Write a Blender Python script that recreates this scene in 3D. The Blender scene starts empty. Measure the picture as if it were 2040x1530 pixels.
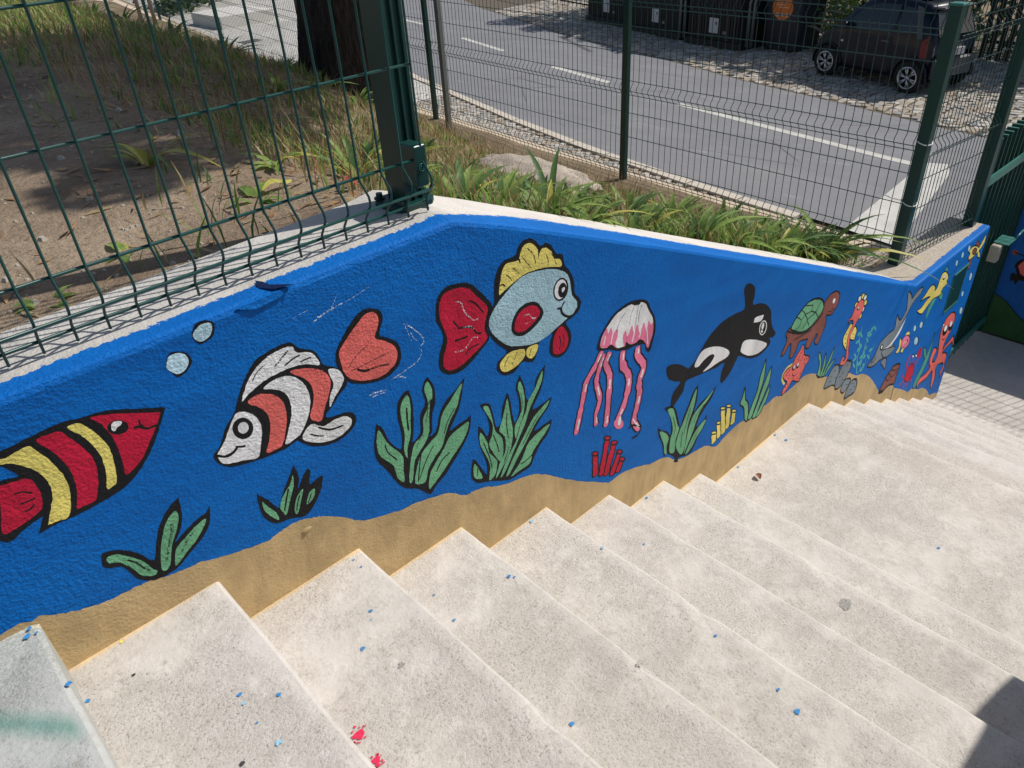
import bpy, bmesh, math, random
from mathutils import Vector, Matrix, noise
random.seed(7)
SC=bpy.context.scene
K=1.3
def P(x,y,z): return Vector((x*K,y*K,(z+2.65)*K))      # measured units -> metres, lower street level = 0
# ------------------------------------------------------------------ camera, sky, sun
cam=bpy.data.cameras.new('camera'); co=bpy.data.objects.new('camera',cam); SC.collection.objects.link(co)
cam.sensor_width=36; cam.lens=1505/2040*36; cam.clip_start=.05; cam.clip_end=500
co.matrix_world=Matrix(((0.72241717,0.41917808,-0.54991197,0),(-0.68932562,0.37419366,-0.62032999,0),(-0.05425516,0.82720544,0.55927412,2.65*K),(0,0,0,1)))
SC.camera=co
SC.render.resolution_x=1024; SC.render.resolution_y=768
AZ=math.radians(22); EL=math.radians(50)
SUN=Vector((math.cos(EL)*math.cos(AZ),-math.cos(EL)*math.sin(AZ),math.sin(EL)))
w=bpy.data.worlds.new('World'); SC.world=w; w.use_nodes=True
nt=w.node_tree; bg=nt.nodes['Background']; sk=nt.nodes.new('ShaderNodeTexSky'); sk.sky_type='NISHITA'; sk.sun_disc=False
sk.sun_elevation=EL; sk.sun_rotation=math.atan2(SUN.x,SUN.y); sk.air_density=1; sk.dust_density=1.5
nt.links.new(sk.outputs[0],bg.inputs[0]); bg.inputs[1].default_value=.085
sl=bpy.data.lights.new('sun','SUN'); sl.energy=3.9; sl.angle=math.radians(.55); sl.color=(1,.955,.89)
so=bpy.data.objects.new('sun',sl); SC.collection.objects.link(so); so.rotation_euler=SUN.to_track_quat('Z','Y').to_euler(); so.location=(0,0,30)
SC.view_settings.view_transform='Standard'; SC.view_settings.look='None'; SC.view_settings.exposure=.16; SC.view_settings.gamma=1
MURAL=[
 ('painted_fish','red and yellow striped painted fish at the left edge',[
  ('f','k',0,[-69,26713,83,26591,269,26545,451,26477,548,26315,556,26003,414,25627,207,25560,1,25494,-210,25408,-345,25510,-480,25690]),
  ('f','k',0,[2892,26583,2892,26583,2522,26757,2108,26956,1830,27044,1577,27077,1237,27147,806,27132,488,27106,76,27074,15,26923,182,26842,287,26680,379,26473,472,26162,463,25805,353,25562,194,25287,194,25287,481,25308,779,25288,1053,25290,1381,25314,1683,25361,1980,25500,2210,25684,2469,25958,2667,26241]),
  ('f','r',0,[-115,26598,52,26513,238,26466,428,26417,496,26273,497,25991,403,25741,166,25642,-101,25596,-243,25593,-243,25725,-131,26009,-45,26354,-146,26521]),
  ('s','k',34,[153,26247,279,26213,398,26108]),
  ('s','k',31,[165,26009,301,25994,409,25998]),
  ('s','k',31,[170,25840,256,25832,348,25884]),
  ('f','y',0,[227,26957,323,26945,506,26978,675,26971,752,26805,859,26519,931,26119,883,25731,726,25353,535,25352,375,25374,375,25374,503,25618,643,25893,677,26180,616,26447,484,26654,336,26804,194,26873,83,26928]),
  ('f','r',0,[798,27018,1016,27035,1163,26998,1262,26820,1380,26527,1455,26202,1398,25819,1258,25479,1187,25390,974,25399,884,25418,991,25713,1053,26041,1030,26388,934,26720]),
  ('f','y',0,[1298,27017,1476,27003,1599,26822,1700,26565,1756,26278,1719,25882,1636,25558,1548,25505,1451,25515,1542,25833,1582,26176,1528,26515,1430,26771]),
  ('f','r',0,[1684,27008,1909,26943,2217,26813,2529,26653,2773,26530,2773,26530,2620,26294,2413,26045,2204,25796,1991,25657,1833,25621,1866,25897,1886,26252,1859,26574,1787,26814]),
  ('f','k',0,[2187,26535,2154,26481,2095,26452,2021,26454,1947,26487,1889,26544,1857,26612,1857,26679,1889,26732,1947,26761,2019,26759,2093,26728,2152,26672,2186,26603]),
  ('f','w',0,[1949,26723,2016,26745,2116,26690,2074,26627,2010,26613,1952,26561,1913,26618]),
  ('s','k',47,[2256,26449,2336,26444,2464,26330,2648,26314]),
  ('s','k',38,[2389,26578,2381,26480,2419,26382]),
 ]),
 ('painted_bubble','pale blue painted bubble near the top of the wall',[
  ('f','k',0,[3851,27909,3993,27951,4167,27877,4207,27755,4123,27575,3999,27533,3842,27522,3757,27713]),
  ('f','l',0,[3862,27833,3995,27884,4136,27847,4147,27733,4064,27601,3896,27555,3791,27641,3778,27752]),
 ]),
 ('painted_bubble','pale blue painted bubble near the top of the wall',[
  ('f','k',0,[3257,27561,3405,27564,3578,27435,3607,27250,3479,27114,3289,27059,3217,27169,3148,27349]),
  ('f','l',0,[3269,27532,3414,27526,3534,27432,3551,27277,3456,27151,3309,27123,3208,27207,3148,27334,3206,27466]),
 ]),
 ('painted_fish','white painted fish with coral stripes and heart shaped tail',[
  ('f','k',0,[6466,25771,6508,26094,6703,26343,6987,26607,7250,26770,7484,26772,7752,26617,7798,26372,7644,26036,7858,25853,8073,25638,8137,25335,8040,25073,7751,24902,7371,24905,6910,25075,6602,25321]),
  ('f','k',0,[3415,25113,3617,25280,3797,25573,4059,25817,4155,25986,4331,26274,4549,26539,4796,26735,5109,26799,5415,26816,5602,26742,5717,26571,5993,26389,6106,26170,6166,25944,6409,25769,6589,25535,6612,25226,6369,25049,6152,24859,5948,24724,6039,24612,6380,24550,6597,24431,6661,24205,6514,24028,6247,23922,5890,23936,5466,24123,5219,24395,5153,24465,4867,24418,4447,24455,4004,24544,3637,24670,3468,24847,3402,25034]),
  ('f','w',0,[4273,25978,4382,26194,4566,26424,4809,26598,5085,26705,5392,26721,5582,26660,5646,26496,5933,26362,6051,26168,6066,25992,5775,26149,5474,26222,5115,26233,4802,26198,4476,26091]),
  ('s','g1',45,[5472,26631,5301,26523,5107,26400]),
  ('s','k',35,[5705,26414,5517,26394,5318,26325]),
  ('s','k',36,[5934,26251,5801,26258,5667,26256]),
  ('s','k',24,[4890,26532,4721,26454,4583,26308]),
  ('f','w',0,[4125,25793,4335,25666,4459,25474,4498,25203,4394,24850,4238,24552,3934,24660,3657,24741,3516,24847,3488,24952,3492,25096,3658,25256,3811,25452,3970,25672]),
  ('s','k',64,[3469,25069,3620,24954,3792,24955,3896,25027]),
  ('s','k',50,[3871,25060,3977,24997,4069,24966]),
  ('f','k',0,[4328,25271,4279,25178,4200,25126,4105,25127,4016,25180,3948,25272,3917,25386,3926,25499,3974,25590,4051,25640,4144,25641,4233,25592,4302,25501,4336,25386]),
  ('f','w',0,[4223,25300,4184,25267,4135,25259,4087,25278,4049,25321,4029,25378,4030,25439,4052,25491,4092,25525,4140,25533,4188,25514,4226,25472,4247,25415,4246,25353]),
  ('f','c',0,[4374,25897,4593,25975,4821,25884,4989,25740,5089,25517,5088,25197,4973,24844,4816,24540,4649,24517,4448,24559,4559,24783,4685,25127,4697,25411,4602,25634]),
  ('f','w',0,[4761,26043,5038,26134,5332,26070,5550,25878,5670,25588,5670,25237,5533,24892,5333,24638,5173,24546,4891,24514,5007,24764,5183,25145,5235,25467,5169,25732,4981,25913]),
  ('f','c',0,[5400,26131,5655,26095,5947,25954,6131,25789,6242,25531,6146,25225,5959,24902,5815,24644,5617,24772,5595,24918,5744,25198,5792,25525,5694,25806]),
  ('f','w',0,[6238,25766,6449,25692,6566,25428,6468,25239,6252,25050,6084,24865,6160,25158,6296,25386]),
  ('f','w',0,[5288,24448,5445,24636,5594,24675,5835,24477,6132,24499,6416,24436,6534,24275,6471,24118,6206,24011,5853,24035,5489,24224]),
  ('s','k',34,[5487,24457,5628,24326,5805,24217]),
  ('s','k',46,[5701,24522,5972,24305,6314,24238]),
  ('f','c',0,[6571,25778,6585,26058,6770,26256,7077,26485,7343,26649,7578,26645,7690,26446,7618,26221,7517,26006,7705,25863,7945,25636,8029,25386,7920,25130,7575,24989,7208,25035,6818,25213,6610,25496]),
  ('s','g1',23,[6718,25590,6998,25808,7319,25921]),
  ('s','g1',23,[6754,25484,7296,25490,7794,25495]),
  ('s','k',63,[6927,25459,7084,25340,7258,25292]),
  ('s','g1',47,[7260,25303,7502,25270,7771,25190]),
 ]),
 ('painted_seaweed','three leaved green painted seaweed, lowest on the left',[
  ('f','k',0,[872,24151,962,24231,1245,24075,1461,23816,1661,23471,1812,23797,2046,24242,2303,24482,2510,24591,2510,24591,2464,24189,2334,23848,2143,23611,2395,23741,2669,23858,2875,23901,3009,24026,3009,24026,2870,23587,2606,23328,2312,23159,2020,22991,1727,22961,1510,23006,1269,23237,1189,23527,1087,23735,846,23897]),
  ('f','g',0,[954,24087,1111,24056,1298,23849,1474,23586,1567,23320,1632,23170,1547,23121,1365,23256,1249,23574,1117,23824,950,23955]),
  ('f','g',0,[1722,23163,1820,23539,2003,23967,2172,24212,2365,24319,2375,24129,2242,23853,2054,23550,1921,23201,1788,23077]),
  ('f','g',0,[1980,23089,2114,23441,2347,23586,2630,23728,2836,23771,2789,23645,2527,23387,2289,23242,2045,23070]),
  ('s','g2',53,[2231,24109,2144,23863,1982,23542,1846,23260]),
  ('s','g2',50,[2551,23627,2370,23505,2184,23290]),
  ('s','k',38,[1239,23802,1357,23634,1451,23381]),
  ('s','g2',48,[1334,23696,1432,23460,1523,23257]),
 ]),
 ('painted_seaweed','small black edged painted seaweed between the lower left plants',[
  ('f','k',0,[3979,23684,3979,23684,4170,23393,4352,23034,4503,23300,4722,23617,4933,23904,4933,23904,4979,23517,4885,23246,5169,23594,5270,23530,5178,23188,5375,23229,5541,23224,5541,23224,5418,22894,5166,22577,4890,22417,4520,22573,4202,22662,3998,22944,3951,23279]),
  ('f','g',0,[4041,23415,4126,23224,4268,22923,4271,22716,4113,22965,4035,23188]),
  ('f','g',0,[4384,23047,4527,23284,4742,23473,4856,23662,4801,23368,4643,23072,4476,22743,4409,22859]),
  ('f','g',0,[4669,22712,4804,23030,4999,23171,4889,22905,4729,22600]),
  ('f','g',0,[4987,22700,5107,22963,5263,22997,5182,22776]),
  ('s','k',40,[4676,23385,4585,23178,4450,22864]),
  ('s','k',35,[4878,23049,4776,22844,4718,22677]),
  ('s','k',30,[5158,22929,5088,22804,5019,22713]),
 ]),
 ('chalk_marks','faint white chalk scribbles beside the heart shaped tail',[
  ('s','h',30,[6123,26989,6249,27030,6418,27064]),
  ('s','h',36,[6255,27054,6479,27092,6702,27116]),
  ('s','h',21,[6369,27085,6594,27123,6930,27145]),
  ('s','h',15,[6589,27099,6660,27175,6813,27375]),
  ('s','h',11,[6702,27116,7100,27156,7638,27264]),
  ('s','h',10,[5728,27252,5890,27286,6101,27301]),
  ('s','h',30,[8317,26022,8498,25867,8664,25675]),
  ('s','h',31,[8607,25730,8744,25548,8816,25362]),
  ('s','h',18,[8352,25960,8410,25727,8469,25488]),
  ('s','h',25,[8825,25420,8795,25310,8700,25261]),
  ('s','h',31,[8700,25042,8542,24895,8264,24839]),
  ('s','h',25,[8402,24867,8127,24811,7825,24771]),
  ('s','h',37,[7761,24771,7983,24737,8162,24622]),
  ('s','h',36,[7100,24636,7259,24648,7563,24568]),
  ('s','h',30,[7149,24566,7369,24559,7521,24513]),
  ('s','h',18,[8475,25728,8518,25588,8626,25430]),
  ('s','h',19,[8659,25217,8709,25100,8618,24954]),
 ]),
 ('painted_fish','pale blue painted fish with yellow crest and red tail',[
  ('f','k',0,[9239,25723,9296,26124,9416,26336,9642,26455,10003,26409,10362,26272,10649,25956,10881,25645,11022,25363,10893,25075,10801,24826,10839,24515,10542,24294,10182,24103,9836,24000,9452,24070,9171,24355,9194,24747,9362,25065,9369,25340]),
  ('f','r',0,[9361,25725,9393,26084,9562,26305,9927,26302,10286,26163,10570,25824,10860,25430,10801,25171,10703,24869,10773,24545,10483,24380,10131,24247,9787,24144,9466,24181,9301,24379,9341,24678,9473,24959,9487,25205]),
  ('s','h',34,[9851,25940,9974,25928,10085,25802]),
  ('s','h',41,[10055,25814,10148,25530,10290,25359]),
  ('s','h',36,[10261,25388,10376,25249,10539,25225]),
  ('s','k',47,[10280,25832,10487,25666,10715,25321]),
  ('s','k',40,[9734,25512,9810,25369,9888,25224]),
  ('s','k',53,[9856,25227,10168,25147,10351,25022]),
  ('s','h',36,[10043,25184,10232,25131,10380,24981]),
  ('s','k',55,[10348,24995,10463,24829,10606,24783]),
  ('s','k',53,[9723,24930,9912,24902,10151,24881]),
  ('s','h',42,[9685,24632,9969,24559,10181,24683]),
  ('s','h',36,[10182,24694,10324,24775,10482,24687]),
  ('s','k',37,[10015,24391,10160,24500,10496,24505]),
  ('f','k',0,[10835,25042,10914,25295,11098,25445,11142,25928,11273,26260,11491,26449,11901,26464,12054,26679,12269,26766,12546,26699,12820,26417,13003,26436,13220,26280,13398,25992,13625,25884,13734,25526,13927,25277,14083,24917,14119,24534,14366,24184,14280,23898,13985,23796,13736,23741,13896,23411,13932,23063,13715,22758,13379,22726,13059,22997,13074,23385,13163,23636,12687,23624,12554,23298,12346,23070,11971,23249,11656,23078,11288,23143,11034,23415,11078,23675,11416,23827,11091,24222,10850,24629]),
  ('f','b',0,[10888,25020,11045,25240,11339,25461,11774,25685,12208,25801,12787,25728,13384,25537,13768,25277,13922,24979,13996,24520,14199,24219,14154,23951,13821,23866,13327,23724,12844,23617,12377,23637,11857,23811,11433,24036,11107,24396,10894,24727]),
  ('f','y',0,[11282,25596,11343,25906,11436,26199,11618,26349,11993,26296,12112,26498,12260,26635,12505,26589,12707,26345,12731,26087,12813,26281,12998,26300,13213,26114,13319,25878,13545,25768,13578,25553,13086,25716,12643,25798,12210,25829,11778,25739,11458,25639]),
  ('s','k',49,[11960,26324,12042,26294,12063,26188]),
  ('s','g1',31,[12118,26387,12266,26170,12466,25903]),
  ('s','g1',37,[12324,26522,12558,26260,12615,25961]),
  ('s','g1',32,[12991,26135,13073,25965,13087,25761]),
  ('s','g1',33,[13211,26058,13305,25911,13403,25646]),
  ('s','g1',31,[11795,26149,11906,26053,12015,25901]),
  ('s','g1',30,[11559,26044,11656,25964,11748,25807]),
  ('s','k',43,[11338,25842,11439,25825,11501,25746]),
  ('f','k',0,[13830,24711,13755,24589,13638,24522,13502,24526,13377,24598,13285,24722,13246,24875,13265,25025,13339,25144,13453,25209,13586,25208,13711,25140,13805,25018,13848,24865]),
  ('f','w',0,[13760,24749,13698,24644,13604,24585,13497,24583,13398,24639,13328,24741,13299,24868,13317,24994,13378,25097,13470,25155,13576,25158,13674,25105,13746,25005,13777,24878]),
  ('f','k',0,[13770,24735,13729,24654,13663,24606,13586,24601,13514,24640,13461,24714,13436,24809,13445,24906,13486,24986,13551,25033,13627,25039,13699,25002,13753,24928,13779,24833]),
  ('f','w',0,[13584,24866,13680,24890,13710,24817,13613,24746]),
  ('s','k',63,[13386,24331,13545,24297,13686,24445]),
  ('s','k',79,[13522,24325,13596,24087,13805,23904,14028,23862,14239,24031]),
  ('f','k',0,[11626,24466,11743,24774,12009,24959,12376,24957,12666,24779,12841,24434,12638,24212,12249,24071,11950,24080,11703,24238]),
  ('f','r',0,[11740,24446,11846,24701,12074,24843,12406,24837,12624,24694,12713,24487,12529,24320,12181,24193,11922,24215,11781,24307]),
  ('s','h',40,[12097,24636,12282,24619,12387,24490]),
  ('s','h',40,[12365,24500,12458,24412,12572,24412]),
  ('s','h',20,[12082,24390,12192,24372,12342,24369]),
  ('f','y',0,[11132,23462,11182,23626,11485,23764,11924,23686,12068,23575,12057,23402,11819,23257,11516,23211,11261,23259]),
  ('f','y',0,[12131,23367,12183,23598,12566,23550,12515,23316,12314,23203]),
  ('s','g1',27,[11477,23674,11357,23542,11272,23394]),
  ('s','g1',27,[11772,23662,11687,23512,11563,23348]),
  ('s','g1',28,[12333,23529,12247,23377,12241,23283]),
  ('f','r',0,[13182,23006,13195,23395,13365,23644,13570,23683,13769,23368,13805,23053,13632,22830,13341,22852]),
  ('s','k',37,[13441,23448,13492,23195,13427,22946]),
  ('s','k',37,[13589,23448,13642,23227,13578,23010]),
 ]),
 ('painted_seaweed','tall five leaved green painted seaweed under the red tail',[
  ('f','k',0,[7135,23814,7135,23814,7292,23577,7392,23158,7675,22710,7774,23119,7741,23624,7815,24055,8023,24236,8175,24261,8175,24261,8227,23836,8201,23490,8111,22925,8045,22711,8321,22867,8401,23380,8596,23639,8560,24016,8659,24259,8780,24326,8780,24326,8924,23948,8889,23483,8751,23188,8683,22723,8568,22597,8803,22654,8998,23115,9228,23365,9582,23550,9908,23765,9908,23765,9749,23278,9603,22913,9399,22639,9234,22407,9511,22447,9788,22455,9984,22524,9984,22524,9880,22038,9630,21710,9314,21420,8926,21106,8557,20923,8332,20775,7996,21188,7593,21488,7353,21912,7186,22343,6972,22793,6967,23226,7054,23535]),
  ('f','g',0,[7152,23598,7220,23499,7350,23090,7559,22748,7702,22439,7655,22047,7612,21677,7446,21917,7397,22339,7210,22646,7056,22928,7055,23295]),
  ('f','g',0,[7841,23688,7923,23998,8123,24126,8153,23756,8081,23313,8026,22974,7875,22622,7827,22331,7770,22622,7858,23071]),
  ('f','g',0,[8626,24041,8745,24216,8846,23928,8797,23593,8671,23294,8594,22774,8461,22531,8201,22298,8009,22089,7875,21574,7767,21577,7893,22160,8093,22620,8382,22768,8470,23219,8675,23537]),
  ('f','g',0,[9791,23628,9639,23210,9508,22964,9274,22709,9102,22418,8920,22064,8622,21844,8385,21587,8239,21270,7934,21414,8056,21861,8250,22203,8571,22402,8856,22560,9051,23023,9351,23299]),
  ('f','g',0,[9879,22339,9774,22032,9532,21768,9225,21543,8880,21275,8504,21028,8327,20969,8428,21423,8665,21683,8973,21966,9211,22224,9564,22318]),
  ('s','k',35,[7265,23110,7305,22839,7537,22445]),
  ('s','k',52,[8042,23816,8004,23478,7988,23120]),
  ('s','g2',42,[8729,23689,8646,23430,8528,23063]),
  ('s','k',54,[8788,23659,8745,23499,8705,23398]),
  ('s','k',38,[8250,22203,8172,21988,8030,21406]),
  ('s','k',32,[9480,23011,9212,22744,9031,22394]),
  ('s','k',32,[8683,22271,8371,21931,8069,21449]),
  ('s','k',39,[9146,21728,8860,21630,8621,21369]),
  ('s','g2',30,[8132,22468,8256,22651,8429,22741]),
 ]),
 ('painted_seaweed','many leaved green painted seaweed, right of the tall one',[
  ('f','k',0,[9909,21020,10095,20690,10247,20339,10347,20201,10352,20639,10217,21151,10155,21607,10199,22025,10199,22025,10354,21768,10474,21491,10576,21779,10509,22223,10336,22647,10646,22514,10753,22089,10824,21638,11015,21669,11090,22108,11315,22560,11315,22560,11406,22278,11450,21845,11533,21379,11708,21635,11740,22102,11656,22551,11832,22880,11832,22880,11992,22379,12044,21942,12202,21928,12377,22183,12472,22476,12846,22731,12846,22731,12745,22271,12564,21879,12258,21477,12584,21444,13088,21499,13088,21499,12907,21198,12560,20951,12295,20658,12674,20666,13059,20674,13059,20674,12870,20253,12515,20002,12245,19702,12059,19426,11638,19417,11148,19458,10616,19764,10247,19965,9959,20115,9783,20414,9808,20761]),
  ('f','g',0,[9860,20438,9925,20831,10105,20428,10154,20175,9974,20254]),
  ('f','g',0,[10244,21762,10454,21293,10492,20915,10723,20520,10741,20287,10635,19979,10399,19943,10482,20412,10344,20933,10203,21371]),
  ('f','g',0,[10428,22499,10603,22438,10706,21979,10776,21526,11006,21111,11023,20668,10947,20419,10842,20373,10636,20828,10518,21184,10657,21455,10693,21850]),
  ('f','g',0,[11297,22336,11350,22037,11393,21598,11437,21149,11368,20755,11222,20400,10961,20112,10661,19834,10833,20267,11105,20618,11107,21124,10934,21436,11104,21827]),
  ('f','g',0,[11730,22514,11832,22662,11946,22268,11959,21848,11871,21475,11670,21087,11531,20805,11523,21243,11784,21593,11815,22063]),
  ('f','g',0,[12719,22591,12662,22244,12445,21941,12140,21541,11911,21095,11646,20738,11395,20370,11062,19897,10835,19752,11042,20137,11324,20487,11541,20726,11776,21243,11996,21548,12094,21846,12373,22116,12547,22370]),
  ('f','g',0,[12958,21424,12781,21194,12437,20983,12175,20727,11867,20386,11560,20081,11207,19691,11060,19670,11291,20058,11627,20454,11889,20744,12239,21129,12577,21304]),
  ('f','g',0,[12925,20562,12744,20326,12436,20125,12171,19901,12025,19565,11564,19542,11251,19531,11537,19752,11775,19988,11986,20316,12302,20468]),
  ('s','k',36,[10314,21375,10479,20778,10548,20296]),
  ('s','k',36,[10692,21435,10806,21014,10854,20696]),
  ('s','k',36,[11261,21879,11214,21488,11251,20969]),
  ('s','k',39,[12429,19977,11995,19777,11661,19752]),
  ('s','k',29,[10015,20631,10014,20486,9985,20358]),
  ('s','g2',36,[11828,22260,11867,21897,11799,21585]),
  ('s','k',30,[11244,20682,11146,20446,11010,20232]),
  ('s','k',31,[12486,21137,12051,20724,11788,20433]),
 ]),
 ('painted_jellyfish','pink and white painted jellyfish with five wavy tentacles',[
  ('s','k',334,[15355,22031,15036,21640,14624,21257,14486,20806,14299,20142,14108,19463]),
  ('s','p',217,[15355,22031,15036,21640,14624,21257,14486,20806,14299,20142,14108,19463]),
  ('s','w',68,[15319,21940,15224,21823,15134,21729]),
  ('s','w',69,[14624,21153,14583,21018,14539,20909]),
  ('s','w',71,[14289,19992,14232,19789,14174,19624]),
  ('s','k',309,[15451,21878,15179,21350,15091,20947,15263,20245,15077,19715,15092,19263]),
  ('s','p',189,[15451,21878,15179,21350,15091,20947,15263,20245,15077,19715,15092,19263]),
  ('s','w',59,[15426,21760,15344,21602,15267,21474]),
  ('s','w',60,[15153,20794,15205,20584,15239,20413]),
  ('s','w',63,[15110,19609,15114,19474,15108,19366]),
  ('s','k',359,[15736,21818,15526,21477,15732,20928,15712,20244,15652,19480,15585,18944]),
  ('s','p',236,[15736,21818,15526,21477,15732,20928,15712,20244,15652,19480,15585,18944]),
  ('s','w',73,[15723,21737,15660,21634,15598,21554]),
  ('s','w',76,[15758,20778,15752,20574,15737,20407]),
  ('s','w',79,[15669,19357,15649,19196,15622,19068]),
  ('s','k',402,[16374,21596,16367,21074,16709,20444,16706,19890,16475,19279,16258,18983,16243,18572]),
  ('s','p',274,[16374,21596,16367,21074,16709,20444,16706,19890,16475,19279,16258,18983,16243,18572]),
  ('s','w',84,[16403,21478,16401,21322,16389,21196]),
  ('s','w',88,[16740,20318,16739,20152,16728,20019]),
  ('s','w',90,[16463,19203,16399,19114,16334,19045]),
  ('s','k',399,[17139,21379,17162,21002,17512,20445,17304,19908,17347,19396,17239,18868,17107,18343,17440,17762]),
  ('s','p',266,[17139,21379,17162,21002,17512,20445,17304,19908,17347,19396,17239,18868,17107,18343,17440,17762]),
  ('s','w',81,[17175,21289,17182,21176,17177,21087]),
  ('s','w',84,[17504,20322,17441,20161,17378,20032]),
  ('s','w',87,[17359,19273,17327,19115,17289,18989]),
  ('s','w',90,[17206,18209,17306,18036,17378,17896]),
  ('f','p',0,[16517,18544,16496,18460,16427,18422,16325,18437,16210,18502,16107,18604,16034,18721,16006,18832,16027,18914,16095,18952,16194,18938,16308,18875,16412,18775,16487,18657]),
  ('f','w',0,[16382,18737,16359,18664,16325,18616,16288,18603,16255,18626,16233,18681,16225,18758,16234,18840,16257,18912,16290,18959,16327,18973,16359,18950,16382,18896,16390,18819]),
  ('s','k',90,[16824,18156,17062,18178,17523,17847,17373,17578,17038,17612]),
  ('s','w',50,[17046,18463,17228,18145,17428,17945]),
  ('f','k',0,[15122,22161,15207,22559,15476,22857,15838,23115,16398,23227,16881,23183,17491,22937,17724,22542,17963,22151,18056,21663,17936,21183,17800,20882,17576,21040,17505,21302,16980,21481,16576,21517,16175,21658,15686,21929]),
  ('f','w',0,[15249,22223,15344,22567,15615,22831,15980,23056,16450,23123,16887,23083,17395,22877,17624,22511,17861,22120,17920,21647,17820,21312,17680,21069,17500,21381,17226,21617,16975,21558,16668,21653,16511,21828,16419,21694,16074,21779,15777,22046,15588,22046]),
  ('f','p',0,[15249,22223,15319,22474,15524,22767,15622,22549,15739,22708,15860,22444,16046,22539,16076,22242,15969,22001,16074,21779,15777,22046,15588,22046]),
  ('f','p',0,[16419,21694,16333,22091,16460,22287,16571,22021,16782,22327,16867,22036,17055,22245,17211,21847,17393,22173,17542,21813,17652,22135,17771,21936,17884,21962,17920,21647,17820,21312,17680,21069,17500,21381,17226,21617,16975,21558,16668,21653,16511,21828]),
  ('s','w',50,[15902,22602,15815,22358,15757,22098]),
  ('s','w',52,[16941,22149,16902,21947,16817,21690]),
  ('s','w',54,[17568,21876,17623,21552,17668,21228]),
  ('s','w',41,[15484,22505,15441,22348,15397,22226]),
  ('s','w',44,[17251,22014,17243,21833,17169,21717]),
  ('s','g1',25,[16890,23026,16710,22750,16649,22420]),
  ('s','g1',26,[17069,22988,17012,22623,16920,22158]),
  ('s','g1',26,[17244,22882,17130,22645,17112,22293]),
  ('s','g1',25,[16411,22945,16134,22712,16003,22417]),
  ('s','k',84,[16738,23144,16938,23034,17168,22983]),
  ('s','k',44,[16511,21828,16689,21644,16975,21558,17227,21602]),
  ('s','k',42,[15588,22046,15777,22046,16054,21788,16419,21694]),
 ]),
 ('painted_coral','red painted tube coral under the jellyfish',[
  ('s','k',391,[15615,16735,15836,17362,16054,17977]),
  ('s','r',264,[15614,16772,15836,17362,16055,17960]),
  ('f','k',0,[16267,17876,16257,17827,16206,17808,16126,17823,16032,17868,15942,17934,15876,18009,15844,18077,15855,18125,15904,18144,15983,18131,16077,18086,16167,18020,16235,17945]),
  ('f','r',0,[16192,17921,16184,17898,16150,17892,16097,17906,16036,17935,15978,17974,15936,18015,15917,18051,15926,18074,15959,18079,16011,18066,16072,18037,16130,17998,16173,17957]),
  ('s','k',360,[15940,16527,16152,16960,16363,17389]),
  ('s','r',230,[15939,16564,16152,16960,16363,17370]),
  ('f','k',0,[16559,17292,16552,17241,16506,17219,16432,17231,16345,17274,16261,17339,16198,17414,16168,17484,16176,17534,16221,17556,16294,17545,16380,17503,16464,17438,16528,17363]),
  ('f','r',0,[16482,17339,16476,17315,16447,17307,16402,17317,16348,17343,16298,17380,16261,17420,16243,17456,16249,17480,16278,17488,16323,17479,16376,17453,16426,17416,16464,17375]),
  ('s','k',345,[16267,16475,16394,16718,16521,16959]),
  ('s','r',213,[16266,16513,16394,16718,16522,16940]),
  ('f','k',0,[16710,16864,16703,16811,16660,16788,16590,16798,16506,16840,16425,16906,16364,16981,16334,17052,16341,17104,16383,17128,16453,17118,16536,17077,16617,17012,16679,16936]),
  ('f','r',0,[16632,16913,16627,16887,16601,16878,16559,16886,16509,16911,16462,16947,16427,16987,16411,17023,16416,17049,16441,17058,16483,17050,16532,17026,16579,16990,16614,16949]),
  ('s','k',360,[15088,17073,15072,17588,15056,18091]),
  ('s','r',237,[15088,17109,15072,17588,15056,18074]),
  ('f','k',0,[15247,17998,15238,17950,15192,17930,15119,17942,15034,17983,14954,18046,14895,18117,14868,18183,14877,18230,14922,18250,14994,18239,15078,18198,15158,18136,15219,18065]),
  ('f','r',0,[15176,18041,15169,18018,15139,18012,15093,18022,15040,18048,14990,18085,14953,18124,14937,18158,14944,18180,14974,18187,15019,18176,15073,18151,15123,18115,15160,18076]),
  ('s','k',364,[15381,16885,15532,17654,15679,18403]),
  ('s','r',240,[15380,16922,15532,17654,15680,18386]),
  ('f','k',0,[15875,18312,15866,18263,15820,18243,15745,18254,15658,18295,15576,18357,15514,18428,15485,18494,15495,18541,15540,18562,15613,18551,15700,18511,15783,18449,15845,18378]),
  ('f','r',0,[15802,18354,15795,18331,15765,18324,15718,18335,15663,18361,15611,18396,15573,18435,15556,18469,15563,18492,15593,18499,15640,18488,15695,18463,15747,18427,15785,18388]),
 ]),
 ('painted_orca','black and white painted orca with upright fin',[
  ('f','k',0,[18834,19662,19066,19723,19574,19513,20121,19107,20234,19016,20625,19152,20992,19481,21360,19810,21753,19988,22266,20118,23036,20111,23728,20037,23699,20440,23540,20923,23667,21115,23964,21049,24317,20760,24406,20370,24377,19987,24954,19803,25519,19484,25953,19003,26064,18571,26323,18067,26645,17686,26453,17570,26171,17656,26302,17395,26090,17207,25599,17109,24805,17281,23833,17858,23623,17723,23287,17335,22806,17099,22609,17238,22589,17679,22747,18064,22177,18110,21385,18270,20621,18424,20149,18476,20039,18125,19759,17897,19427,17698,19280,17852,19359,18329,19776,18628,19454,18826,19029,19146]),
  ('f','w',0,[24637,19104,24723,19255,25365,19112,25365,19112,25305,18955,25109,18902,24649,19054]),
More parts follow.
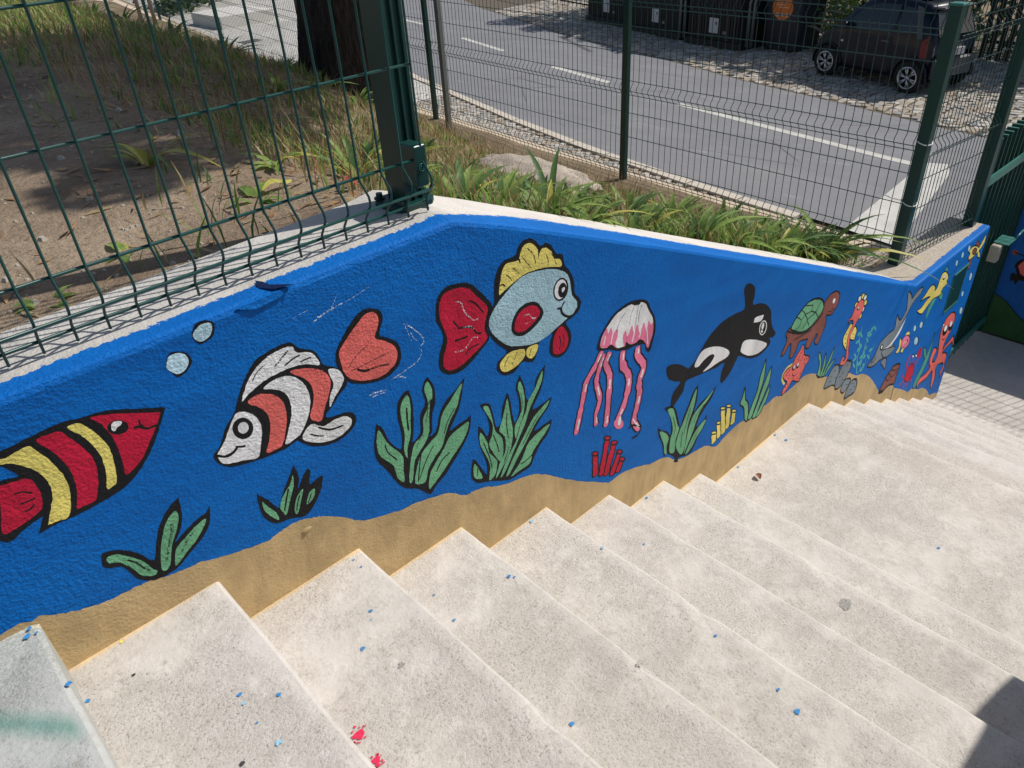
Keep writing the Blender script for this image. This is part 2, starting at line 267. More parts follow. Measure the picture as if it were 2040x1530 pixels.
  ('f','w',0,[25776,18286,25728,18157,25628,18088,25495,18093,25356,18171,25240,18304,25168,18467,25155,18627,25203,18752,25301,18820,25432,18817,25569,18742,25686,18611,25760,18448]),
  ('f','k',0,[25704,18325,25666,18215,25588,18153,25485,18152,25378,18212,25288,18320,25234,18454,25225,18588,25263,18696,25340,18757,25441,18760,25548,18702,25638,18596,25694,18461]),
  ('f','w',0,[25526,18496,25509,18433,25475,18392,25432,18383,25388,18408,25352,18460,25331,18530,25330,18604,25348,18667,25381,18707,25424,18716,25468,18692,25504,18640,25525,18570]),
  ('f','w',0,[25495,18272,25495,18246,25477,18231,25447,18233,25409,18249,25372,18278,25343,18312,25328,18346,25329,18372,25346,18386,25377,18385,25414,18369,25451,18341,25480,18306]),
  ('f','w',0,[23893,18141,24010,18433,24445,18352,25275,17939,25953,17497,25871,17308,25303,17288,24632,17507,23995,17938]),
  ('f','w',0,[20640,18892,20730,19138,21009,19366,21432,19350,22120,19092,22743,18709,23029,18388,22826,18256,22256,18299,21705,18301,21263,18367,21673,18504,21915,18686,21889,18846,21603,18944,21186,18885,20886,18773]),
 ]),
 ('painted_seaweed','bushy green painted seaweed under the orca tail',[
  ('f','k',0,[18908,17903,19369,17767,19660,17421,19881,16836,20032,16435,20198,16817,20465,17218,20673,17646,21008,17915,21008,17915,21054,17216,20914,16661,21267,16867,21912,17002,22359,17168,22359,17168,22124,16732,21667,16413,21320,16117,21201,15774,21590,15803,21900,16002,21900,16002,21803,15517,21400,15160,21121,14730,20804,14579,20111,14830,20079,14638,19788,14817,19821,15007,19291,15538,19083,15541,18918,16205,18668,16745,18580,17180,18853,16910,19177,16686,19411,16393,19414,16863,19255,17413]),
  ('f','g',0,[18702,16919,19077,16664,19319,16288,19219,15946,19257,15558,19088,15701,19026,16141]),
  ('f','g',0,[19125,17711,19435,17618,19633,17206,19832,16628,19963,16395,19806,15923,19765,15334,19449,15524,19437,16139,19549,16551,19379,17192]),
  ('f','g',0,[20925,17745,20902,17140,20750,16671,20561,16217,20509,15595,20458,15126,20266,14905,19944,15350,19848,15736,20006,16211,20229,16563,20532,17104]),
  ('f','g',0,[22184,17059,21837,16763,21377,16490,21152,16129,20961,15663,20673,15166,20461,14829,20568,15560,20678,16151,20949,16563,21500,16783]),
  ('f','g',0,[21817,15800,21644,15440,21253,15161,20962,14825,20586,14710,20853,15227,21245,15626]),
  ('s','k',38,[20647,17042,20458,16435,20313,15872]),
  ('s','k',39,[21627,16675,21162,16446,20961,16073]),
  ('s','k',37,[19479,17214,19697,16625,19641,16180]),
  ('s','k',39,[20234,16080,20181,15622,20223,15266]),
  ('s','k',30,[21252,15414,21010,15135,20828,14820]),
 ]),
 ('painted_coral','yellow painted tube coral on the sand line',[
  ('s','k',399,[22682,14047,22637,14355,22592,14660]),
  ('s','y',312,[22675,14087,22637,14355,22596,14641]),
  ('f','k',0,[22831,14545,22827,14497,22776,14481,22689,14500,22583,14552,22479,14624,22399,14703,22357,14773,22361,14821,22411,14837,22497,14818,22602,14768,22706,14696,22788,14616]),
  ('f','y',0,[22771,14583,22762,14564,22719,14566,22651,14588,22571,14627,22495,14674,22439,14719,22412,14755,22421,14774,22464,14772,22531,14750,22611,14712,22687,14665,22744,14619]),
  ('s','k',366,[24031,14280,24022,14651,24013,15017]),
  ('s','y',277,[24024,14319,24022,14651,24017,14997]),
  ('f','k',0,[24237,14915,24237,14864,24192,14844,24111,14859,24012,14904,23913,14972,23834,15048,23791,15118,23792,15167,23836,15187,23915,15173,24014,15129,24113,15062,24193,14985]),
  ('f','y',0,[24174,14952,24168,14932,24131,14930,24070,14948,23997,14981,23928,15022,23875,15065,23849,15100,23855,15120,23892,15122,23953,15105,24025,15072,24094,15030,24148,14987]),
  ('s','k',359,[23634,14265,23576,14910,23519,15540]),
  ('s','y',272,[23627,14305,23576,14910,23523,15521]),
  ('f','k',0,[23737,15442,23736,15393,23692,15374,23614,15387,23517,15430,23421,15495,23345,15569,23304,15636,23305,15684,23348,15704,23425,15692,23521,15649,23617,15584,23694,15511]),
  ('f','y',0,[23675,15479,23669,15459,23633,15457,23574,15473,23503,15505,23436,15545,23385,15586,23360,15619,23367,15639,23403,15641,23461,15625,23531,15594,23599,15554,23650,15513]),
  ('s','k',357,[23032,14125,22955,14574,22879,15014]),
  ('s','y',270,[23025,14165,22955,14574,22882,14995]),
  ('f','k',0,[23092,14914,23091,14865,23047,14845,22970,14859,22875,14904,22781,14970,22707,15045,22667,15113,22669,15162,22712,15181,22788,15168,22882,15124,22976,15058,23051,14983]),
  ('f','y',0,[23032,14951,23026,14931,22990,14929,22932,14947,22863,14979,22797,15020,22747,15062,22723,15096,22729,15116,22765,15117,22822,15101,22891,15069,22957,15028,23008,14986]),
  ('s','k',377,[23357,14158,23208,14920,23064,15658]),
  ('s','y',291,[23350,14198,23208,14920,23067,15640]),
  ('f','k',0,[23290,15557,23288,15509,23241,15491,23159,15506,23058,15552,22959,15618,22882,15692,22841,15759,22843,15806,22890,15824,22970,15809,23070,15765,23169,15699,23248,15625]),
  ('f','y',0,[23230,15592,23223,15573,23183,15573,23120,15591,23046,15625,22975,15667,22922,15709,22896,15742,22904,15761,22942,15762,23005,15744,23079,15711,23150,15669,23204,15627]),
 ]),
 ('painted_seaweed','thin leaved painted seaweed between yellow coral and starfish',[
  ('o','g',68,[24455,15124,24577,15446,24668,15909,24855,15215,25166,14788,25343,13797,25044,13963,24836,14702]),
  ('o','g',69,[25295,13897,25537,14591,25802,15155,25892,15885,26168,16636,26168,16636,26268,15699,26105,14999,25862,14327,25619,13754]),
  ('o','g',70,[25703,13734,25991,14348,26233,15021,26496,15586,26807,15950,26807,15950,26804,15171,26539,14597,26247,14121,26030,13600]),
  ('o','g',60,[26030,13600,26431,14204,26916,14893,26859,14250,26533,13785,26313,13555]),
 ]),
 ('painted_turtle','brown painted sea turtle with green plated shell',[
  ('o','n',66,[30946,17349,31192,17554,31623,17637,32139,17510,32469,17200,32500,16822,32359,16563,32203,16469,32015,16336,31646,16438,31413,16561,31549,16108,31496,15810,31353,15549,31121,15137,30827,15232,30681,15472,30846,15667,30748,15817,30432,15530,30186,15309,29863,15468,29815,15757,29892,15933,29548,16036,29075,16145,28921,15797,28614,15518,28345,15645,28358,15953,28267,16408,28058,16401,27807,16106,27561,16093,27502,16249,27692,16518,27814,16816,27638,17145,27714,17310,28105,17387,28970,17313,29883,17179,30615,17127]),
  ('o','g',93,[28012,17278,28150,17516,28413,17748,28773,17940,29234,18094,29767,18050,30369,17833,30797,17510,30978,17131,30785,16903,30485,16719,29998,16566,29477,16535,28900,16712,28382,17016]),
  ('s','k',94,[27717,17299,28220,16997,28918,16653,29589,16460,30112,16491,30612,16613,31021,16882]),
  ('s','k',58,[28450,16504,28983,16445,29618,16370,30173,16308]),
  ('s','k',56,[28430,17692,28872,17355,28783,17093,28462,17032]),
  ('s','k',56,[28872,17355,29158,17533,28791,17884]),
  ('s','k',57,[29158,17533,29694,17485,29733,17891]),
  ('s','k',58,[29694,17485,30217,17242,30535,17617]),
  ('s','k',59,[30165,17264,30550,16795]),
  ('s','k',57,[29158,17533,29470,17100,29135,16787]),
  ('s','k',58,[29461,17130,29883,17179,30237,17183]),
  ('s','k',51,[29470,17100,29790,16656]),
  ('s','k',49,[29781,17748,29389,17884,29092,18005]),
  ('f','w',0,[32076,17017,32049,16972,32003,16949,31947,16953,31891,16984,31848,17034,31825,17094,31828,17153,31855,17198,31901,17220,31957,17216,32012,17186,32056,17136,32079,17076]),
  ('s','k',46,[31505,16696,31884,16559,32151,16607]),
  ('s','k',31,[31913,16736,32055,16609]),
 ]),
 ('painted_starfish','coral pink painted starfish with smiling face',[
  ('s','y',118,[28326,14202,28054,14558,28019,14900,28302,15109,28918,15080,29070,15303]),
  ('s','y',77,[30013,14139,30126,14363,30009,14585]),
  ('o','c',61,[29584,15782,29899,15074,30349,14809,30456,14482,30180,14336,30067,14112,29888,13807,29764,13615,29105,14002,28878,13866,28577,13684,28249,13602,28284,13947,28564,14191,28176,14551,28036,14837,28329,15016,28760,15021,28968,15351,29329,15608]),
  ('f','k',0,[29138,14678,29105,14633,29048,14617,28978,14634,28909,14679,28854,14744,28825,14815,28826,14880,28858,14924,28915,14940,28984,14924,29054,14880,29109,14815,29139,14743]),
  ('f','w',0,[29107,14759,29088,14729,29057,14716,29018,14722,28981,14746,28953,14783,28938,14826,28941,14866,28960,14896,28992,14909,29030,14904,29067,14880,29095,14843,29110,14799]),
  ('f','k',0,[29506,14610,29476,14568,29423,14554,29356,14569,29290,14612,29238,14673,29210,14740,29211,14800,29241,14842,29294,14857,29360,14841,29426,14799,29478,14739,29507,14671]),
  ('f','w',0,[29455,14727,29436,14697,29404,14684,29365,14690,29328,14714,29299,14752,29284,14795,29286,14835,29305,14865,29337,14879,29376,14873,29413,14849,29443,14811,29458,14768]),
  ('s','k',46,[28941,14499,29055,14321,29313,14204,29498,14335]),
  ('f','k',0,[29630,15461,29621,15451,29605,15448,29586,15453,29567,15465,29553,15482,29545,15499,29546,15515,29556,15525,29571,15528,29590,15523,29609,15511,29624,15495,29631,15477]),
  ('f','k',0,[29533,15346,29523,15336,29507,15333,29488,15338,29470,15350,29455,15367,29448,15384,29449,15400,29458,15410,29474,15413,29493,15408,29512,15396,29526,15379,29534,15362]),
  ('f','k',0,[29782,15122,29773,15111,29757,15109,29738,15114,29719,15126,29704,15143,29696,15161,29698,15176,29707,15186,29723,15189,29742,15184,29761,15172,29776,15155,29783,15137]),
  ('f','k',0,[29402,15192,29393,15182,29377,15179,29358,15184,29340,15196,29325,15213,29318,15231,29319,15246,29328,15256,29344,15259,29363,15254,29382,15242,29396,15226,29404,15208]),
  ('f','k',0,[29737,14980,29727,14970,29711,14967,29692,14972,29673,14985,29659,15002,29651,15020,29652,15035,29661,15046,29677,15048,29697,15043,29716,15031,29730,15014,29738,14996]),
  ('f','k',0,[30239,14688,30229,14678,30213,14675,30193,14680,30174,14693,30159,14710,30151,14728,30152,14744,30162,14755,30178,14757,30198,14752,30217,14740,30232,14722,30240,14704]),
  ('f','k',0,[29990,14751,29981,14741,29965,14738,29945,14743,29926,14756,29911,14773,29903,14791,29904,14807,29914,14817,29930,14820,29950,14815,29969,14802,29984,14785,29991,14767]),
  ('f','k',0,[29586,14889,29576,14879,29560,14876,29541,14881,29522,14893,29508,14910,29500,14928,29501,14944,29511,14954,29527,14957,29546,14952,29565,14940,29579,14923,29587,14905]),
  ('f','k',0,[30073,14491,30064,14481,30047,14478,30028,14483,30008,14496,29993,14513,29986,14532,29987,14548,29996,14558,30012,14561,30032,14556,30051,14543,30066,14526,30074,14507]),
  ('f','k',0,[28473,14776,28464,14766,28448,14763,28430,14768,28412,14781,28398,14797,28391,14815,28392,14831,28402,14841,28417,14843,28436,14838,28454,14826,28467,14809,28474,14792]),
  ('f','k',0,[28639,14803,28630,14793,28614,14790,28596,14795,28577,14807,28564,14824,28557,14842,28558,14857,28567,14868,28583,14870,28601,14865,28619,14853,28633,14836,28640,14818]),
  ('f','k',0,[28426,14636,28417,14626,28401,14624,28383,14629,28365,14641,28351,14658,28344,14676,28346,14691,28355,14701,28370,14704,28389,14699,28407,14687,28421,14670,28428,14652]),
  ('f','k',0,[28685,14344,28675,14334,28660,14331,28641,14336,28623,14349,28609,14366,28602,14384,28603,14400,28612,14410,28628,14413,28647,14407,28665,14395,28679,14378,28686,14360]),
  ('f','k',0,[28732,14485,28722,14475,28706,14472,28688,14478,28669,14490,28655,14507,28648,14525,28650,14541,28659,14551,28675,14554,28693,14548,28712,14536,28726,14519,28733,14501]),
  ('f','k',0,[28694,14008,28684,13997,28669,13995,28650,14000,28631,14013,28617,14030,28610,14049,28611,14065,28621,14075,28637,14077,28655,14072,28674,14059,28688,14042,28695,14024]),
  ('f','k',0,[28544,13917,28534,13907,28519,13904,28500,13910,28481,13923,28467,13940,28460,13958,28462,13974,28471,13984,28487,13987,28506,13981,28524,13969,28538,13951,28545,13933]),
  ('f','k',0,[29849,14044,29839,14033,29823,14031,29803,14036,29784,14049,29769,14067,29761,14086,29762,14102,29772,14112,29788,14115,29808,14109,29827,14096,29842,14079,29850,14060]),
  ('f','k',0,[29628,13873,29619,13862,29602,13859,29583,13865,29564,13878,29549,13896,29541,13915,29542,13931,29552,13941,29568,13944,29588,13938,29607,13925,29622,13908,29629,13889]),
  ('f','k',0,[29204,14085,29194,14074,29178,14072,29159,14077,29140,14090,29126,14107,29118,14126,29120,14142,29129,14152,29145,14155,29164,14149,29183,14136,29198,14119,29205,14101]),
  ('f','k',0,[28434,14305,28424,14295,28409,14292,28390,14297,28372,14310,28358,14327,28351,14345,28353,14361,28362,14371,28377,14373,28396,14368,28414,14356,28428,14339,28435,14320]),
  ('f','k',0,[29357,15052,29347,15042,29332,15039,29312,15044,29294,15056,29280,15073,29272,15091,29273,15106,29283,15117,29298,15119,29318,15114,29336,15102,29350,15086,29358,15068]),
 ]),
 ('painted_seaweed','small four leaved painted seaweed beside the grey rocks',[
  ('o','g',57,[31787,12920,31790,13617,31485,14218,31575,14429,31903,13850,32014,13451,32167,12732]),
  ('o','g',59,[32143,12743,32227,13349,32260,14082,32487,13399,32402,12912,32408,12612]),
  ('o','g',59,[32359,12696,32683,13188,33174,14032,33065,13298,32715,12877,32591,12521]),
  ('o','g',51,[32607,12561,32966,12962,33534,13135,33322,12880,32986,12685,32705,12513]),
  ('s','k',84,[31633,13085,32163,12686,32676,12509]),
 ]),
 ('painted_seahorse','coral painted seahorse with yellow and white crest',[
  ('f','k',0,[35006,15576,34955,15519,34862,15502,34748,15528,34634,15592,34543,15681,34493,15777,34494,15861,34544,15918,34635,15935,34748,15910,34862,15847,34954,15759,35005,15662]),
  ('f','y',0,[34902,15634,34868,15589,34810,15570,34739,15581,34671,15619,34618,15677,34591,15743,34595,15805,34629,15849,34687,15868,34757,15858,34825,15820,34878,15762,34906,15696]),
  ('f','k',0,[35262,15834,35211,15776,35119,15759,35004,15785,34889,15848,34798,15936,34747,16031,34747,16115,34798,16172,34889,16190,35002,16165,35117,16103,35210,16015,35261,15919]),
  ('f','w',0,[35158,15891,35124,15846,35066,15827,34995,15837,34926,15875,34873,15933,34846,15998,34849,16060,34883,16104,34941,16123,35011,16113,35080,16076,35134,16018,35162,15952]),
  ('f','k',0,[35612,15832,35561,15775,35468,15757,35352,15783,35236,15846,35143,15935,35091,16031,35091,16115,35141,16172,35233,16190,35348,16165,35464,16103,35558,16015,35611,15918]),
  ('f','y',0,[35507,15889,35473,15844,35414,15825,35343,15836,35273,15874,35219,15932,35191,15998,35194,16059,35228,16104,35287,16123,35358,16113,35427,16076,35482,16018,35510,15951]),
  ('f','k',0,[35945,15615,35893,15558,35799,15540,35681,15566,35563,15631,35469,15721,35416,15818,35415,15904,35466,15961,35559,15978,35676,15953,35794,15890,35889,15800,35943,15702]),
  ('f','w',0,[35838,15674,35803,15628,35744,15609,35672,15620,35601,15659,35546,15717,35517,15784,35520,15846,35555,15892,35614,15911,35685,15900,35756,15862,35812,15804,35841,15736]),
  ('f','k',0,[36126,15260,36074,15202,35979,15184,35860,15212,35741,15278,35645,15369,35592,15468,35591,15554,35642,15612,35736,15630,35854,15603,35973,15538,36070,15447,36125,15348]),
  ('f','y',0,[36018,15319,35983,15274,35923,15254,35850,15266,35779,15305,35723,15365,35694,15433,35697,15496,35731,15542,35791,15561,35863,15550,35935,15511,35991,15451,36021,15383]),
  ('f','k',0,[35970,14953,35918,14895,35823,14878,35704,14906,35585,14973,35489,15065,35436,15165,35435,15252,35487,15310,35581,15327,35699,15300,35818,15234,35914,15142,35969,15042]),
  ('f','w',0,[35862,15014,35827,14968,35767,14949,35694,14960,35623,15001,35567,15061,35538,15130,35541,15193,35576,15239,35636,15258,35708,15246,35780,15207,35836,15146,35865,15078]),
  ('f','k',0,[35829,14610,35777,14551,35682,14535,35563,14563,35443,14632,35348,14725,35295,14826,35294,14914,35346,14972,35440,14989,35558,14961,35677,14894,35773,14801,35828,14699]),
  ('f','y',0,[35721,14671,35686,14625,35626,14606,35553,14618,35482,14659,35426,14720,35397,14790,35400,14854,35435,14899,35495,14918,35567,14907,35639,14866,35695,14805,35724,14736]),
  ('o','y',61,[34645,14724,34309,14527,34030,14191,34138,13736,34658,13144,34949,12949,34845,13414,34760,13807,34907,14091,35018,14333]),
  ('o','y',61,[35249,14290,35568,13918,35523,13643,35437,13384,34919,13676,34740,13932,34877,14162]),
  ('o','c',52,[35125,15816,35480,15729,35734,15345,35681,15027,35501,14702,35259,14517,35118,14347,35007,14105,34869,13875,34976,13355,35051,12961,35231,12575,35147,12248,34857,12111,34395,12333,34368,12619,34523,12817,34737,12625,34671,12445,34911,12513,34759,13157,34598,13762,34623,14216,34834,14470,34817,14764,34370,15011,34269,14828,34217,15133,34474,15136,34584,15370,34762,15686]),
  ('f','k',0,[35215,15305,35197,15267,35153,15252,35093,15262,35029,15296,34973,15347,34937,15404,34927,15456,34945,15494,34988,15509,35048,15499,35112,15466,35168,15416,35205,15358]),
  ('f','w',0,[35161,15385,35151,15362,35127,15352,35094,15356,35059,15375,35029,15403,35009,15436,35004,15467,35014,15490,35038,15501,35071,15497,35106,15478,35136,15450,35156,15417]),
  ('s','k',34,[34261,14261,34430,14151]),
  ('s','k',34,[34247,14036,34417,13925]),
  ('s','k',35,[34351,13698,34523,13585]),
  ('s','k',35,[34635,13333,34809,13217]),
  ('s','k',35,[35162,13862,35338,13749]),
  ('s','k',35,[35187,13674,35363,13560]),
 ]),
 ('painted_kelp','pale green unlined painted kelp left of the dolphin',[
  ('s','t',84,[36944,10555,36739,11171,36538,11774,36589,12312,36223,13031,36214,13813]),
  ('s','t',86,[37242,10669,37254,11309,37230,12017,37351,12646,37684,13174]),
  ('s','t',59,[36962,10514,37390,10597,37840,10640,37882,11075]),
  ('s','t',40,[38220,10850,38335,11250,38602,11705]),
  ('f','t',0,[36085,13430,36040,13391,35980,13375,35917,13385,35862,13420,35828,13471,35819,13530,35839,13584,35884,13623,35943,13639,36007,13630,36061,13595,36096,13544,36105,13485]),
  ('f','t',0,[36442,13253,36520,13153,36561,13078,36557,13043,36510,13056,36427,13114,36327,13205,36229,13311,36153,13410,36112,13484,36116,13518,36163,13505,36244,13449,36344,13359]),
  ('f','t',0,[36126,12918,36043,12906,35954,12915,35878,12940,35828,12979,35814,13022,35840,13062,35900,13090,35983,13101,36071,13094,36148,13068,36199,13030,36212,12986,36186,12946]),
  ('f','t',0,[36759,12410,36756,12344,36728,12304,36680,12299,36622,12330,36566,12391,36522,12469,36500,12548,36503,12614,36531,12653,36579,12658,36636,12628,36693,12568,36737,12490]),
  ('f','t',0,[36539,12250,36493,12210,36432,12194,36366,12206,36310,12243,36274,12297,36265,12358,36286,12414,36331,12454,36392,12470,36457,12458,36514,12422,36550,12368,36559,12306]),
  ('f','t',0,[36299,12032,36378,11927,36419,11848,36416,11813,36367,11827,36284,11888,36183,11984,36084,12095,36006,12198,35966,12275,35970,12310,36017,12296,36099,12237,36200,12142]),
  ('f','t',0,[36299,11726,36214,11716,36124,11725,36045,11753,35994,11794,35980,11839,36007,11880,36068,11908,36152,11919,36242,11909,36321,11881,36373,11841,36387,11796,36361,11755]),
  ('f','t',0,[36875,11224,36872,11155,36843,11115,36794,11111,36735,11144,36678,11207,36633,11288,36610,11371,36613,11439,36642,11479,36690,11483,36749,11451,36807,11388,36852,11307]),
  ('f','t',0,[37163,11071,37116,11030,37053,11015,36985,11028,36926,11067,36889,11125,36879,11188,36900,11246,36946,11287,37009,11303,37077,11290,37135,11251,37173,11194,37183,11130]),
  ('f','t',0,[36421,11344,36501,11236,36543,11156,36540,11120,36491,11135,36406,11198,36303,11297,36203,11411,36124,11517,36083,11596,36087,11632,36135,11617,36218,11556,36320,11458]),
  ('f','t',0,[37196,11491,37109,11480,37016,11490,36935,11519,36882,11561,36868,11607,36894,11648,36957,11677,37043,11687,37136,11677,37217,11649,37271,11607,37286,11561,37259,11519]),
  ('f','t',0,[37433,11660,37430,11592,37401,11552,37352,11547,37292,11580,37234,11643,37188,11723,37164,11805,37167,11873,37196,11913,37245,11918,37304,11886,37363,11823,37409,11743]),
  ('f','t',0,[37545,11911,37498,11870,37435,11854,37367,11866,37309,11904,37271,11960,37261,12023,37281,12080,37327,12120,37390,12136,37458,12124,37516,12087,37555,12031,37565,11968]),
  ('f','t',0,[37460,12493,37542,12388,37586,12310,37583,12274,37533,12288,37446,12349,37341,12444,37238,12554,37157,12658,37114,12735,37117,12770,37166,12757,37251,12697,37356,12603]),
  ('f','t',0,[37726,12628,37640,12617,37547,12626,37465,12652,37412,12692,37397,12737,37424,12777,37486,12807,37572,12818,37665,12810,37746,12783,37800,12743,37815,12699,37789,12657]),
  ('f','t',0,[37416,12854,37413,12788,37385,12748,37336,12743,37277,12774,37220,12834,37175,12911,37152,12990,37154,13056,37182,13095,37230,13100,37289,13070,37347,13011,37392,12934]),
  ('f','t',0,[37815,12971,37769,12931,37706,12915,37638,12926,37580,12962,37542,13016,37532,13077,37552,13133,37598,13173,37660,13189,37727,13179,37786,13143,37824,13089,37834,13028]),
  ('f','t',0,[38197,12909,38281,12804,38327,12727,38324,12691,38273,12705,38185,12765,38077,12859,37971,12969,37888,13072,37844,13149,37847,13184,37897,13170,37983,13111,38090,13018]),
  ('f','t',0,[37620,12861,37534,12849,37441,12857,37361,12884,37308,12923,37293,12967,37319,13008,37381,13037,37467,13048,37559,13040,37640,13014,37693,12975,37709,12931,37682,12890]),
  ('f','t',0,[37829,10635,37827,10565,37797,10523,37747,10520,37685,10554,37625,10620,37578,10704,37553,10789,37555,10859,37585,10900,37635,10904,37696,10870,37756,10805,37804,10721]),
  ('f','t',0,[37674,10434,37626,10392,37561,10377,37492,10391,37432,10432,37393,10491,37383,10556,37403,10616,37450,10657,37515,10672,37584,10658,37644,10618,37684,10559,37694,10494]),
  ('f','t',0,[38224,11063,38310,10951,38357,10868,38354,10831,38302,10847,38212,10912,38101,11014,37992,11132,37907,11243,37862,11324,37865,11361,37916,11346,38005,11282,38115,11181]),
  ('f','t',0,[38349,11399,38259,11389,38163,11399,38079,11429,38024,11471,38008,11518,38035,11560,38099,11589,38187,11600,38284,11589,38368,11560,38424,11518,38440,11471,38413,11429]),
  ('f','t',0,[37314,11142,37311,11073,37282,11032,37233,11028,37172,11061,37114,11125,37068,11207,37044,11291,37047,11359,37076,11400,37125,11404,37185,11371,37243,11308,37289,11226]),
  ('f','t',0,[37647,11290,37600,11249,37536,11234,37468,11247,37408,11286,37370,11343,37360,11407,37380,11465,37427,11506,37490,11521,37559,11509,37618,11470,37657,11413,37667,11349]),
 ]),
 ('painted_rocks','four grey painted rocks on the painted sand',[
  ('o','s',80,[32958,11577,33006,12012,33362,12441,33702,12637,34200,12427,34426,11981,34465,11466,34408,11054,33882,11322,33423,11431]),
  ('o','s',83,[34365,10887,34260,11443,34521,11873,34914,12237,35646,12041,35929,11625,35846,11287,35549,10925,35114,10632,34663,10670]),
  ('o','s',86,[35272,10228,35294,10733,35704,10815,36268,10533,36239,10189,35941,9948,35615,9919]),
  ('o','s',89,[36011,9347,36083,9874,36386,10246,36845,10245,37266,9935,37409,9462,37214,9089,36579,9217]),
  ('f','k',0,[35785,11988,35817,11939,35806,11906,35754,11896,35671,11911,35575,11947,35484,11997,35416,12052,35385,12100,35396,12133,35447,12143,35529,12129,35625,12093,35716,12043]),
  ('f','k',0,[37252,9995,37245,9970,37191,9974,37103,10005,36998,10058,36897,10121,36820,10183,36782,10230,36790,10255,36842,10251,36929,10220,37034,10168,37135,10105,37213,10043]),
  ('s','k',35,[33742,12255,33841,12243,33979,12181]),
  ('s','k',35,[33401,12058,33498,12046,33636,11984]),
  ('s','k',36,[34071,11662,34171,11650,34312,11585]),
  ('s','k',35,[33412,11746,33510,11734,33648,11670]),
  ('s','k',37,[35275,11878,35378,11865,35525,11801]),
  ('s','k',37,[34847,11588,34950,11575,35095,11510]),
  ('s','k',38,[35633,11265,35738,11251,35888,11184]),
  ('s','k',37,[35063,11040,35167,11026,35314,10959]),
  ('s','k',37,[34568,11477,34670,11464,34814,11398]),
  ('s','k',38,[35776,10359,35883,10344,36035,10273]),
  ('s','k',39,[36600,10006,36710,9990,36867,9917]),
  ('s','k',40,[36998,9604,37110,9587,37270,9512]),
  ('s','k',39,[36516,9651,36627,9635,36784,9560]),
  ('s','k',40,[36915,9244,37028,9227,37188,9150]),
 ]),
 ('painted_dolphin','grey painted dolphin diving head down',[
  ('o','s',80,[42071,13055,41880,13534,42058,13591,42535,13211,42828,12867,43265,13052,43940,13130,44260,12940,44072,12668,43433,12506,42950,12226,42630,11827,42349,11477,42201,10999,41946,10682,41620,10451,41756,9926,41229,9787,40732,9813,39963,9935,39483,9890,38801,10055,38371,10324,38512,10526,39020,10654,39230,11068,39467,11380,39910,11488,40568,11560,41190,11542,41071,12024,41054,12554,41054,12554,41469,12085,41845,11859,42148,12072,42328,12317]),
  ('f','w',0,[42656,11755,42519,11286,42216,10804,41585,10468,40864,10367,40368,10446,40421,10545,40990,10524,41609,10726,42123,11138,42539,11542]),
  ('o','s',65,[40407,10014,40058,10526,40617,10454,41356,10206,42060,9954,41835,9673,41216,9661,40732,9807]),
  ('o','s',66,[40452,9503,40554,9755,41044,9632,41294,9127,41253,8744,40935,9077]),
  ('f','k',0,[40122,10756,40107,10671,40041,10631,39939,10645,39822,10710,39712,10811,39632,10930,39596,11041,39612,11125,39677,11164,39777,11151,39894,11089,40004,10988,40086,10869]),
  ('f','w',0,[39976,10856,39971,10804,39942,10775,39897,10774,39845,10803,39795,10855,39757,10920,39739,10985,39745,11037,39773,11066,39818,11066,39870,11038,39921,10986,39958,10921]),
  ('s','k',52,[38686,10457,39044,10313,39262,10368,39513,10462]),
 ]),
 ('painted_fish','tiny pink painted fish with yellow fins by the dolphin',[
  ('o','y',44,[42500,9308,42746,9556,42647,9987,42570,10295,42995,9940,43085,9567,42979,9113]),
  ('o','y',45,[43374,10100,43556,10267,43971,10150,44104,9831,43638,9917]),
  ('o','p',63,[43246,9326,43044,9808,43238,10051,43695,10013,44245,9657,44452,9283,44374,8978,43944,8948,43584,9001]),
  ('o','y',45,[43320,8982,43431,9185,43756,9091,43684,8773]),
  ('s','y',90,[43449,9457,43620,9547,43892,9452]),
  ('f','k',0,[44158,9402,44140,9379,44105,9373,44059,9385,44011,9413,43972,9450,43948,9490,43945,9525,43963,9548,43998,9554,44044,9542,44091,9515,44131,9477,44155,9437]),
 ]),
 ('painted_bubble','small pale painted bubble rising near the octopus',[
  ('f','k',0,[46248,8408,46236,8272,46143,8206,45989,8225,45805,8322,45628,8480,45492,8664,45425,8840,45438,8973,45528,9038,45679,9021,45861,8927,46039,8771,46177,8586]),
  ('f','l',0,[46066,8501,46057,8386,45981,8329,45855,8342,45703,8422,45557,8553,45445,8708,45389,8857,45399,8970,45473,9026,45597,9014,45747,8936,45894,8807,46008,8651]),
 ]),
 ('painted_bubble','small pale painted bubble rising near the octopus',[
  ('f','k',0,[46230,9601,46222,9494,46153,9439,46036,9449,45895,9521,45759,9639,45654,9782,45601,9919,45610,10025,45679,10078,45794,10070,45933,10000,46069,9883,46176,9740]),
  ('f','l',0,[46091,9671,46085,9580,46028,9533,45932,9540,45816,9598,45704,9697,45617,9817,45573,9933,45580,10023,45636,10069,45731,10063,45845,10006,45958,9908,46046,9788]),
 ]),
 ('painted_bubble','small pale painted bubble rising near the octopus',[
  ('f','k',0,[45120,9833,45113,9731,45054,9677,44955,9681,44835,9743,44718,9849,44629,9979,44584,10107,44591,10207,44649,10260,44747,10257,44866,10196,44982,10091,45073,9961]),
  ('f','l',0,[45001,9894,44996,9808,44947,9761,44865,9763,44767,9814,44671,9903,44597,10012,44559,10120,44564,10205,44612,10251,44693,10249,44791,10199,44887,10111,44962,10002]),
 ]),
 ('painted_bubble','small pale painted bubble rising near the octopus',[
  ('f','k',0,[54184,7306,54189,7169,54113,7098,53971,7106,53791,7193,53611,7340,53465,7517,53383,7690,53379,7824,53454,7894,53593,7887,53770,7803,53951,7658,54099,7481]),
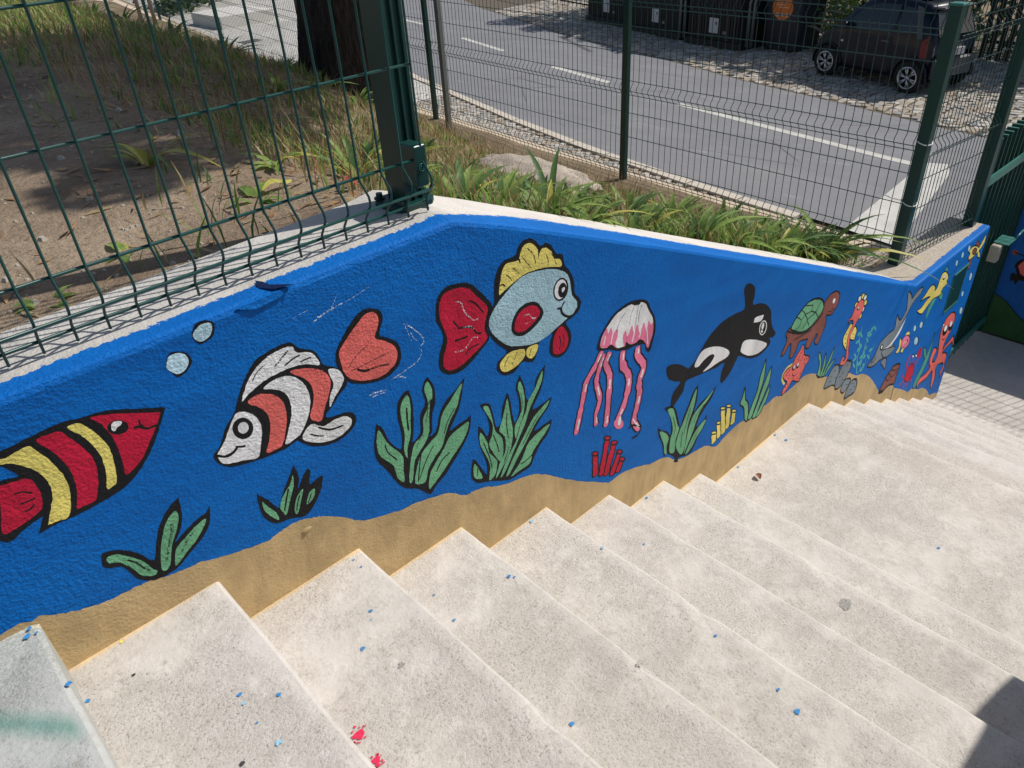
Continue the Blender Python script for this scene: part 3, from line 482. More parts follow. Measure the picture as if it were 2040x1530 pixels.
  ('f','l',0,[54006,7391,54011,7275,53949,7213,53833,7218,53685,7290,53536,7412,53415,7561,53346,7706,53342,7821,53403,7881,53518,7877,53664,7808,53813,7687,53935,7538]),
 ]),
 ('painted_bubble','small pale painted bubble rising near the octopus',[
  ('f','k',0,[49673,12579,49678,12476,49634,12413,49550,12404,49444,12450,49337,12541,49249,12659,49199,12781,49195,12883,49239,12945,49321,12954,49426,12910,49533,12820,49622,12702]),
  ('f','l',0,[49565,12628,49569,12540,49534,12487,49465,12478,49378,12516,49289,12592,49216,12691,49174,12795,49171,12881,49206,12934,49274,12943,49360,12906,49449,12831,49522,12732]),
 ]),
 ('painted_bubble','small pale painted bubble rising near the octopus',[
  ('f','k',0,[50421,12874,50427,12771,50383,12708,50298,12699,50190,12744,50080,12835,49991,12953,49938,13075,49934,13177,49977,13239,50061,13249,50168,13205,50277,13115,50368,12997]),
  ('f','l',0,[50311,12923,50316,12835,50281,12782,50211,12773,50122,12810,50032,12886,49957,12986,49913,13089,49909,13175,49944,13229,50013,13238,50101,13201,50192,13126,50267,13027]),
 ]),
 ('painted_bubble','small pale painted bubble rising near the octopus',[
  ('f','k',0,[51448,12976,51450,12881,51396,12827,51298,12825,51175,12876,51052,12968,50953,13085,50897,13201,50896,13295,50949,13349,51046,13351,51168,13302,51291,13210,51391,13094]),
  ('f','l',0,[51323,13030,51325,12949,51282,12902,51201,12900,51100,12941,50998,13019,50916,13116,50870,13215,50868,13295,50911,13341,50991,13344,51092,13303,51193,13227,51276,13129]),
 ]),
 ('painted_bubble','small pale painted bubble rising near the octopus',[
  ('f','k',0,[53847,10070,53864,9916,53811,9821,53698,9806,53549,9872,53393,10006,53262,10181,53181,10362,53165,10513,53218,10606,53329,10622,53476,10558,53631,10427,53764,10252]),
  ('f','l',0,[53697,10138,53712,10007,53668,9926,53576,9912,53453,9966,53324,10078,53216,10225,53148,10378,53134,10507,53177,10586,53268,10601,53389,10549,53517,10438,53627,10292]),
 ]),
 ('painted_bubble','small pale painted bubble rising near the octopus',[
  ('f','k',0,[53088,9082,53093,8979,53044,8921,52949,8920,52828,8976,52705,9077,52605,9204,52546,9330,52541,9432,52590,9490,52684,9491,52804,9437,52927,9336,53028,9210]),
  ('f','l',0,[52964,9142,52970,9054,52929,9004,52852,9002,52752,9048,52650,9133,52567,9239,52518,9346,52513,9433,52553,9482,52630,9485,52729,9440,52831,9356,52915,9250]),
 ]),
 ('painted_pot','brown painted jar shaped shell on the seabed',[
  ('o','n',130,[41328,7027,41667,7466,41996,7879,42440,8063,42781,8242,43780,7905,43858,7546,43840,7260,43797,6807,43711,6431,43004,6729,42431,6784,41923,6719]),
  ('s','k',73,[41789,7867,42062,7961,42490,7750,42831,7289,42369,7345,42006,7643,41789,7867]),
  ('s','k',74,[42544,8070,43164,7709,43783,7583]),
  ('s','k',74,[42752,7446,43259,7311,43608,7492]),
  ('f','k',0,[42006,6818,42050,6752,42027,6712,41942,6707,41811,6738,41662,6798,41524,6875,41424,6954,41381,7020,41404,7059,41488,7064,41617,7034,41766,6975,41905,6898]),
 ]),
 ('painted_crab','red painted crab with raised claws',[
  ('s','r',136,[45613,6512,45134,7344,45392,7754]),
  ('s','r',121,[46761,6259,47171,6491,47165,6921]),
  ('s','r',68,[45843,6945,45380,7464,45583,7723]),
  ('s','r',59,[46373,6629,46175,7087,46085,7309]),
  ('s','r',60,[46701,6472,46662,6856,46644,7076]),
  ('s','r',119,[45565,5739,45221,5728,44924,5632]),
  ('s','r',91,[45912,5534,45714,5354,45714,5135]),
  ('s','r',92,[46321,5328,46370,5021,46360,4709]),
  ('s','r',103,[46735,5340,47049,4994,47052,4770]),
  ('s','r',98,[45474,5908,45056,6361,45080,6531]),
  ('f','r',0,[47467,7038,47392,6946,47264,6913,47107,6945,46955,7037,46837,7169,46775,7315,46782,7446,46856,7538,46983,7571,47137,7540,47290,7450,47410,7318,47473,7171]),
  ('f','r',0,[47581,6698,47561,6632,47456,6626,47286,6683,47087,6789,46898,6924,46756,7061,46689,7172,46709,7237,46812,7243,46978,7189,47176,7084,47366,6950,47511,6812]),
  ('o','r',50,[45519,5824,45486,6208,45534,6550,45797,6816,46350,6671,46907,6065,47028,5508,46735,5340,46305,5292]),
  ('f','k',0,[46259,7335,46273,7276,46234,7253,46149,7270,46034,7324,45914,7404,45812,7493,45748,7575,45734,7633,45772,7656,45857,7640,45970,7587,46090,7507,46193,7418]),
  ('f','w',0,[46167,7330,46177,7292,46153,7276,46100,7286,46029,7320,45954,7370,45889,7428,45847,7481,45837,7519,45861,7535,45913,7525,45984,7492,46060,7441,46125,7384]),
  ('f','k',0,[46862,7112,46877,7058,46843,7036,46767,7051,46665,7099,46557,7170,46465,7251,46406,7326,46392,7379,46426,7401,46500,7387,46601,7339,46709,7268,46802,7187]),
  ('f','w',0,[46769,7107,46780,7068,46756,7052,46702,7062,46629,7097,46552,7148,46486,7206,46443,7260,46433,7299,46457,7315,46510,7305,46582,7271,46659,7220,46726,7161]),
 ]),
 ('painted_seaweed','long thin blue green painted seaweed between crab and octopus',[
  ('o','t2',51,[47727,7205,47821,7252,48227,6944,48731,6248,48781,5850,48126,6531]),
  ('o','t2',63,[47803,4086,47998,4838,48497,5482,48819,6207,49067,6834,49088,7918,49366,6450,49348,5327,49006,4724,48573,4163,48206,3815]),
 ]),
 ('painted_octopus','coral painted octopus with two big eyes',[
  ('o','c',101,[50734,6325,50507,6987,50444,7689,50796,8144,51498,8271,52306,7965,52726,7450,52882,6821,52652,6352,52229,5968,52093,5452,52257,5053,52443,5227,53055,5338,53642,5497,54039,5222,54497,4487,54438,4281,53886,4930,53472,4921,52791,4905,52317,4751,53164,4337,53627,3886,53629,3413,53877,2816,53714,2413,53551,2007,53263,2634,53507,2995,53220,3439,52112,3837,51897,3573,52247,2861,52369,2114,52116,1744,51812,2396,51465,3181,51196,3749,50707,3724,50269,3576,49706,3646,49002,3750,48737,3503,48554,4042,48932,4308,49748,4229,50299,4286,50409,4429,49854,5085,49815,5613,49992,6162,50631,5867,50764,5551,50584,5251,50580,4834,51126,4593,51295,4916,51116,5516]),
  ('s','n',87,[49962,5161,50020,4747,50429,4288]),
  ('f','k',0,[51846,6699,51763,6557,51591,6501,51366,6543,51133,6672,50938,6863,50820,7077,50800,7272,50883,7411,51051,7467,51272,7429,51504,7303,51701,7114,51824,6898]),
  ('f','w',0,[51624,6988,51576,6911,51476,6883,51344,6910,51206,6985,51090,7095,51019,7216,51006,7326,51053,7402,51152,7430,51283,7405,51420,7330,51537,7221,51610,7099]),
  ('f','k',0,[52784,6633,52708,6507,52547,6460,52334,6502,52112,6623,51925,6799,51811,6995,51789,7171,51864,7295,52022,7343,52231,7304,52452,7185,52641,7011,52760,6813]),
  ('f','w',0,[52517,6961,52474,6885,52384,6855,52265,6875,52141,6942,52037,7042,51973,7155,51962,7259,52005,7334,52094,7364,52212,7345,52335,7279,52440,7179,52505,7066]),
  ('s','k',77,[51292,6337,51692,6069,52044,6146]),
 ]),
 ('painted_fish','yellow painted fish with green fins beside the meter door',[
  ('f','t2',0,[47122,11610,47279,11110,46838,10551,46408,9969,46232,10727,46583,11170,46826,11582]),
  ('o','t2',61,[47427,12853,47526,13063,47672,13129,47994,12714,47224,12681,46975,12385]),
  ('o','t2',51,[47984,10754,47687,11095,48078,11235,48444,10793,48375,10522]),
  ('o','y',73,[46934,12401,47133,12821,47635,12776,48182,12430,48545,12006,48412,11838,48694,11584,48148,11501,47908,11375,47914,11115,47429,11123,46712,11264,46184,11113,45805,10976,45296,10808,44498,11229,44331,11441,44948,11401,45548,11660,45979,11702,45236,11927,44436,12022,44929,12191,45466,12542,46021,12503,46470,12153,46544,11909,46880,11993]),
  ('f','n',0,[47878,12249,47858,12181,47789,12150,47686,12163,47569,12218,47461,12303,47384,12400,47353,12492,47373,12559,47441,12590,47543,12577,47660,12524,47768,12440,47846,12342]),
  ('f','w',0,[47771,12318,47758,12265,47713,12238,47645,12243,47567,12279,47495,12339,47443,12411,47421,12480,47434,12533,47479,12560,47547,12555,47625,12520,47697,12460,47749,12388]),
  ('f','k',0,[47744,12241,47735,12215,47706,12205,47663,12211,47614,12234,47569,12268,47537,12307,47524,12343,47533,12369,47562,12379,47604,12373,47653,12350,47698,12316,47730,12277]),
 ]),
 ('painted_fish','yellow painted fish with brown spot near the top corner',[
  ('o','n',53,[52462,12820,52352,13200,52856,12956,53497,12353]),
  ('o','n',54,[52399,11178,51997,11537,52041,12007,52469,12026,52522,11497]),
  ('o','y',81,[51530,12300,51593,12572,51218,12849,51789,13014,52701,12738,53178,12463,53437,12597,53664,12890,53979,13116,54118,12589,53759,12226,53459,12142,53864,11850,54112,11405,53482,11705,53269,12059,52875,12032,52376,11985,51808,12039]),
  ('f','k',0,[52995,12195,52911,12116,52743,12099,52525,12148,52302,12251,52118,12388,52008,12533,51993,12655,52076,12733,52241,12751,52455,12705,52678,12603,52865,12466,52978,12321]),
  ('f','n',0,[52817,12277,52760,12217,52649,12199,52506,12226,52361,12293,52243,12386,52173,12487,52166,12576,52223,12635,52333,12654,52474,12628,52619,12562,52739,12469,52810,12367]),
 ]),
]
SAND_LINE=[(-1161,23692),(-1067,23686),(-734,23706),(-554,23611),(-427,23635),(-96,23409),(178,23279),(472,23177),(828,23114),(1207,23083),(1488,23025),(1761,22919),(2156,22836),(2446,22793),(2843,22631),(3267,22501),(3619,22402),(3941,22330),(4204,22384),(4460,22400),(4710,22376),(5069,22230),(5377,22044),(5852,21660),(5990,21495),(6375,21220),(6829,21053),(7390,20851),(7770,20799),(8344,20621),(8937,20403),(9495,19956),(9787,19911),(10266,19764),(10635,19541),(11099,19353),(11585,19235),(12166,19030),(12761,18622),(13292,18177),(14136,17483),(15460,16556),(15893,16298),(16549,16296),(17708,15921),(18197,15688),(19199,15413),(20030,14778),(20994,14498),(21985,14319),(22861,13772),(23429,13894),(24307,14035),(25019,13959),(25800,13663),(26486,13865),(26995,13818),(27663,13853),(28249,13602),(29405,13598),(30293,13691),(31365,13304),(32404,12566),(33599,12081),(34462,12025),(36084,10979),(37015,10390),(38005,9999),(39434,8985),(41125,7278),(41792,6713),(43169,6675),(43890,6083),(43921,6021),(45586,5044),(47061,4092),(47721,4011),(49200,3186),(50014,2903),(51336,2020),(52301,1101),(53372,722),(54216,284),(55116,-220)]
SPOTS= [(0.504,1.112,2.051,0.0062,'b'),(0.432,1.039,2.051,0.0071,'b'),(0.566,1.274,2.051,0.0039,'b'),(0.566,1.241,2.051,0.0039,'b'),(0.165,1.005,2.207,0.0064,'b'),(0.216,0.952,2.207,0.0063,'b'),(0.169,0.867,2.207,0.0081,'l'),(-0.051,1.113,2.356,0.0072,'b'),(-0.044,1.201,2.207,0.0069,'b'),(0.887,1.063,1.893,0.0069,'b'),(0.896,1.051,1.893,0.0041,'b'),(0.708,1.16,1.893,0.0041,'b'),(0.694,0.658,1.893,0.0085,'b'),(1.169,0.361,1.732,0.0098,'b'),(1.476,1.057,1.573,0.0052,'b'),(1.219,0.625,1.732,0.0058,'b'),(1.793,1.285,1.423,0.008,'b'),(2.797,1.227,1.151,0.0102,'b'),(2.797,1.285,1.151,0.0077,'b'),(0.051,1.29,2.207,0.0048,'y'),(1.186,1.289,1.732,0.0082,'l'),(0.312,0.876,2.051,0.0189,'r'),(0.306,0.807,2.051,0.0131,'r'),(0.039,1.194,2.207,0.0046,'k'),(0.105,0.878,2.207,0.0061,'k'),(0.468,0.944,2.051,0.0104,'s'),(0.918,0.648,1.893,0.0115,'s'),(-0.065,1.290,2.356,0.0068,'b'),(-0.073,1.274,2.356,0.009,'b'),(-0.058,1.27,2.356,0.0045,'b'),(2.477,1.283,1.151,0.0072,'b'),(0.693,1.06,1.893,0.0053,'b'),(2.584,0.446,1.151,0.0069,'b'),(0.162,0.982,2.207,0.0053,'l'),(1.253,1.049,1.732,0.0063,'l'),(1.827,0.508,1.423,0.0295,'s'),(0.16,0.929,2.207,0.0031,'b'),(0.492,1.091,2.051,0.0037,'l'),(1.19,0.424,1.732,0.0057,'b')]
# ------------------------------------------------------------------ helpers
class MB:
    def __init__(s): s.v=[];s.f=[];s.m=[];s.uv=None;s.sm=[]
    def add(s,vs,fs,m=0,smooth=False):
        o=len(s.v); s.v.extend([tuple(v) for v in vs])
        for f in fs: s.f.append([i+o for i in f]); s.m.append(m); s.sm.append(smooth)
    def box(s,lo,hi,m=0,M=None,b=0):
        x0,y0,z0=lo;x1,y1,z1=hi
        if b:
            vs=[];top=[(x0+b,y0+b),(x1-b,y0+b),(x1-b,y1-b),(x0+b,y1-b)];mid=[(x0,y0),(x1,y0),(x1,y1),(x0,y1)]
            vs=[(a,c,z0) for a,c in mid]+[(a,c,z1-b) for a,c in mid]+[(a,c,z1) for a,c in top]
            fs=[(3,2,1,0)]+[(i,(i+1)%4,4+(i+1)%4,4+i) for i in range(4)]+[(4+i,4+(i+1)%4,8+(i+1)%4,8+i) for i in range(4)]+[(8,9,10,11)]
        else:
            vs=[(x0,y0,z0),(x1,y0,z0),(x1,y1,z0),(x0,y1,z0),(x0,y0,z1),(x1,y0,z1),(x1,y1,z1),(x0,y1,z1)]
            fs=[(3,2,1,0),(4,5,6,7),(0,1,5,4),(1,2,6,5),(2,3,7,6),(3,0,4,7)]
        if M is not None: vs=[M@Vector(v) for v in vs]
        s.add(vs,fs,m)
    def tube(s,pts,r,n=6,m=0,cap=True,smooth=True):
        pts=[Vector(p) for p in pts];rs=r if isinstance(r,(list,tuple)) else [r]*len(pts)
        vs=[];fs=[];up=None
        for i,p in enumerate(pts):
            d=(pts[min(i+1,len(pts)-1)]-pts[max(i-1,0)]).normalized()
            if up is None: up=Vector((0,0,1)) if abs(d.z)<.9 else Vector((1,0,0))
            a=d.cross(up)
            if a.length<1e-4: a=d.cross(Vector((0,1,0)))
            a.normalize(); b=a.cross(d).normalized(); up=b
            for k in range(n):
                t=2*math.pi*k/n; vs.append(p+(a*math.cos(t)+b*math.sin(t))*rs[i])
        for i in range(len(pts)-1):
            for k in range(n): fs.append((i*n+k,i*n+(k+1)%n,(i+1)*n+(k+1)%n,(i+1)*n+k))
        if cap: fs.append(tuple(range(n))[::-1]); fs.append(tuple((len(pts)-1)*n+k for k in range(n)))
        s.add(vs,fs,m,smooth)
    def prism(s,poly,z0,z1,m=0):      # poly xy, vertical extrusion
        n=len(poly); vs=[(x,y,z0) for x,y in poly]+[(x,y,z1) for x,y in poly]
        s.add(vs,[tuple(range(n))[::-1],tuple(range(n,2*n))]+[(i,(i+1)%n,n+(i+1)%n,n+i) for i in range(n)],m)
    def build(s,name,mats,parent=None,loc=None):
        me=bpy.data.meshes.new(name); 
        if loc is not None: s.v=[(a-loc[0],b-loc[1],c-loc[2]) for a,b,c in s.v]
        me.from_pydata(s.v,[],s.f)
        for m in (mats if isinstance(mats,(list,tuple)) else [mats]): me.materials.append(m)
        me.polygons.foreach_set('material_index',s.m); me.polygons.foreach_set('use_smooth',s.sm)
        if s.uv:
            l=me.uv_layers.new(name='UVMap'); k=0
            for i,u in enumerate(s.uv): l.data[i].uv=u
        me.update(); o=bpy.data.objects.new(name,me); SC.collection.objects.link(o)
        if loc is not None: o.location=loc
        if parent is not None: o.parent=parent
        return o
def empty(name,loc=(0,0,0)):
    o=bpy.data.objects.new(name,None); SC.collection.objects.link(o); o.location=loc; o.empty_display_size=.1; return o
def tag(o,label=None,cat=None,group=None,kind=None):
    for k,v in (('label',label),('category',cat),('group',group),('kind',kind)):
        if v: o[k]=v
    return o
def par(o,p):      # parent keeping world place (parents are unrotated)
    o.parent=p; o.location=Vector(o.location)-p.location if p.rotation_euler.z==0 else o.location
def interp(x,X,Y):
    if x<=X[0]: return Y[0]
    for i in range(1,len(X)):
        if x<=X[i]: return Y[i-1]+(Y[i]-Y[i-1])*(x-X[i-1])/(X[i]-X[i-1])
    return Y[-1]
# ------------------------------------------------------------------ materials
class N:
    def __init__(s,name,rough=.8,spec=.3,metal=0):
        s.mat=bpy.data.materials.new(name); s.mat.use_nodes=True; s.t=s.mat.node_tree; s.b=s.t.nodes['Principled BSDF']
        s.b.inputs['Roughness'].default_value=rough; s.b.inputs['Specular IOR Level'].default_value=spec; s.b.inputs['Metallic'].default_value=metal
        s.geo=None
    def n(s,t,**k):
        x=s.t.nodes.new(t)
        for a,b in k.items(): setattr(x,a,b)
        return x
    def l(s,a,b): s.t.links.new(a,b)
    def pos(s):
        if s.geo is None: s.geo=s.n('ShaderNodeNewGeometry').outputs['Position']
        return s.geo
    def noise(s,scale,detail=4,rough=.55,vec=None,dist=0,out=0):
        x=s.n('ShaderNodeTexNoise'); x.inputs['Scale'].default_value=scale; x.inputs['Detail'].default_value=detail; x.inputs['Roughness'].default_value=rough; x.inputs['Distortion'].default_value=dist
        s.l(vec or s.pos(),x.inputs['Vector']); return x.outputs[out]
    def vor(s,scale,feature='F1',out='Distance',vec=None,rand=1):
        x=s.n('ShaderNodeTexVoronoi',feature=feature); x.inputs['Scale'].default_value=scale; x.inputs['Randomness'].default_value=rand
        s.l(vec or s.pos(),x.inputs['Vector']); return x.outputs[out]
    def ramp(s,v,*st):
        x=s.n('ShaderNodeValToRGB'); e=x.color_ramp.elements
        while len(e)<len(st): e.new(.5)
        for a,(p,c) in zip(e,st): a.position=p; a.color=(c,c,c,1) if not isinstance(c,tuple) else (*c,1)
        s.l(v,x.inputs[0]); return x.outputs[0]
    def mix(s,f,a,b,mode='MIX'):
        x=s.n('ShaderNodeMix',data_type='RGBA',blend_type=mode); 
        for i,v in ((0,f),(6,a),(7,b)):
            if hasattr(v,'links'): s.l(v,x.inputs[i])
            else: x.inputs[i].default_value=v if i==0 else (*v,1)
        return x.outputs[2]
    def math(s,op,a,b=0,c=0):
        x=s.n('ShaderNodeMath',operation=op)
        for i,v in enumerate((a,b,c)):
            if hasattr(v,'links'): s.l(v,x.inputs[i])
            else: x.inputs[i].default_value=v
        return x.outputs[0]
    def sep(s,v=None):
        x=s.n('ShaderNodeSeparateXYZ'); s.l(v or s.pos(),x.inputs[0]); return x.outputs
    def scale(s,vec,v):
        x=s.n('ShaderNodeVectorMath',operation='MULTIPLY'); s.l(vec,x.inputs[0]); x.inputs[1].default_value=v; return x.outputs[0]
    def bump(s,h,strength=.5,dist=.01,prev=None):
        x=s.n('ShaderNodeBump'); x.inputs['Strength'].default_value=strength; x.inputs['Distance'].default_value=dist; s.l(h,x.inputs['Height'])
        if prev is not None: s.l(prev,x.inputs['Normal'])
        return x.outputs[0]
    def mixv(s):
        a=s.n('ShaderNodeVectorMath',operation='MULTIPLY'); s.l(s.noise(6,4,.6,out=1),a.inputs[0]); a.inputs[1].default_value=(.12,.12,.12); q=s.n('ShaderNodeVectorMath',operation='ADD'); s.l(s.pos(),q.inputs[0]); s.l(a.outputs[0],q.inputs[1]); return q.outputs[0]
    def out(s,col=None,nrm=None,rough=None):
        if col is not None:
            if hasattr(col,'links'): s.l(col,s.b.inputs['Base Color'])
            else: s.b.inputs['Base Color'].default_value=(*col,1)
        if nrm is not None: s.l(nrm,s.b.inputs['Normal'])
        if rough is not None: s.l(rough,s.b.inputs['Roughness'])
        return s.mat
def plain(name,col,rough=.6,spec=.3,metal=0,var=.15,sc=20,bump=0):
    m=N(name,rough,spec,metal); n=m.noise(sc,4)
    c=m.mix(n,tuple(v*(1-var) for v in col),tuple(min(1,v*(1+var)) for v in col))
    return m.out(c,m.bump(n,bump,.005) if bump else None)
# rendered plaster relief shared by every paint on the wall
def plaster(m,k=1.0):
    k=k*m.__dict__.get('soft',1)
    # coarse at the left, finer and smoother to the right, as trowelled
    x=m.sep()[0]; f=m.ramp(m.math('MULTIPLY',x,.25),(0,1.0),(.3,.75),(.45,.3),(1,.2))
    v=m.scale(m.pos(),(1,1,1.12))
    a=m.noise(150,3,.55,v); b=m.noise(62,3,.5,v)
    sc=m.ramp(m.noise(2.3,3),(.42,.55),(.62,1))
    h=m.math('MULTIPLY',m.math('ADD',a,m.math('MULTIPLY',b,1.0)),m.math('MULTIPLY',f,sc))
    u=m.noise(3.0,2)
    st=m.ramp(m.noise(6,2,.5,m.scale(m.pos(),(.6,1,7))),(.70,0),(.73,1))
    n1=m.bump(h,.95*k,.0050)
    n2=m.bump(u,.35,.02,n1)
    return n2,a
def paint(name,col,dry=0):
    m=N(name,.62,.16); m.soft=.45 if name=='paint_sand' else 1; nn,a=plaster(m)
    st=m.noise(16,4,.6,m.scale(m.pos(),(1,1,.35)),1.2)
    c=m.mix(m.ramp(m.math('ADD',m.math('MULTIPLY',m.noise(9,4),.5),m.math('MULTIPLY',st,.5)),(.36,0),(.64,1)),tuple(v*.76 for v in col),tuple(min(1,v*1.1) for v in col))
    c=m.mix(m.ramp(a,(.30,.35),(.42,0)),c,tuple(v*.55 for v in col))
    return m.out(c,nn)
BLUE=(.0,.118,.42)
PC={'k':(.012,.012,.014),'g':(.16,.42,.23),'r':(.52,.012,.045),'y':(.78,.66,.17),'w':(.80,.80,.80),'c':(.78,.155,.135),'b':(.38,.58,.66),'l':(.47,.67,.76),'p':(.80,.20,.34),'s':(.20,.24,.27),'n':(.25,.085,.07),'t':(.09,.42,.40),'t2':(.07,.34,.26),'sand':(.52,.375,.19)}
PM={k:paint('paint_'+k,v) for k,v in PC.items()}
def drypaint(name,col,thr):
    m=N(name,.7,.2); nn,a=plaster(m)
    al=m.ramp(m.noise(260,3,.7),(thr,0),(thr+.06,1)); 
    tr=m.n('ShaderNodeBsdfTransparent'); mx=m.n('ShaderNodeMixShader'); m.l(al,mx.inputs[0]); m.l(tr.outputs[0],mx.inputs[1]); m.l(m.b.outputs[0],mx.inputs[2])
    m.l(mx.outputs[0],m.t.nodes['Material Output'].inputs[0]); return m.out(col,nn)
PM['h']=drypaint('paint_chalk',(.7,.78,.82),.50); PM['g1']=drypaint('paint_dry_black',(.02,.02,.02),.43); PM['g2']=drypaint('paint_dry_dark',(.03,.05,.035),.47)
# the wall itself: blue paint on front and lip, bare concrete / white coping behind the brushed edge (u in UV)
def wall_mat():
    m=N('wall_paint_and_coping',.62,.16); nn,a=plaster(m)
    uvn=m.n('ShaderNodeUVMap'); u=m.sep(uvn.outputs[0])[0]
    X=m.sep()[0]
    edge=m.math('ADD',u,m.math('MULTIPLY',m.math('SUBTRACT',m.noise(70,5,.75),.5),.9)); edge=m.math('ADD',edge,m.math('MULTIPLY',m.math('SUBTRACT',m.noise(9,2),.5),.25))
    msk=m.ramp(edge,(.98,0),(1.02,1))
    st=m.noise(5,5,.65,m.scale(m.pos(),(.5,1,1.6)),1.0)
    blue=m.mix(m.ramp(st,(.35,0),(.65,1)),(.0,.106,.40),(.0,.134,.48))
    blue=m.mix(m.ramp(m.vor(21),(.022,1),(.03,0)),blue,(.04,.24,.56))
    blue=m.mix(m.math('MULTIPLY',m.ramp(m.noise(2.2,5,.7),(.60,0),(.68,1)),.35),blue,(.004,.092,.36))
    blue=m.mix(m.ramp(a,(.30,.3),(.42,0)),blue,tuple(v*.6 for v in BLUE))
    g=m.noise(7,5,.6); sp=m.noise(220,4,.7)
    grey=m.mix(m.ramp(g,(.3,0),(.7,1)),(.42,.40,.365),(.56,.535,.49)); grey=m.mix(m.ramp(sp,(.28,.6),(.42,0)),grey,(.24,.22,.2))
    white=m.mix(m.ramp(g,(.3,0),(.7,1)),(.58,.54,.49),(.68,.64,.59))
    rough=m.mix(m.ramp(m.noise(90,5,.7),(.35,0),(.65,1)),(.30,.25,.20),(.52,.46,.38)); rough=m.mix(m.ramp(m.vor(140),(.0,1),(.25,0)),rough,(.62,.58,.52))
    s1=m.ramp(m.math('MULTIPLY',X,.1),(.104,0),(.110,1)); s2=m.ramp(m.math('ADD',m.math('MULTIPLY',X,.1),m.math('MULTIPLY',g,.004)),(.430,0),(.434,1))
    c=m.mix(s1,grey,white); c=m.mix(s2,c,rough); c=m.mix(msk,blue,c)
    return m.out(c,nn)
M_WALL=wall_mat()
def concrete(name,lo,hi,patch=True,tan=True,wear=False):
    m=N(name,.85,.25)
    big=m.noise(1.6,4,.6); mid=m.noise(14,5,.65); fine=m.noise(150,5,.75); agg=m.vor(210,out='Color')
    c=m.mix(m.ramp(mid,(.3,0),(.72,1)),lo,hi)
    c=m.mix(m.math('MULTIPLY',m.ramp(big,(.38,0),(.62,1)),.45),c,tuple(v*1.12 for v in hi))
    # worn open aggregate: dark pits where the laitance is gone
    if tan:
        un=m.n('ShaderNodeUVMap').outputs[0]; us=m.sep(un)[0]; ud=m.math('ADD',us,m.math('MULTIPLY',m.math('SUBTRACT',m.noise(12,4,.65),.5),.05)); nos=m.ramp(m.math('MULTIPLY',ud,10),(.14,1),(.42,0)); c=m.mix(m.math('MULTIPLY',nos,.14),c,(.62,.59,.54)); back=m.ramp(m.math('MULTIPLY',m.sep(un)[1],10),(.02,1),(.35,0))
    worn=m.ramp(m.math('ADD',m.noise(3.2,5,.7),m.math('MULTIPLY',m.noise(40,2),.12)),(.44,.15),(.60,1))
    if tan: worn=m.math('MULTIPLY',worn,m.math('SUBTRACT',1,m.math('MULTIPLY',nos,.45)))
    pit=m.math('MULTIPLY',m.ramp(fine,(.36,1),(.46,0)),worn)
    c=m.mix(m.math('MULTIPLY',pit,.75),c,(.23,.20,.16))
    sm_=m.ramp(m.noise(.9,6,.72,dist=.8),(.55,0),(.60,1)); c=m.mix(m.math('MULTIPLY',sm_,.35),c,(.64,.60,.57))
    sp_=m.ramp(m.vor(9,vec=m.mixv()),(.03,1),(.05,0)); c=m.mix(m.math('MULTIPLY',sp_,.45),c,(.25,.23,.21))
    c=m.mix(m.math('MULTIPLY',m.math('MULTIPLY',worn,m.ramp(m.noise(55,4,.7),(.35,1),(.6,0))),.32),c,(.38,.33,.27))
    pale=m.math('MULTIPLY',m.ramp(m.vor(150),(.06,1),(.16,0)),worn); c=m.mix(m.math('MULTIPLY',pale,.5),c,(.66,.62,.56))
    pk=m.ramp(m.noise(1.1,3),(.55,0),(.7,1)); c=m.mix(m.math('MULTIPLY',pk,.25),c,(.50,.40,.33))
    gr=m.ramp(m.noise(2.1,4,.6,m.scale(m.pos(),(1,1.7,1))),(.58,0),(.66,1)); c=m.mix(m.math('MULTIPLY',gr,.3),c,(.42,.40,.37))
    if tan:
        Y=m.sep()[1]; e=m.math('ADD',Y,m.math('MULTIPLY',m.math('SUBTRACT',m.noise(60,4,.7),.5),.022)); e=m.math('ADD',e,m.math('MULTIPLY',m.math('SUBTRACT',m.noise(5,2),.5),.03))
        X=m.sep()[0]
        tm=m.math('MULTIPLY',m.ramp(e,(.0,0),(1,1)),1); tm=m.n('ShaderNodeMapRange'); m.l(e,tm.inputs[0]); tm.inputs[1].default_value=1.288; tm.inputs[2].default_value=1.296
        xm=m.n('ShaderNodeMapRange'); m.l(X,xm.inputs[0]); xm.inputs[1].default_value=-.07; xm.inputs[2].default_value=-.03
        c=m.mix(m.math('MULTIPLY',m.math('MULTIPLY',tm.outputs[0],xm.outputs[0]),.8),c,(.66,.49,.26))
    ck=m.vor(1.7,'DISTANCE_TO_EDGE',vec=m.mixv()); c=m.mix(m.math('MULTIPLY',m.math('MULTIPLY',m.ramp(ck,(.0008,1),(.0022,0)),m.ramp(m.noise(1.9,2),(.58,0),(.64,1))),.32),c,(.26,.23,.19))
    if tan: c=m.mix(m.math('MULTIPLY',back,m.math('MULTIPLY',m.noise(25,3),.4)),c,(.33,.29,.25))
    h=m.math('ADD',m.math('MULTIPLY',fine,worn),m.math('MULTIPLY',mid,.4))
    n=m.bump(h,1.0,.005)
    return m,c,n
def stair_mat():
    m,c,n=concrete('stair_concrete',(.52,.48,.43),(.63,.595,.545))
    return m.out(c,n)
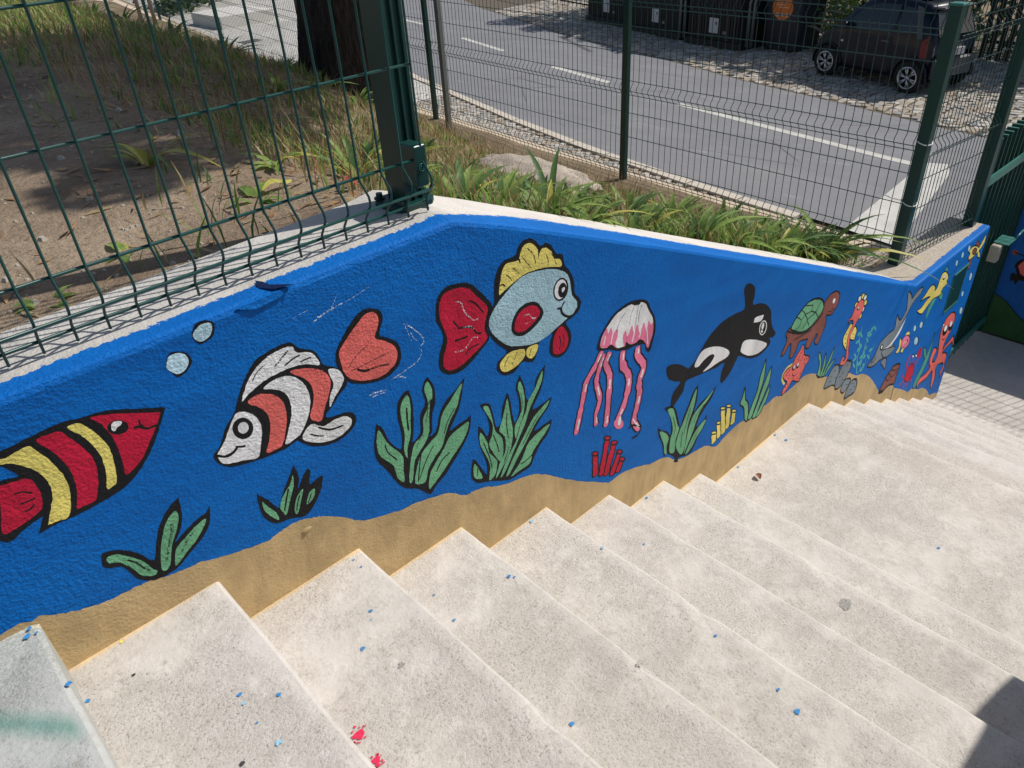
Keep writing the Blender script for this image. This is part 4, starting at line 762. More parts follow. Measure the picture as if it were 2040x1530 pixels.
def smooth_tread():
    m,c,n=concrete('painted_over_tread',(.40,.42,.40),(.50,.51,.485))
    v=m.pos(); s=m.sep()
    # green sprayed streak
    d=m.math('ABSOLUTE',m.math('SUBTRACT',m.math('ADD',s[1],m.math('MULTIPLY',s[0],1.15)),m.math('ADD',.943,m.math('MULTIPLY',m.math('SUBTRACT',m.noise(30,3),.5),.012))))
    k=m.n('ShaderNodeMapRange'); m.l(d,k.inputs[0]); k.inputs[1].default_value=.006; k.inputs[2].default_value=.045; k.inputs[3].default_value=.75; k.inputs[4].default_value=0
    xe=m.n('ShaderNodeMapRange'); m.l(s[0],xe.inputs[0]); xe.inputs[1].default_value=-.075; xe.inputs[2].default_value=-.055; xe.inputs[3].default_value=1; xe.inputs[4].default_value=0
    c=m.mix(m.math('MULTIPLY',k.outputs[0],xe.outputs[0]),c,(.11,.27,.22))
    g=m.n('ShaderNodeMapRange'); m.l(s[1],g.inputs[0]); g.inputs[1].default_value=1.05; g.inputs[2].default_value=1.32; g.inputs[3].default_value=0; g.inputs[4].default_value=.6
    c=m.mix(m.math('MULTIPLY',g.outputs[0],m.ramp(m.noise(200,4,.7),(.45,0),(.52,1))),c,(.18,.22,.17))
    return m.out(c,n)
M_STEP=stair_mat(); M_STEP0=smooth_tread()
def groundc():
    m,c,n=concrete('lower_slab',(.44,.41,.365),(.56,.52,.47),tan=False); return m.out(c,n)
M_SLAB=groundc()
def soil():
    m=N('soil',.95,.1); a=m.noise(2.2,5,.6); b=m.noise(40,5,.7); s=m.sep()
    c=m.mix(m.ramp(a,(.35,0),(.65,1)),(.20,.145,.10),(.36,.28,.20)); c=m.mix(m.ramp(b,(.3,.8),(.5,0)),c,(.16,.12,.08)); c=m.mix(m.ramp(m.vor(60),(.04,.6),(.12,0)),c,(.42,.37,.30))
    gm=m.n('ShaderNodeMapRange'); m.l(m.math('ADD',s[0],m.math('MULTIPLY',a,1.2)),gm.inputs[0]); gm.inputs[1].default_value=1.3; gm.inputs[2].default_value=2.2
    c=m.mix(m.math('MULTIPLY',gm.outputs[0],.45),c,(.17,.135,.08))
    return m.out(c,m.bump(m.math('ADD',b,m.math('MULTIPLY',a,.6)),.9,.02))
M_SOIL=soil()
def asphalt():
    m=N('asphalt',.8,.3); a=m.noise(240,3,.7); b=m.noise(1.3,4,.6); s=m.scale(m.pos(),(3,.25,1))
    c=m.mix(m.ramp(a,(.35,0),(.65,1)),(.155,.155,.165),(.255,.255,.265)); c=m.mix(m.ramp(m.noise(1,3,.5,s),(.4,0),(.65,.35)),c,(.15,.15,.16)); c=m.mix(m.math('MULTIPLY',m.ramp(b,(.5,0),(.7,1)),.3),c,(.24,.235,.23))
    c=m.mix(m.ramp(m.vor(3.1),(.012,1),(.02,0)),c,(.05,.05,.05))
    ck=m.vor(.55,'DISTANCE_TO_EDGE',vec=m.scale(m.pos(),(1,.6,1))); c=m.mix(m.math('MULTIPLY',m.ramp(ck,(.002,1),(.006,0)),m.ramp(m.noise(.5,2),(.5,0),(.6,1))),c,(.07,.07,.07))
    pt=m.ramp(m.noise(.35,2,.4),(.56,0),(.565,1)); c=m.mix(m.math('MULTIPLY',pt,.3),c,(.17,.17,.175)); c=m.mix(m.math('MULTIPLY',m.ramp(m.noise(5,5,.7,m.scale(m.pos(),(1,.25,1))),(.58,0),(.7,1)),.35),c,(.36,.355,.34))
    return m.out(c,m.bump(a,.5,.004))
M_ASPH=asphalt()
def linem():
    m=N('road_marking',.75,.2); a=m.noise(60,5,.75); c=m.mix(m.ramp(m.noise(4,4),(.3,0),(.7,1)),(.44,.43,.40),(.56,.55,.51)); c=m.mix(m.ramp(m.math('ADD',a,m.math('MULTIPLY',m.noise(3,3),.35)),(.50,1),(.56,0)),c,(.30,.30,.29)); return m.out(c,m.bump(a,.3,.003))
M_LINE=linem()
M_KERB=plain('kerb_stone',(.50,.45,.38),.85,.2,var=.18,sc=25,bump=.4)
M_SANDK=plain('sandy_mortar',(.56,.46,.35),.95,.1,var=.2,sc=45,bump=.6)
M_COB=[plain('cobble_%s'%n,c,.75,.25,var=.2,sc=30,bump=.3) for n,c in (('pale',(.44,.41,.36)),('cream',(.37,.33,.28)),('grey',(.27,.26,.24)),('tan',(.31,.26,.20)))]
M_JOINT=plain('joint_sand',(.13,.11,.085),.95,.1)
def green(name='green_powder_coat',c=(.004,.040,.033)):
    m=N(name,.36,.5); n=m.noise(30,3); return m.out(m.mix(n,tuple(v*.8 for v in c),tuple(v*1.15 for v in c)),m.bump(m.noise(120,2),.08,.001))
M_GREEN=green(); M_GREENL=green('green_enamel_light',(.03,.16,.13))
M_WIRE=green('green_wire',(.004,.048,.041))
M_GREY=plain('galvanised_post',(.16,.17,.16),.5,.4,.4)
M_STEEL=plain('zinc_steel',(.45,.46,.45),.35,.5,.9)
M_BEIGE=plain('lock_box_grey',(.36,.34,.27),.5,.4)
M_BARK=None
def bark():
    m=N('bark',.95,.1); v=m.scale(m.pos(),(1,1,.22)); a=m.noise(22,5,.7,v,.8); b=m.vor(26,'DISTANCE_TO_EDGE',vec=v)
    c=m.mix(m.ramp(a,(.35,0),(.68,1)),(.018,.014,.011),(.085,.065,.05)); return m.out(c,m.bump(m.math('ADD',a,b),1,.03))
M_BARK=bark()
def leafm(name,a,b,tr=.35):
    m=N(name,.5,.3); oi=m.n('ShaderNodeObjectInfo'); n=m.noise(3.2,3); f=m.noise(55,3)
    c=m.mix(m.ramp(m.math('ADD',m.math('MULTIPLY',n,.5),m.math('MULTIPLY',f,.5)),(.35,0),(.65,1)),a,b); m.out(c)
    t=m.n('ShaderNodeBsdfTranslucent'); m.l(c,t.inputs[0]); mx=m.n('ShaderNodeMixShader'); mx.inputs[0].default_value=tr
    m.l(m.b.outputs[0],mx.inputs[1]); m.l(t.outputs[0],mx.inputs[2]); m.l(mx.outputs[0],m.t.nodes['Material Output'].inputs[0]); return m.mat
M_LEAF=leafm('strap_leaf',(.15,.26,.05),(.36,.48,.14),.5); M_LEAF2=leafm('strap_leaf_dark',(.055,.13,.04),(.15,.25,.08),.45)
M_GRASS=leafm('grass_green',(.13,.22,.035),(.28,.42,.08)); M_DRY=leafm('grass_dry',(.28,.19,.09),(.50,.40,.21)); M_DEAD=leafm('dead_leaf',(.22,.10,.045),(.42,.27,.13),.15); M_YEL=leafm('yellow_leaf',(.45,.42,.08),(.6,.55,.16))
M_TREE=leafm('tree_leaf',(.02,.05,.012),(.055,.10,.025)); M_HEDGE=leafm('hedge_leaf',(.015,.03,.01),(.06,.11,.025),.3)
M_STONE=None
def rockm():
    m=N('granite_rock',.9,.2); a=m.noise(7,5,.6); b=m.vor(75,out='Color'); g=m.noise(110,4,.7)
    c=m.mix(m.ramp(a,(.3,0),(.7,1)),(.38,.32,.26),(.56,.49,.41)); c=m.mix(m.ramp(g,(.35,.8),(.46,0)),c,(.12,.10,.085)); return m.out(c,m.bump(m.math('ADD',g,a),.9,.012))
M_STONE=rockm()
M_PEB=plain('pebble',(.36,.33,.28),.9,.2,var=.35,sc=8)
M_STRING=plain('white_string',(.72,.70,.66),.8,.2)
# ------------------------------------------------------------------ mural wall
TX=[-2,.776,.888,1.021,1.176,1.461,1.839,2.36,2.949,3.315,4.18]
TZ=[-.499,-.499,-.541,-.597,-.664,-.788,-.955,-1.183,-1.444,-1.604,-1.604]
def topz(x): return interp(x,TX,TZ)
def bandw(x): return interp(x,[-2,.70,.80,.95,1.1,3.2,3.30,3.36,4.2],[.042,.042,.05,.10,.13,.13,.07,.036,.036])
def inner(x): return interp(x,[-2,0,.7,.8,1.0,3.30,3.36,4.2],[1.19,1.19,1.235,1.262,1.285,1.30,1.22,1.20])
wall=empty('mural_wall',P(2,1,-2.65)); tag(wall,'low rendered wall painted as a blue underwater mural beside the stairs','wall')
mb=MB(); xs=sorted(set([-2+.25*i for i in range(25)]+TX+[.7,.8,.83,.86,1.06,1.1,3.2,3.30,3.33,3.36,3.4,3.8,4.0])); xs=[x for x in xs if x<=4.18]
uvs=[];rows=[]
for x in xs:
    z=topz(x);iy=inner(x);r=.010;b=bandw(x)
    pr=[(1.0,-2.7,0)]
    pr+=[(1.0,z-r,0),(1.0+r*.3,z-r*.3,.05),(1.0+r,z,r/b)]
    pr+=[(1.0+b,z,1.0),(1.0+b*1.6,z,1.6),(iy-.006,z,3.0),(iy,z-.006,3.0),(iy,-2.7,3.0)]
    rows.append([(P(x,y,zz),u) for y,zz,u in pr])
V=[p for r_ in rows for p,u in r_]; n=len(rows[0]); F_=[];UV=[]
for i in range(len(rows)-1):
    for k in range(n-1):
        f=(i*n+k,(i+1)*n+k,(i+1)*n+k+1,i*n+k+1); F_.append(f)
        for q in f: UV.append((rows[q//n][q%n][1],0))
for ends in (0,len(rows)-1):
    f=tuple(ends*n+k for k in range(n)); f=f if ends else f[::-1]; F_.append(f); UV+=[(0 if ends else 3,0)]*n
mb.v=[tuple(v) for v in V]; mb.f=[list(f) for f in F_]; mb.m=[0]*len(F_); mb.sm=[False]*len(F_); mb.uv=UV
o=mb.build('wall_body',M_WALL,wall,wall.location); o.location=(0,0,0)
# painted figures: thin paint coats on the front face
LAY=[0]
WY=K
def catmull(pts,closed,sub):
    n=len(pts);o=[]
    rng=range(n) if closed else range(n-1)
    for i in rng:
        p0=pts[(i-1)%n] if closed or i>0 else pts[0]; p1=pts[i]; p2=pts[(i+1)%n]; p3=pts[(i+2)%n] if closed or i+2<n else pts[-1]
        if (p1[0]-p2[0])**2+(p1[1]-p2[1])**2<1e-9: o.append(p1); continue
        for s in range(sub):
            t=s/sub; t2=t*t;t3=t2*t
            o.append(tuple(.5*((2*p1[a])+(-p0[a]+p2[a])*t+(2*p0[a]-5*p1[a]+4*p2[a]-p3[a])*t2+(-p0[a]+3*p1[a]-3*p2[a]+p3[a])*t3) for a in (0,1)))
    if not closed: o.append(pts[-1])
    q=[o[0]]
    for p in o[1:]:
        if (p[0]-q[-1][0])**2+(p[1]-q[-1][1])**2>1e-8: q.append(p)
    return q
def rough_edge(pts,amp):
    r=[]
    for x,z in pts: 
        a=noise.noise(Vector((x*130,z*130,0)))*amp; b=noise.noise(Vector((x*130+40,z*130,9)))*amp; r.append((x+a,z+b))
    return r
def inset(pts,w):
    n=len(pts); area=sum(pts[i][0]*pts[(i+1)%n][1]-pts[(i+1)%n][0]*pts[i][1] for i in range(n)); s=1 if area>0 else -1; o=[]
    for i in range(n):
        a=Vector(pts[i-1]);b=Vector(pts[i]);c=Vector(pts[(i+1)%n]); d1=(b-a).normalized(); d2=(c-b).normalized(); n1=Vector((-d1.y,d1.x))*s;n2=Vector((-d2.y,d2.x))*s; nn=(n1+n2)
        if nn.length<.3: nn=n1
        k=w/max(.45,nn.normalized().dot(n1)); q=b+nn.normalized()*k; o.append((q.x,q.y))
    return o
def ngon(mb,pts,m,robust=False):
    LAY[0]+=1; y=WY-.0004-.00001*(LAY[0]%120)*1.0
    if robust:
        from mathutils.geometry import delaunay_2d_cdt
        vv,ee,ff,_,_,_=delaunay_2d_cdt([Vector(p) for p in pts],[],[list(range(len(pts)))],1,1e-6)
        mb.add([(p.x,y,p.y) for p in vv],[tuple(f) for f in ff],m); return
    v=[(x,y,z) for x,z in pts]; n=len(v)
    area=sum(pts[i][0]*pts[(i+1)%n][1]-pts[(i+1)%n][0]*pts[i][1] for i in range(n))
    mb.add(v,[tuple(range(n)) if area>0 else tuple(range(n))[::-1]],m)
def ribbon(mb,pts,w,m):
    LAY[0]+=1; y=WY-.0004-.00001*(LAY[0]%120); n=len(pts); L=[];R=[]
    for i in range(n):
        d=Vector(pts[min(i+1,n-1)])-Vector(pts[max(i-1,0)])
        if d.length<1e-7: d=Vector((1,0))
        d.normalize(); k=w/2*(1+.42*noise.noise(Vector((pts[i][0]*60,pts[i][1]*60,3))))
        if i in (0,n-1): k*=.55
        L.append((pts[i][0]-d.y*k,y,pts[i][1]+d.x*k)); R.append((pts[i][0]+d.y*k,y,pts[i][1]-d.x*k))
    mb.add(L+R,[(i,n+i,n+i+1,i+1) for i in range(n-1)],m)
for name,label,pieces in MURAL:
    LAY[0]=0; mb=MB(); cols=[]
    def ci(c):
        if c not in cols: cols.append(c)
        return cols.index(c)
    for k,c,wd,fl in pieces:
        pts=[(fl[i]/1e4,fl[i+1]/1e4) for i in range(0,len(fl),2)]; wd/=1e4
        size=max(max(p[0] for p in pts)-min(p[0] for p in pts),max(p[1] for p in pts)-min(p[1] for p in pts)); amp=min(.0014,size*.012)
        if k=='s':
            q=catmull(pts,False,5 if len(pts)>2 else 6); ribbon(mb,rough_edge(q,amp*.5),wd,ci(c))
        else:
            q=rough_edge(catmull(pts,True,5),amp)
            if k=='o': 
                ngon(mb,q,ci(c),True); ribbon(mb,q+[q[0],q[1]],wd*1.15,ci('k'))
            else: ngon(mb,q,ci(c))
    if not mb.f: continue
    lo=mb.build(name,[PM[c] for c in cols],wall,wall.location); lo.location=(0,0,0); tag(lo,label)
# painted sand along the foot
ps=[(a/1e4,b/1e4) for a,b in SAND_LINE]; ps=[p for p in ps if p[0]<4.18*K]
q=rough_edge(catmull(ps,False,5),.003); q=[p for p in q if p[0]<4.1795*K]
q=q+[(4.1795*K,q[-1][1])]
mb=MB(); n=len(q); y=WY-.00035
vs=[(x,y,z) for x,z in q]+[(x,y,-.03) for x,z in q]; mb.add(vs,[(n+i,n+i+1,i+1,i) for i in range(n-1)])
o=mb.build('painted_sand',PM['sand'],wall,wall.location); o.location=(0,0,0); tag(o,'ochre painted sand band rising and falling along the foot')
# knob of filler on the sand, chipped plaster lip on the top edge
def wp(x,z,d=0): return Vector((x*K,(1-d)*K,(z+2.65)*K))
mb=MB()
cx,cz=.370,-.957
for i in range(1):
    vs=[wp(cx,cz,.006)]+[wp(cx+.012*math.cos(t),cz+.006*math.sin(t),.0) for t in [j*math.pi/4 for j in range(8)]]
    mb.add(vs,[(0,1+j,1+(j+1)%8) for j in range(8)],0,True)
o=mb.build('plaster_bump',PM['sand'],wall,wall.location); o.location=(0,0,0)
PM['bluelip']=paint('paint_blue_lip',BLUE)
a_,b_,c_,d_,e_=(P(*q) for q in ((.405,1.030,-.4962),(.452,.9985,-.4995),(.4294,.9965,-.510),(.386,.996,-.513),(.358,.999,-.503)))
f_=P(.390,.9995,-.516); g_=P(.432,.9995,-.512)
mb.add([a_,b_,c_,d_,e_,f_,g_],[(0,4,3,2,1),(4,5,3),(3,5,6,2),(2,6,1)])
o=mb.build('plaster_chip',PM['bluelip'],wall,wall.location); o.location=(0,0,0); tag(o,'lifted chip of blue plaster on the top edge')
mb=MB(); mb.add([P(x,y,-.4958) for x,y in ((.4193,1.0515),(.4105,1.0235),(.4235,1.002),(.455,.990),(.441,1.006),(.428,1.020),(.4255,1.038))],[(0,1,2,3,4,5,6)])
o=mb.build('crack',paint('paint_crack',(.002,.012,.06)),wall,wall.location); o.location=(0,0,0)
# meter door set in the wall
fr=[(3.818,-1.742),(3.998,-1.742),(3.998,-1.962),(3.818,-1.962)]
mb=MB(); a0,a1=3.818*K,3.998*K; b0,b1=(2.65-1.962)*K,(2.65-1.742)*K
for lo,hi in (((a0,WY-.005,b0),(a1,WY-.0008,b0+.014)),((a0,WY-.008,b1-.010),(a1,WY-.0008,b1)),((a0,WY-.004,b0+.014),(a0+.006,WY-.0008,b1-.014)),((a1-.006,WY-.004,b0+.014),(a1,WY-.0008,b1-.014))): mb.box(lo,hi)
fo=mb.build('door_frame',M_GREENL,wall,wall.location); fo.location=(0,0,0)
mb=MB(); mb.box((a0+.0065,WY-.003,b0+.0145),(a1-.0065,WY-.0009,b1-.0105)); do=mb.build('meter_door',M_GREEN,wall,wall.location); do.location=(0,0,0); tag(do,'small dark green metal meter door in the mural')
mb=MB(); mb.tube([(a0+.05,WY-.008,.62+.17),(a0+.05,WY-.016,.62+.17)],.009,10); kb=mb.build('lock',M_STEEL,do,wall.location); kb.location=(0,0,0)
# ------------------------------------------------------------------ stairs
STEPS=[(-.038,-.838),(.204,-.952),(.463,-1.072),(.710,-1.194),(.977,-1.318),(1.222,-1.440),(1.479,-1.555),(1.684,-1.656),(2.419,-1.765),(2.640,-1.872),(2.868,-1.985),(3.092,-2.098),(3.316,-2.215),(3.511,-2.313),(3.733,-2.425),(3.948,-2.536)]
stairs=empty('stairs',P(0,.5,-2.65)); tag(stairs,kind='structure')
px=-2.2
def stepmesh(x0,x1,z,zl,y0,y1,m,i):
    r=.009; mb=MB(); X0=x0*K;X1=x1*K;Z=(z+2.65)*K;ZL=(zl+2.65)*K-.12; Y0=y0*K;Y1=y1*K-.0003; ny=26
    prof=[(X0-.02,Z),(X0+.05,Z),(X0+(X1-X0)*.5,Z),(X1-.05,Z),(X1-r,Z),(X1-r*.3,Z-r*.3),(X1,Z-r),(X1,ZL)]
    ys=[Y0+(Y1-Y0)*k/ny for k in range(ny+1)]
    vs=[]
    for y in ys:
        for j,(x,zz) in enumerate(prof):
            wob=noise.noise(Vector((x*3,y*4,i*7.)))*.004 if j>=4 else 0
            ch=max(0,noise.noise(Vector((y*9,i*3.1,0)))-.2)*.03 if j in (4,5) else 0
            vs.append((x+wob-ch*.6,y,zz-ch*.5+noise.noise(Vector((x*2,y*2,i)))*.0015*(j<6)))
    n=len(prof); fs=[(a*n+k,a*n+k+1,(a+1)*n+k+1,(a+1)*n+k) for a in range(ny) for k in range(n-1)]
    mb.add(vs,fs,0,False); mb.uv=[((X1-vs[q][0]),max(0,vs[q][0]-X0)) for f in fs for q in f]
    o=mb.build('step',m,stairs,stairs.location); o.location=(0,0,0)
    return o
for i,(xe,z) in enumerate(STEPS):
    zl=STEPS[i+1][1] if i+1<len(STEPS) else -2.65
    ylo=-.335 if xe<2.45 else -1.9
    so_=stepmesh(px,xe,z,zl,ylo,1.0,M_STEP0 if i==0 else M_STEP,i)
    if i==0: tag(so_,'smoother grey green topmost step with green spray streak')
    px=xe
# paint drips on the treads
SPC={'b':(.05,.24,.52),'l':(.28,.50,.66),'y':(.85,.70,.08),'r':(.65,.03,.09),'k':(.05,.05,.05),'s':(.36,.34,.32)}
SPM={k:drypaint('drip_'+k,v,.30 if k not in 's' else .46) for k,v in SPC.items()}
for x,y,z,r,c in SPOTS:
    r*=.85 if c!='r' else .72
    mb=MB(); n=12; pts=[]
    for j in range(n):
        t=2*math.pi*j/n; k=r*(.85+.5*noise.noise(Vector((math.cos(t)*1.7+x*9,math.sin(t)*1.7+y*9,z)))); pts.append((x+k*math.cos(t)*1.1,min(y+k*math.sin(t)*.9,K-.001),z+.0024))
    mb.add(pts,[tuple(range(n))]); o=mb.build('paint_drip',SPM[c],stairs,stairs.location); o.location=(0,0,0)
    if c=='r':
        mb=MB()
        for j in range(14):
            t=random.random()*6.28;d=r*(1+random.random()*.7);s=.0012+random.random()*.002; cx_,cy_=x+d*math.cos(t),y+d*math.sin(t)
            mb.add([(cx_+s*math.cos(u),cy_+s*math.sin(u),z+.0026) for u in (0,1.3,2.6,3.9,5.2)],[(0,1,2,3,4)])
        o=mb.build('paint_splatter',SPM[c],stairs,stairs.location); o.location=(0,0,0)
# curled dead leaf on the landing
mb=MB(); vs=[]
for i in range(7):
    t=i/6
    for j in range(4):
        s=j/3-.5; wdt=.024*math.sin(math.pi*(t*.9+.05))
        vs.append((t*.036,s*wdt*1.1,.003+abs(s)*.012+.010*math.sin(t*3.0)))
mb.add(vs,[(i*4+j,i*4+j+1,i*4+5+j,i*4+4+j) for i in range(6) for j in range(3)],0,True)
lf=mb.build('dead_leaf',plain('leaf_brown',(.20,.07,.035),.7)); lf.location=P(1.895,.895,-1.765)+Vector((0,0,.003)); lf.rotation_euler=(0,0,1.0); tag(lf,'small curled brown dead leaf on the stair landing','leaf')
# invented wall, rounded end (out of frame, added for the shadow at lower right)
mb=MB()
yA,yB=-.62*K,-.335*K; zt=(2.65-.28)*K; xe=2.42*K
prof=[(-2.2*K,0),(-2.2*K,zt)]+[(xe-.30+.30*math.sin(t),zt-.30+.30*math.cos(t)) for t in [j*math.pi/16 for j in range(9)]]+[(xe,0)]
n=len(prof); mb.add([(x,yA,z) for x,z in prof]+[(x,yB,z) for x,z in prof],[tuple(range(n)),tuple(range(n,2*n))[::-1]]+[(i,n+i,n+(i+1)%n,(i+1)%n) for i in range(n)])
o=mb.build('added_shadow_wall',plain('shadow_wall_render',(.42,.40,.36),.85,bump=.3),None); tag(o,'plain invented wall added out of frame to shade the stairs','wall')
# ------------------------------------------------------------------ ground and street
mb=MB(); mb.add([(-2.3*K,-12*K,-.03),(140,-60,-.03),(140,140,-.03),(-2.3*K,140,-.03)],[(0,1,2,3)]); mb.add([(-140,-60,-.034),(-2.3*K,-60,-.034),(-2.3*K,140,-.034),(-140,140,-.034)],[(0,1,2,3)])
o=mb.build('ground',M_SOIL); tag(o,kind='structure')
mb=MB(); mb.add([(3.9*K,-9*K,0),(5.08*K,-9*K,0),(5.08*K,1.12*K,0),(3.9*K,1.12*K,0)],[(0,1,2,3)]); mb.add([(4.181*K,1.12*K,0),(5.6*K,1.12*K,0),(6.0*K,3*K,0),(4.181*K,3*K,0)],[(0,1,2,3)])
o=mb.build('lower_landing',M_SLAB); tag(o,kind='structure')
# grey stains on the landing lip
for cx_,cy_,l,wd_ in ((4.04,.86,.16,.012),(4.0,.80,.05,.03),(4.06,.70,.05,.02),(4.09,.63,.07,.025)):
    mb=MB(); pts=[]
    for j in range(14):
        t=j/14*6.283; k=1+.4*noise.noise(Vector((math.cos(t)*2,math.sin(t)*2,cx_*9+cy_*5))); pts.append((cx_*K+wd_*k*math.cos(t),cy_*K+l*.5*k*math.sin(t),.0035))
    mb.add(pts,[tuple(range(14))]); o=mb.build('mortar_patch',plain('grey_mortar',(.17,.165,.16),.9,bump=.4),bpy.data.objects['lower_landing'])
def spline_x(tab,y): return interp(y,[a for a,b in tab],[b for a,b in tab])
NEAR=[(-8,5.8),(2.7,6.13),(3.96,6.26),(5.64,6.52),(7.29,6.88),(8.21,7.12),(9.31,7.40),(10.65,7.75),(14,9.0),(20,11.6),(40,21)]    # pavement / asphalt edge
FAR=[(-8,9.0),(2.5,9.3),(3.35,9.5),(4.62,9.85),(5.95,10.15),(7.54,10.68),(8.74,11.02),(10.56,11.5),(15.3,13.3),(16.7,14.0),(20,15.4),(40,25)]        # asphalt / cobble edge
CEN=[(-8,8.0),(2.74,8.02),(6.07,8.64),(7.63,9.07),(9.14,9.43),(10.82,9.91),(12.53,10.39),(14.49,11.04),(15.57,11.23),(20,13),(40,21)]
ys=[-8+.75*i for i in range(60)]
mb=MB(); vs=[];fs=[]
for y in ys:
    for t in (0,.33,.66,1): x=spline_x(NEAR,y)*(1-t)+spline_x(FAR,y)*t; vs.append((x*K,y*K,.004))
for i in range(len(ys)-1):
    for k in range(3): fs.append((i*4+k,i*4+k+1,i*4+5+k,i*4+4+k))
mb.add(vs,fs); road=mb.build('road',M_ASPH); tag(road,kind='structure')
mb=MB()
def dash(y0,y1,wd=.055):
    k=max(2,int((y1-y0)/.4)); vs=[];
    for i in range(k+1): y=y0+(y1-y0)*i/k; x=spline_x(CEN,y); vs+=[((x-wd)*K,y*K,.008),((x+wd)*K,y*K,.008)]
    mb.add(vs,[(2*i,2*i+1,2*i+3,2*i+2) for i in range(k)])
for a,b in ((2.55,6.07),(7.63,9.14),(10.82,12.53),(14.49,16.1),(17.8,19.5)): dash(a,b)
o=mb.build('centre_line',M_LINE,road)
mb=MB(); mb.add([(p[0]*K,p[1]*K,.0125) for p in ((6.10,2.52),(6.02,2.06),(7.95,2.38),(8.22,2.50),(8.14,2.70))],[(0,1,2,3,4)]); o=mb.build('stop_line',M_LINE,road); tag(o,'wide white stop line across the near lane')
# pavement strip with kerb, parking strip of rough cobbles
def cobbles(name,parent,region,sx,sy,h0,jit,keep=300,rot=0,tilt=.06,far=99):
    meshes=[]
    for m in range(8):
        b=MB(); a=sx*.5*K*.90; c=sy*.5*K*.90; j=lambda:random.uniform(-1,1)*jit*K*sx
        base=[(-a+j(),-c+j()),(a+j(),-c+j()),(a+j(),c+j()),(-a+j(),c+j())]
        top=[(x*.84,y*.84) for x,y in base]; hh=.016
        b.add([(x,y,-.02) for x,y in base]+[(x,y,hh*.5) for x,y in base]+[(x,y,hh) for x,y in top],[(i,(i+1)%4,4+(i+1)%4,4+i) for i in range(4)]+[(4+i,4+(i+1)%4,8+(i+1)%4,8+i) for i in range(4)]+[(8,9,10,11)])
        me=bpy.data.meshes.new(name); me.from_pydata(b.v,[],b.f); me.materials.append(M_COB[m%4 if random.random()<.8 else 0]); meshes.append((me,b))
    L=[]
    y=region[0]; row=0
    while y<region[1]:
        xa,xb=region[2](y),region[3](y); x=xa+sx*(.5+(.5 if row%2 else 0))
        while x<xb-sx*.4:
            L.append((x+random.uniform(-.1,.1)*sx,y+random.uniform(-.1,.1)*sy)); x+=sx
        y+=sy; row+=1
    C0=(0,0,0)
    L.sort(key=lambda p:(p[0])**2+(p[1])**2)
    allm=[MB() for _ in range(4)]
    for i,(x,y) in enumerate(L):
        k=random.randrange(8); me,b=meshes[k]; M=Matrix.Translation((x*K,y*K,h0+random.uniform(-.004,.004)))@Matrix.Rotation(random.uniform(-.12,.12)+rot,4,'Z')@Matrix.Rotation(random.uniform(-tilt,tilt),4,'X')@Matrix.Rotation(random.uniform(-tilt,tilt),4,'Y')
        if i<keep:
            o=bpy.data.objects.new(name,me); SC.collection.objects.link(o); o.matrix_world=M; o.parent=parent
        else:
            allm[0].add([M@Vector(v) for v in b.v],b.f,k%4)
    o=allm[0].build(name+'_field',M_COB,parent); tag(o,kind='stuff')
mb=MB(); vs=[];fs=[]
for y in ys: vs+=[(3.2*K,y*K,-.001),(spline_x(NEAR,y)*K,y*K,-.001)]
fs=[(2*i,2*i+1,2*i+3,2*i+2) for i in range(len(ys)-1)]
ks=[i for i,y in enumerate(ys) if y>2.9]
mb.add(vs,[f for f,y in zip(fs,ys) if y>2.9]); pav=mb.build('pavement',M_JOINT); tag(pav,kind='structure')
fenx=lambda y: 3.62+.075*(y-1.15)
cobbles('cobblestone',pav,(3.0,9.2,lambda y:max(fenx(y),spline_x(NEAR,y)-2.1),lambda y:spline_x(NEAR,y)-.13),.082,.078,-.002,.10,tilt=.05)
# plain paved part further up the street
mb=MB(); vs=[]
yy=[9.2+.8*i for i in range(24)]
for y in yy: vs+=[(fenx(y)*K,y*K,.012),((spline_x(NEAR,y)-.13)*K,y*K,.012)]
def pav2():
    m=N('pale_limestone_paving',.8,.2); v=m.vor(9,'DISTANCE_TO_EDGE'); a=m.noise(.8,4); c=m.mix(m.ramp(a,(.35,0),(.65,1)),(.42,.41,.38),(.56,.54,.50)); c=m.mix(m.ramp(v,(.02,1),(.06,0)),c,(.2,.19,.17)); return m.out(c,m.bump(v,.3,.01))
mb.add(vs,[(2*i,2*i+1,2*i+3,2*i+2) for i in range(len(yy)-1)]); o=mb.build('paving_field',pav2(),pav); tag(o,kind='stuff')
mb=MB()
for i in range(34):
    y0=2.95+i*.62; y1=y0+.60
    if i>32: break
    a,b=spline_x(NEAR,y0),spline_x(NEAR,y1)
    mb=MB(); mb.add([((a-.12)*K,y0*K,-.02),(a*K,y0*K,-.02),(b*K,y1*K,-.02),((b-.12)*K,y1*K,-.02),((a-.12)*K,y0*K,.03),(a*K,y0*K,.026),(b*K,y1*K,.026),((b-.12)*K,y1*K,.03)],[(4,5,6,7),(0,1,5,4),(1,2,6,5),(2,3,7,6),(3,0,4,7)])
    mb.build('kerb_stone',M_KERB,pav)
mb=MB(); vs=[]
for y in ys: vs+=[(spline_x(FAR,y)*K,y*K,0),((spline_x(FAR,y)+6.5)*K,y*K,0)]
mb.add(vs,fs); park=mb.build('parking_strip',M_JOINT); tag(park,kind='structure')
cobbles('rough_cobble',park,(1.0,14.5,lambda y:spline_x(FAR,y)+.02,lambda y:spline_x(FAR,y)+3.8),.125,.115,.004,.18,tilt=.12)
mb=MB(); mb.box((8.25*K,18.6*K,0),(9.6*K,20.2*K,.35)); o=mb.build('planter_block',plain('white_block',(.6,.58,.54),.8)); tag(o,'low pale concrete block on the far pavement','block')
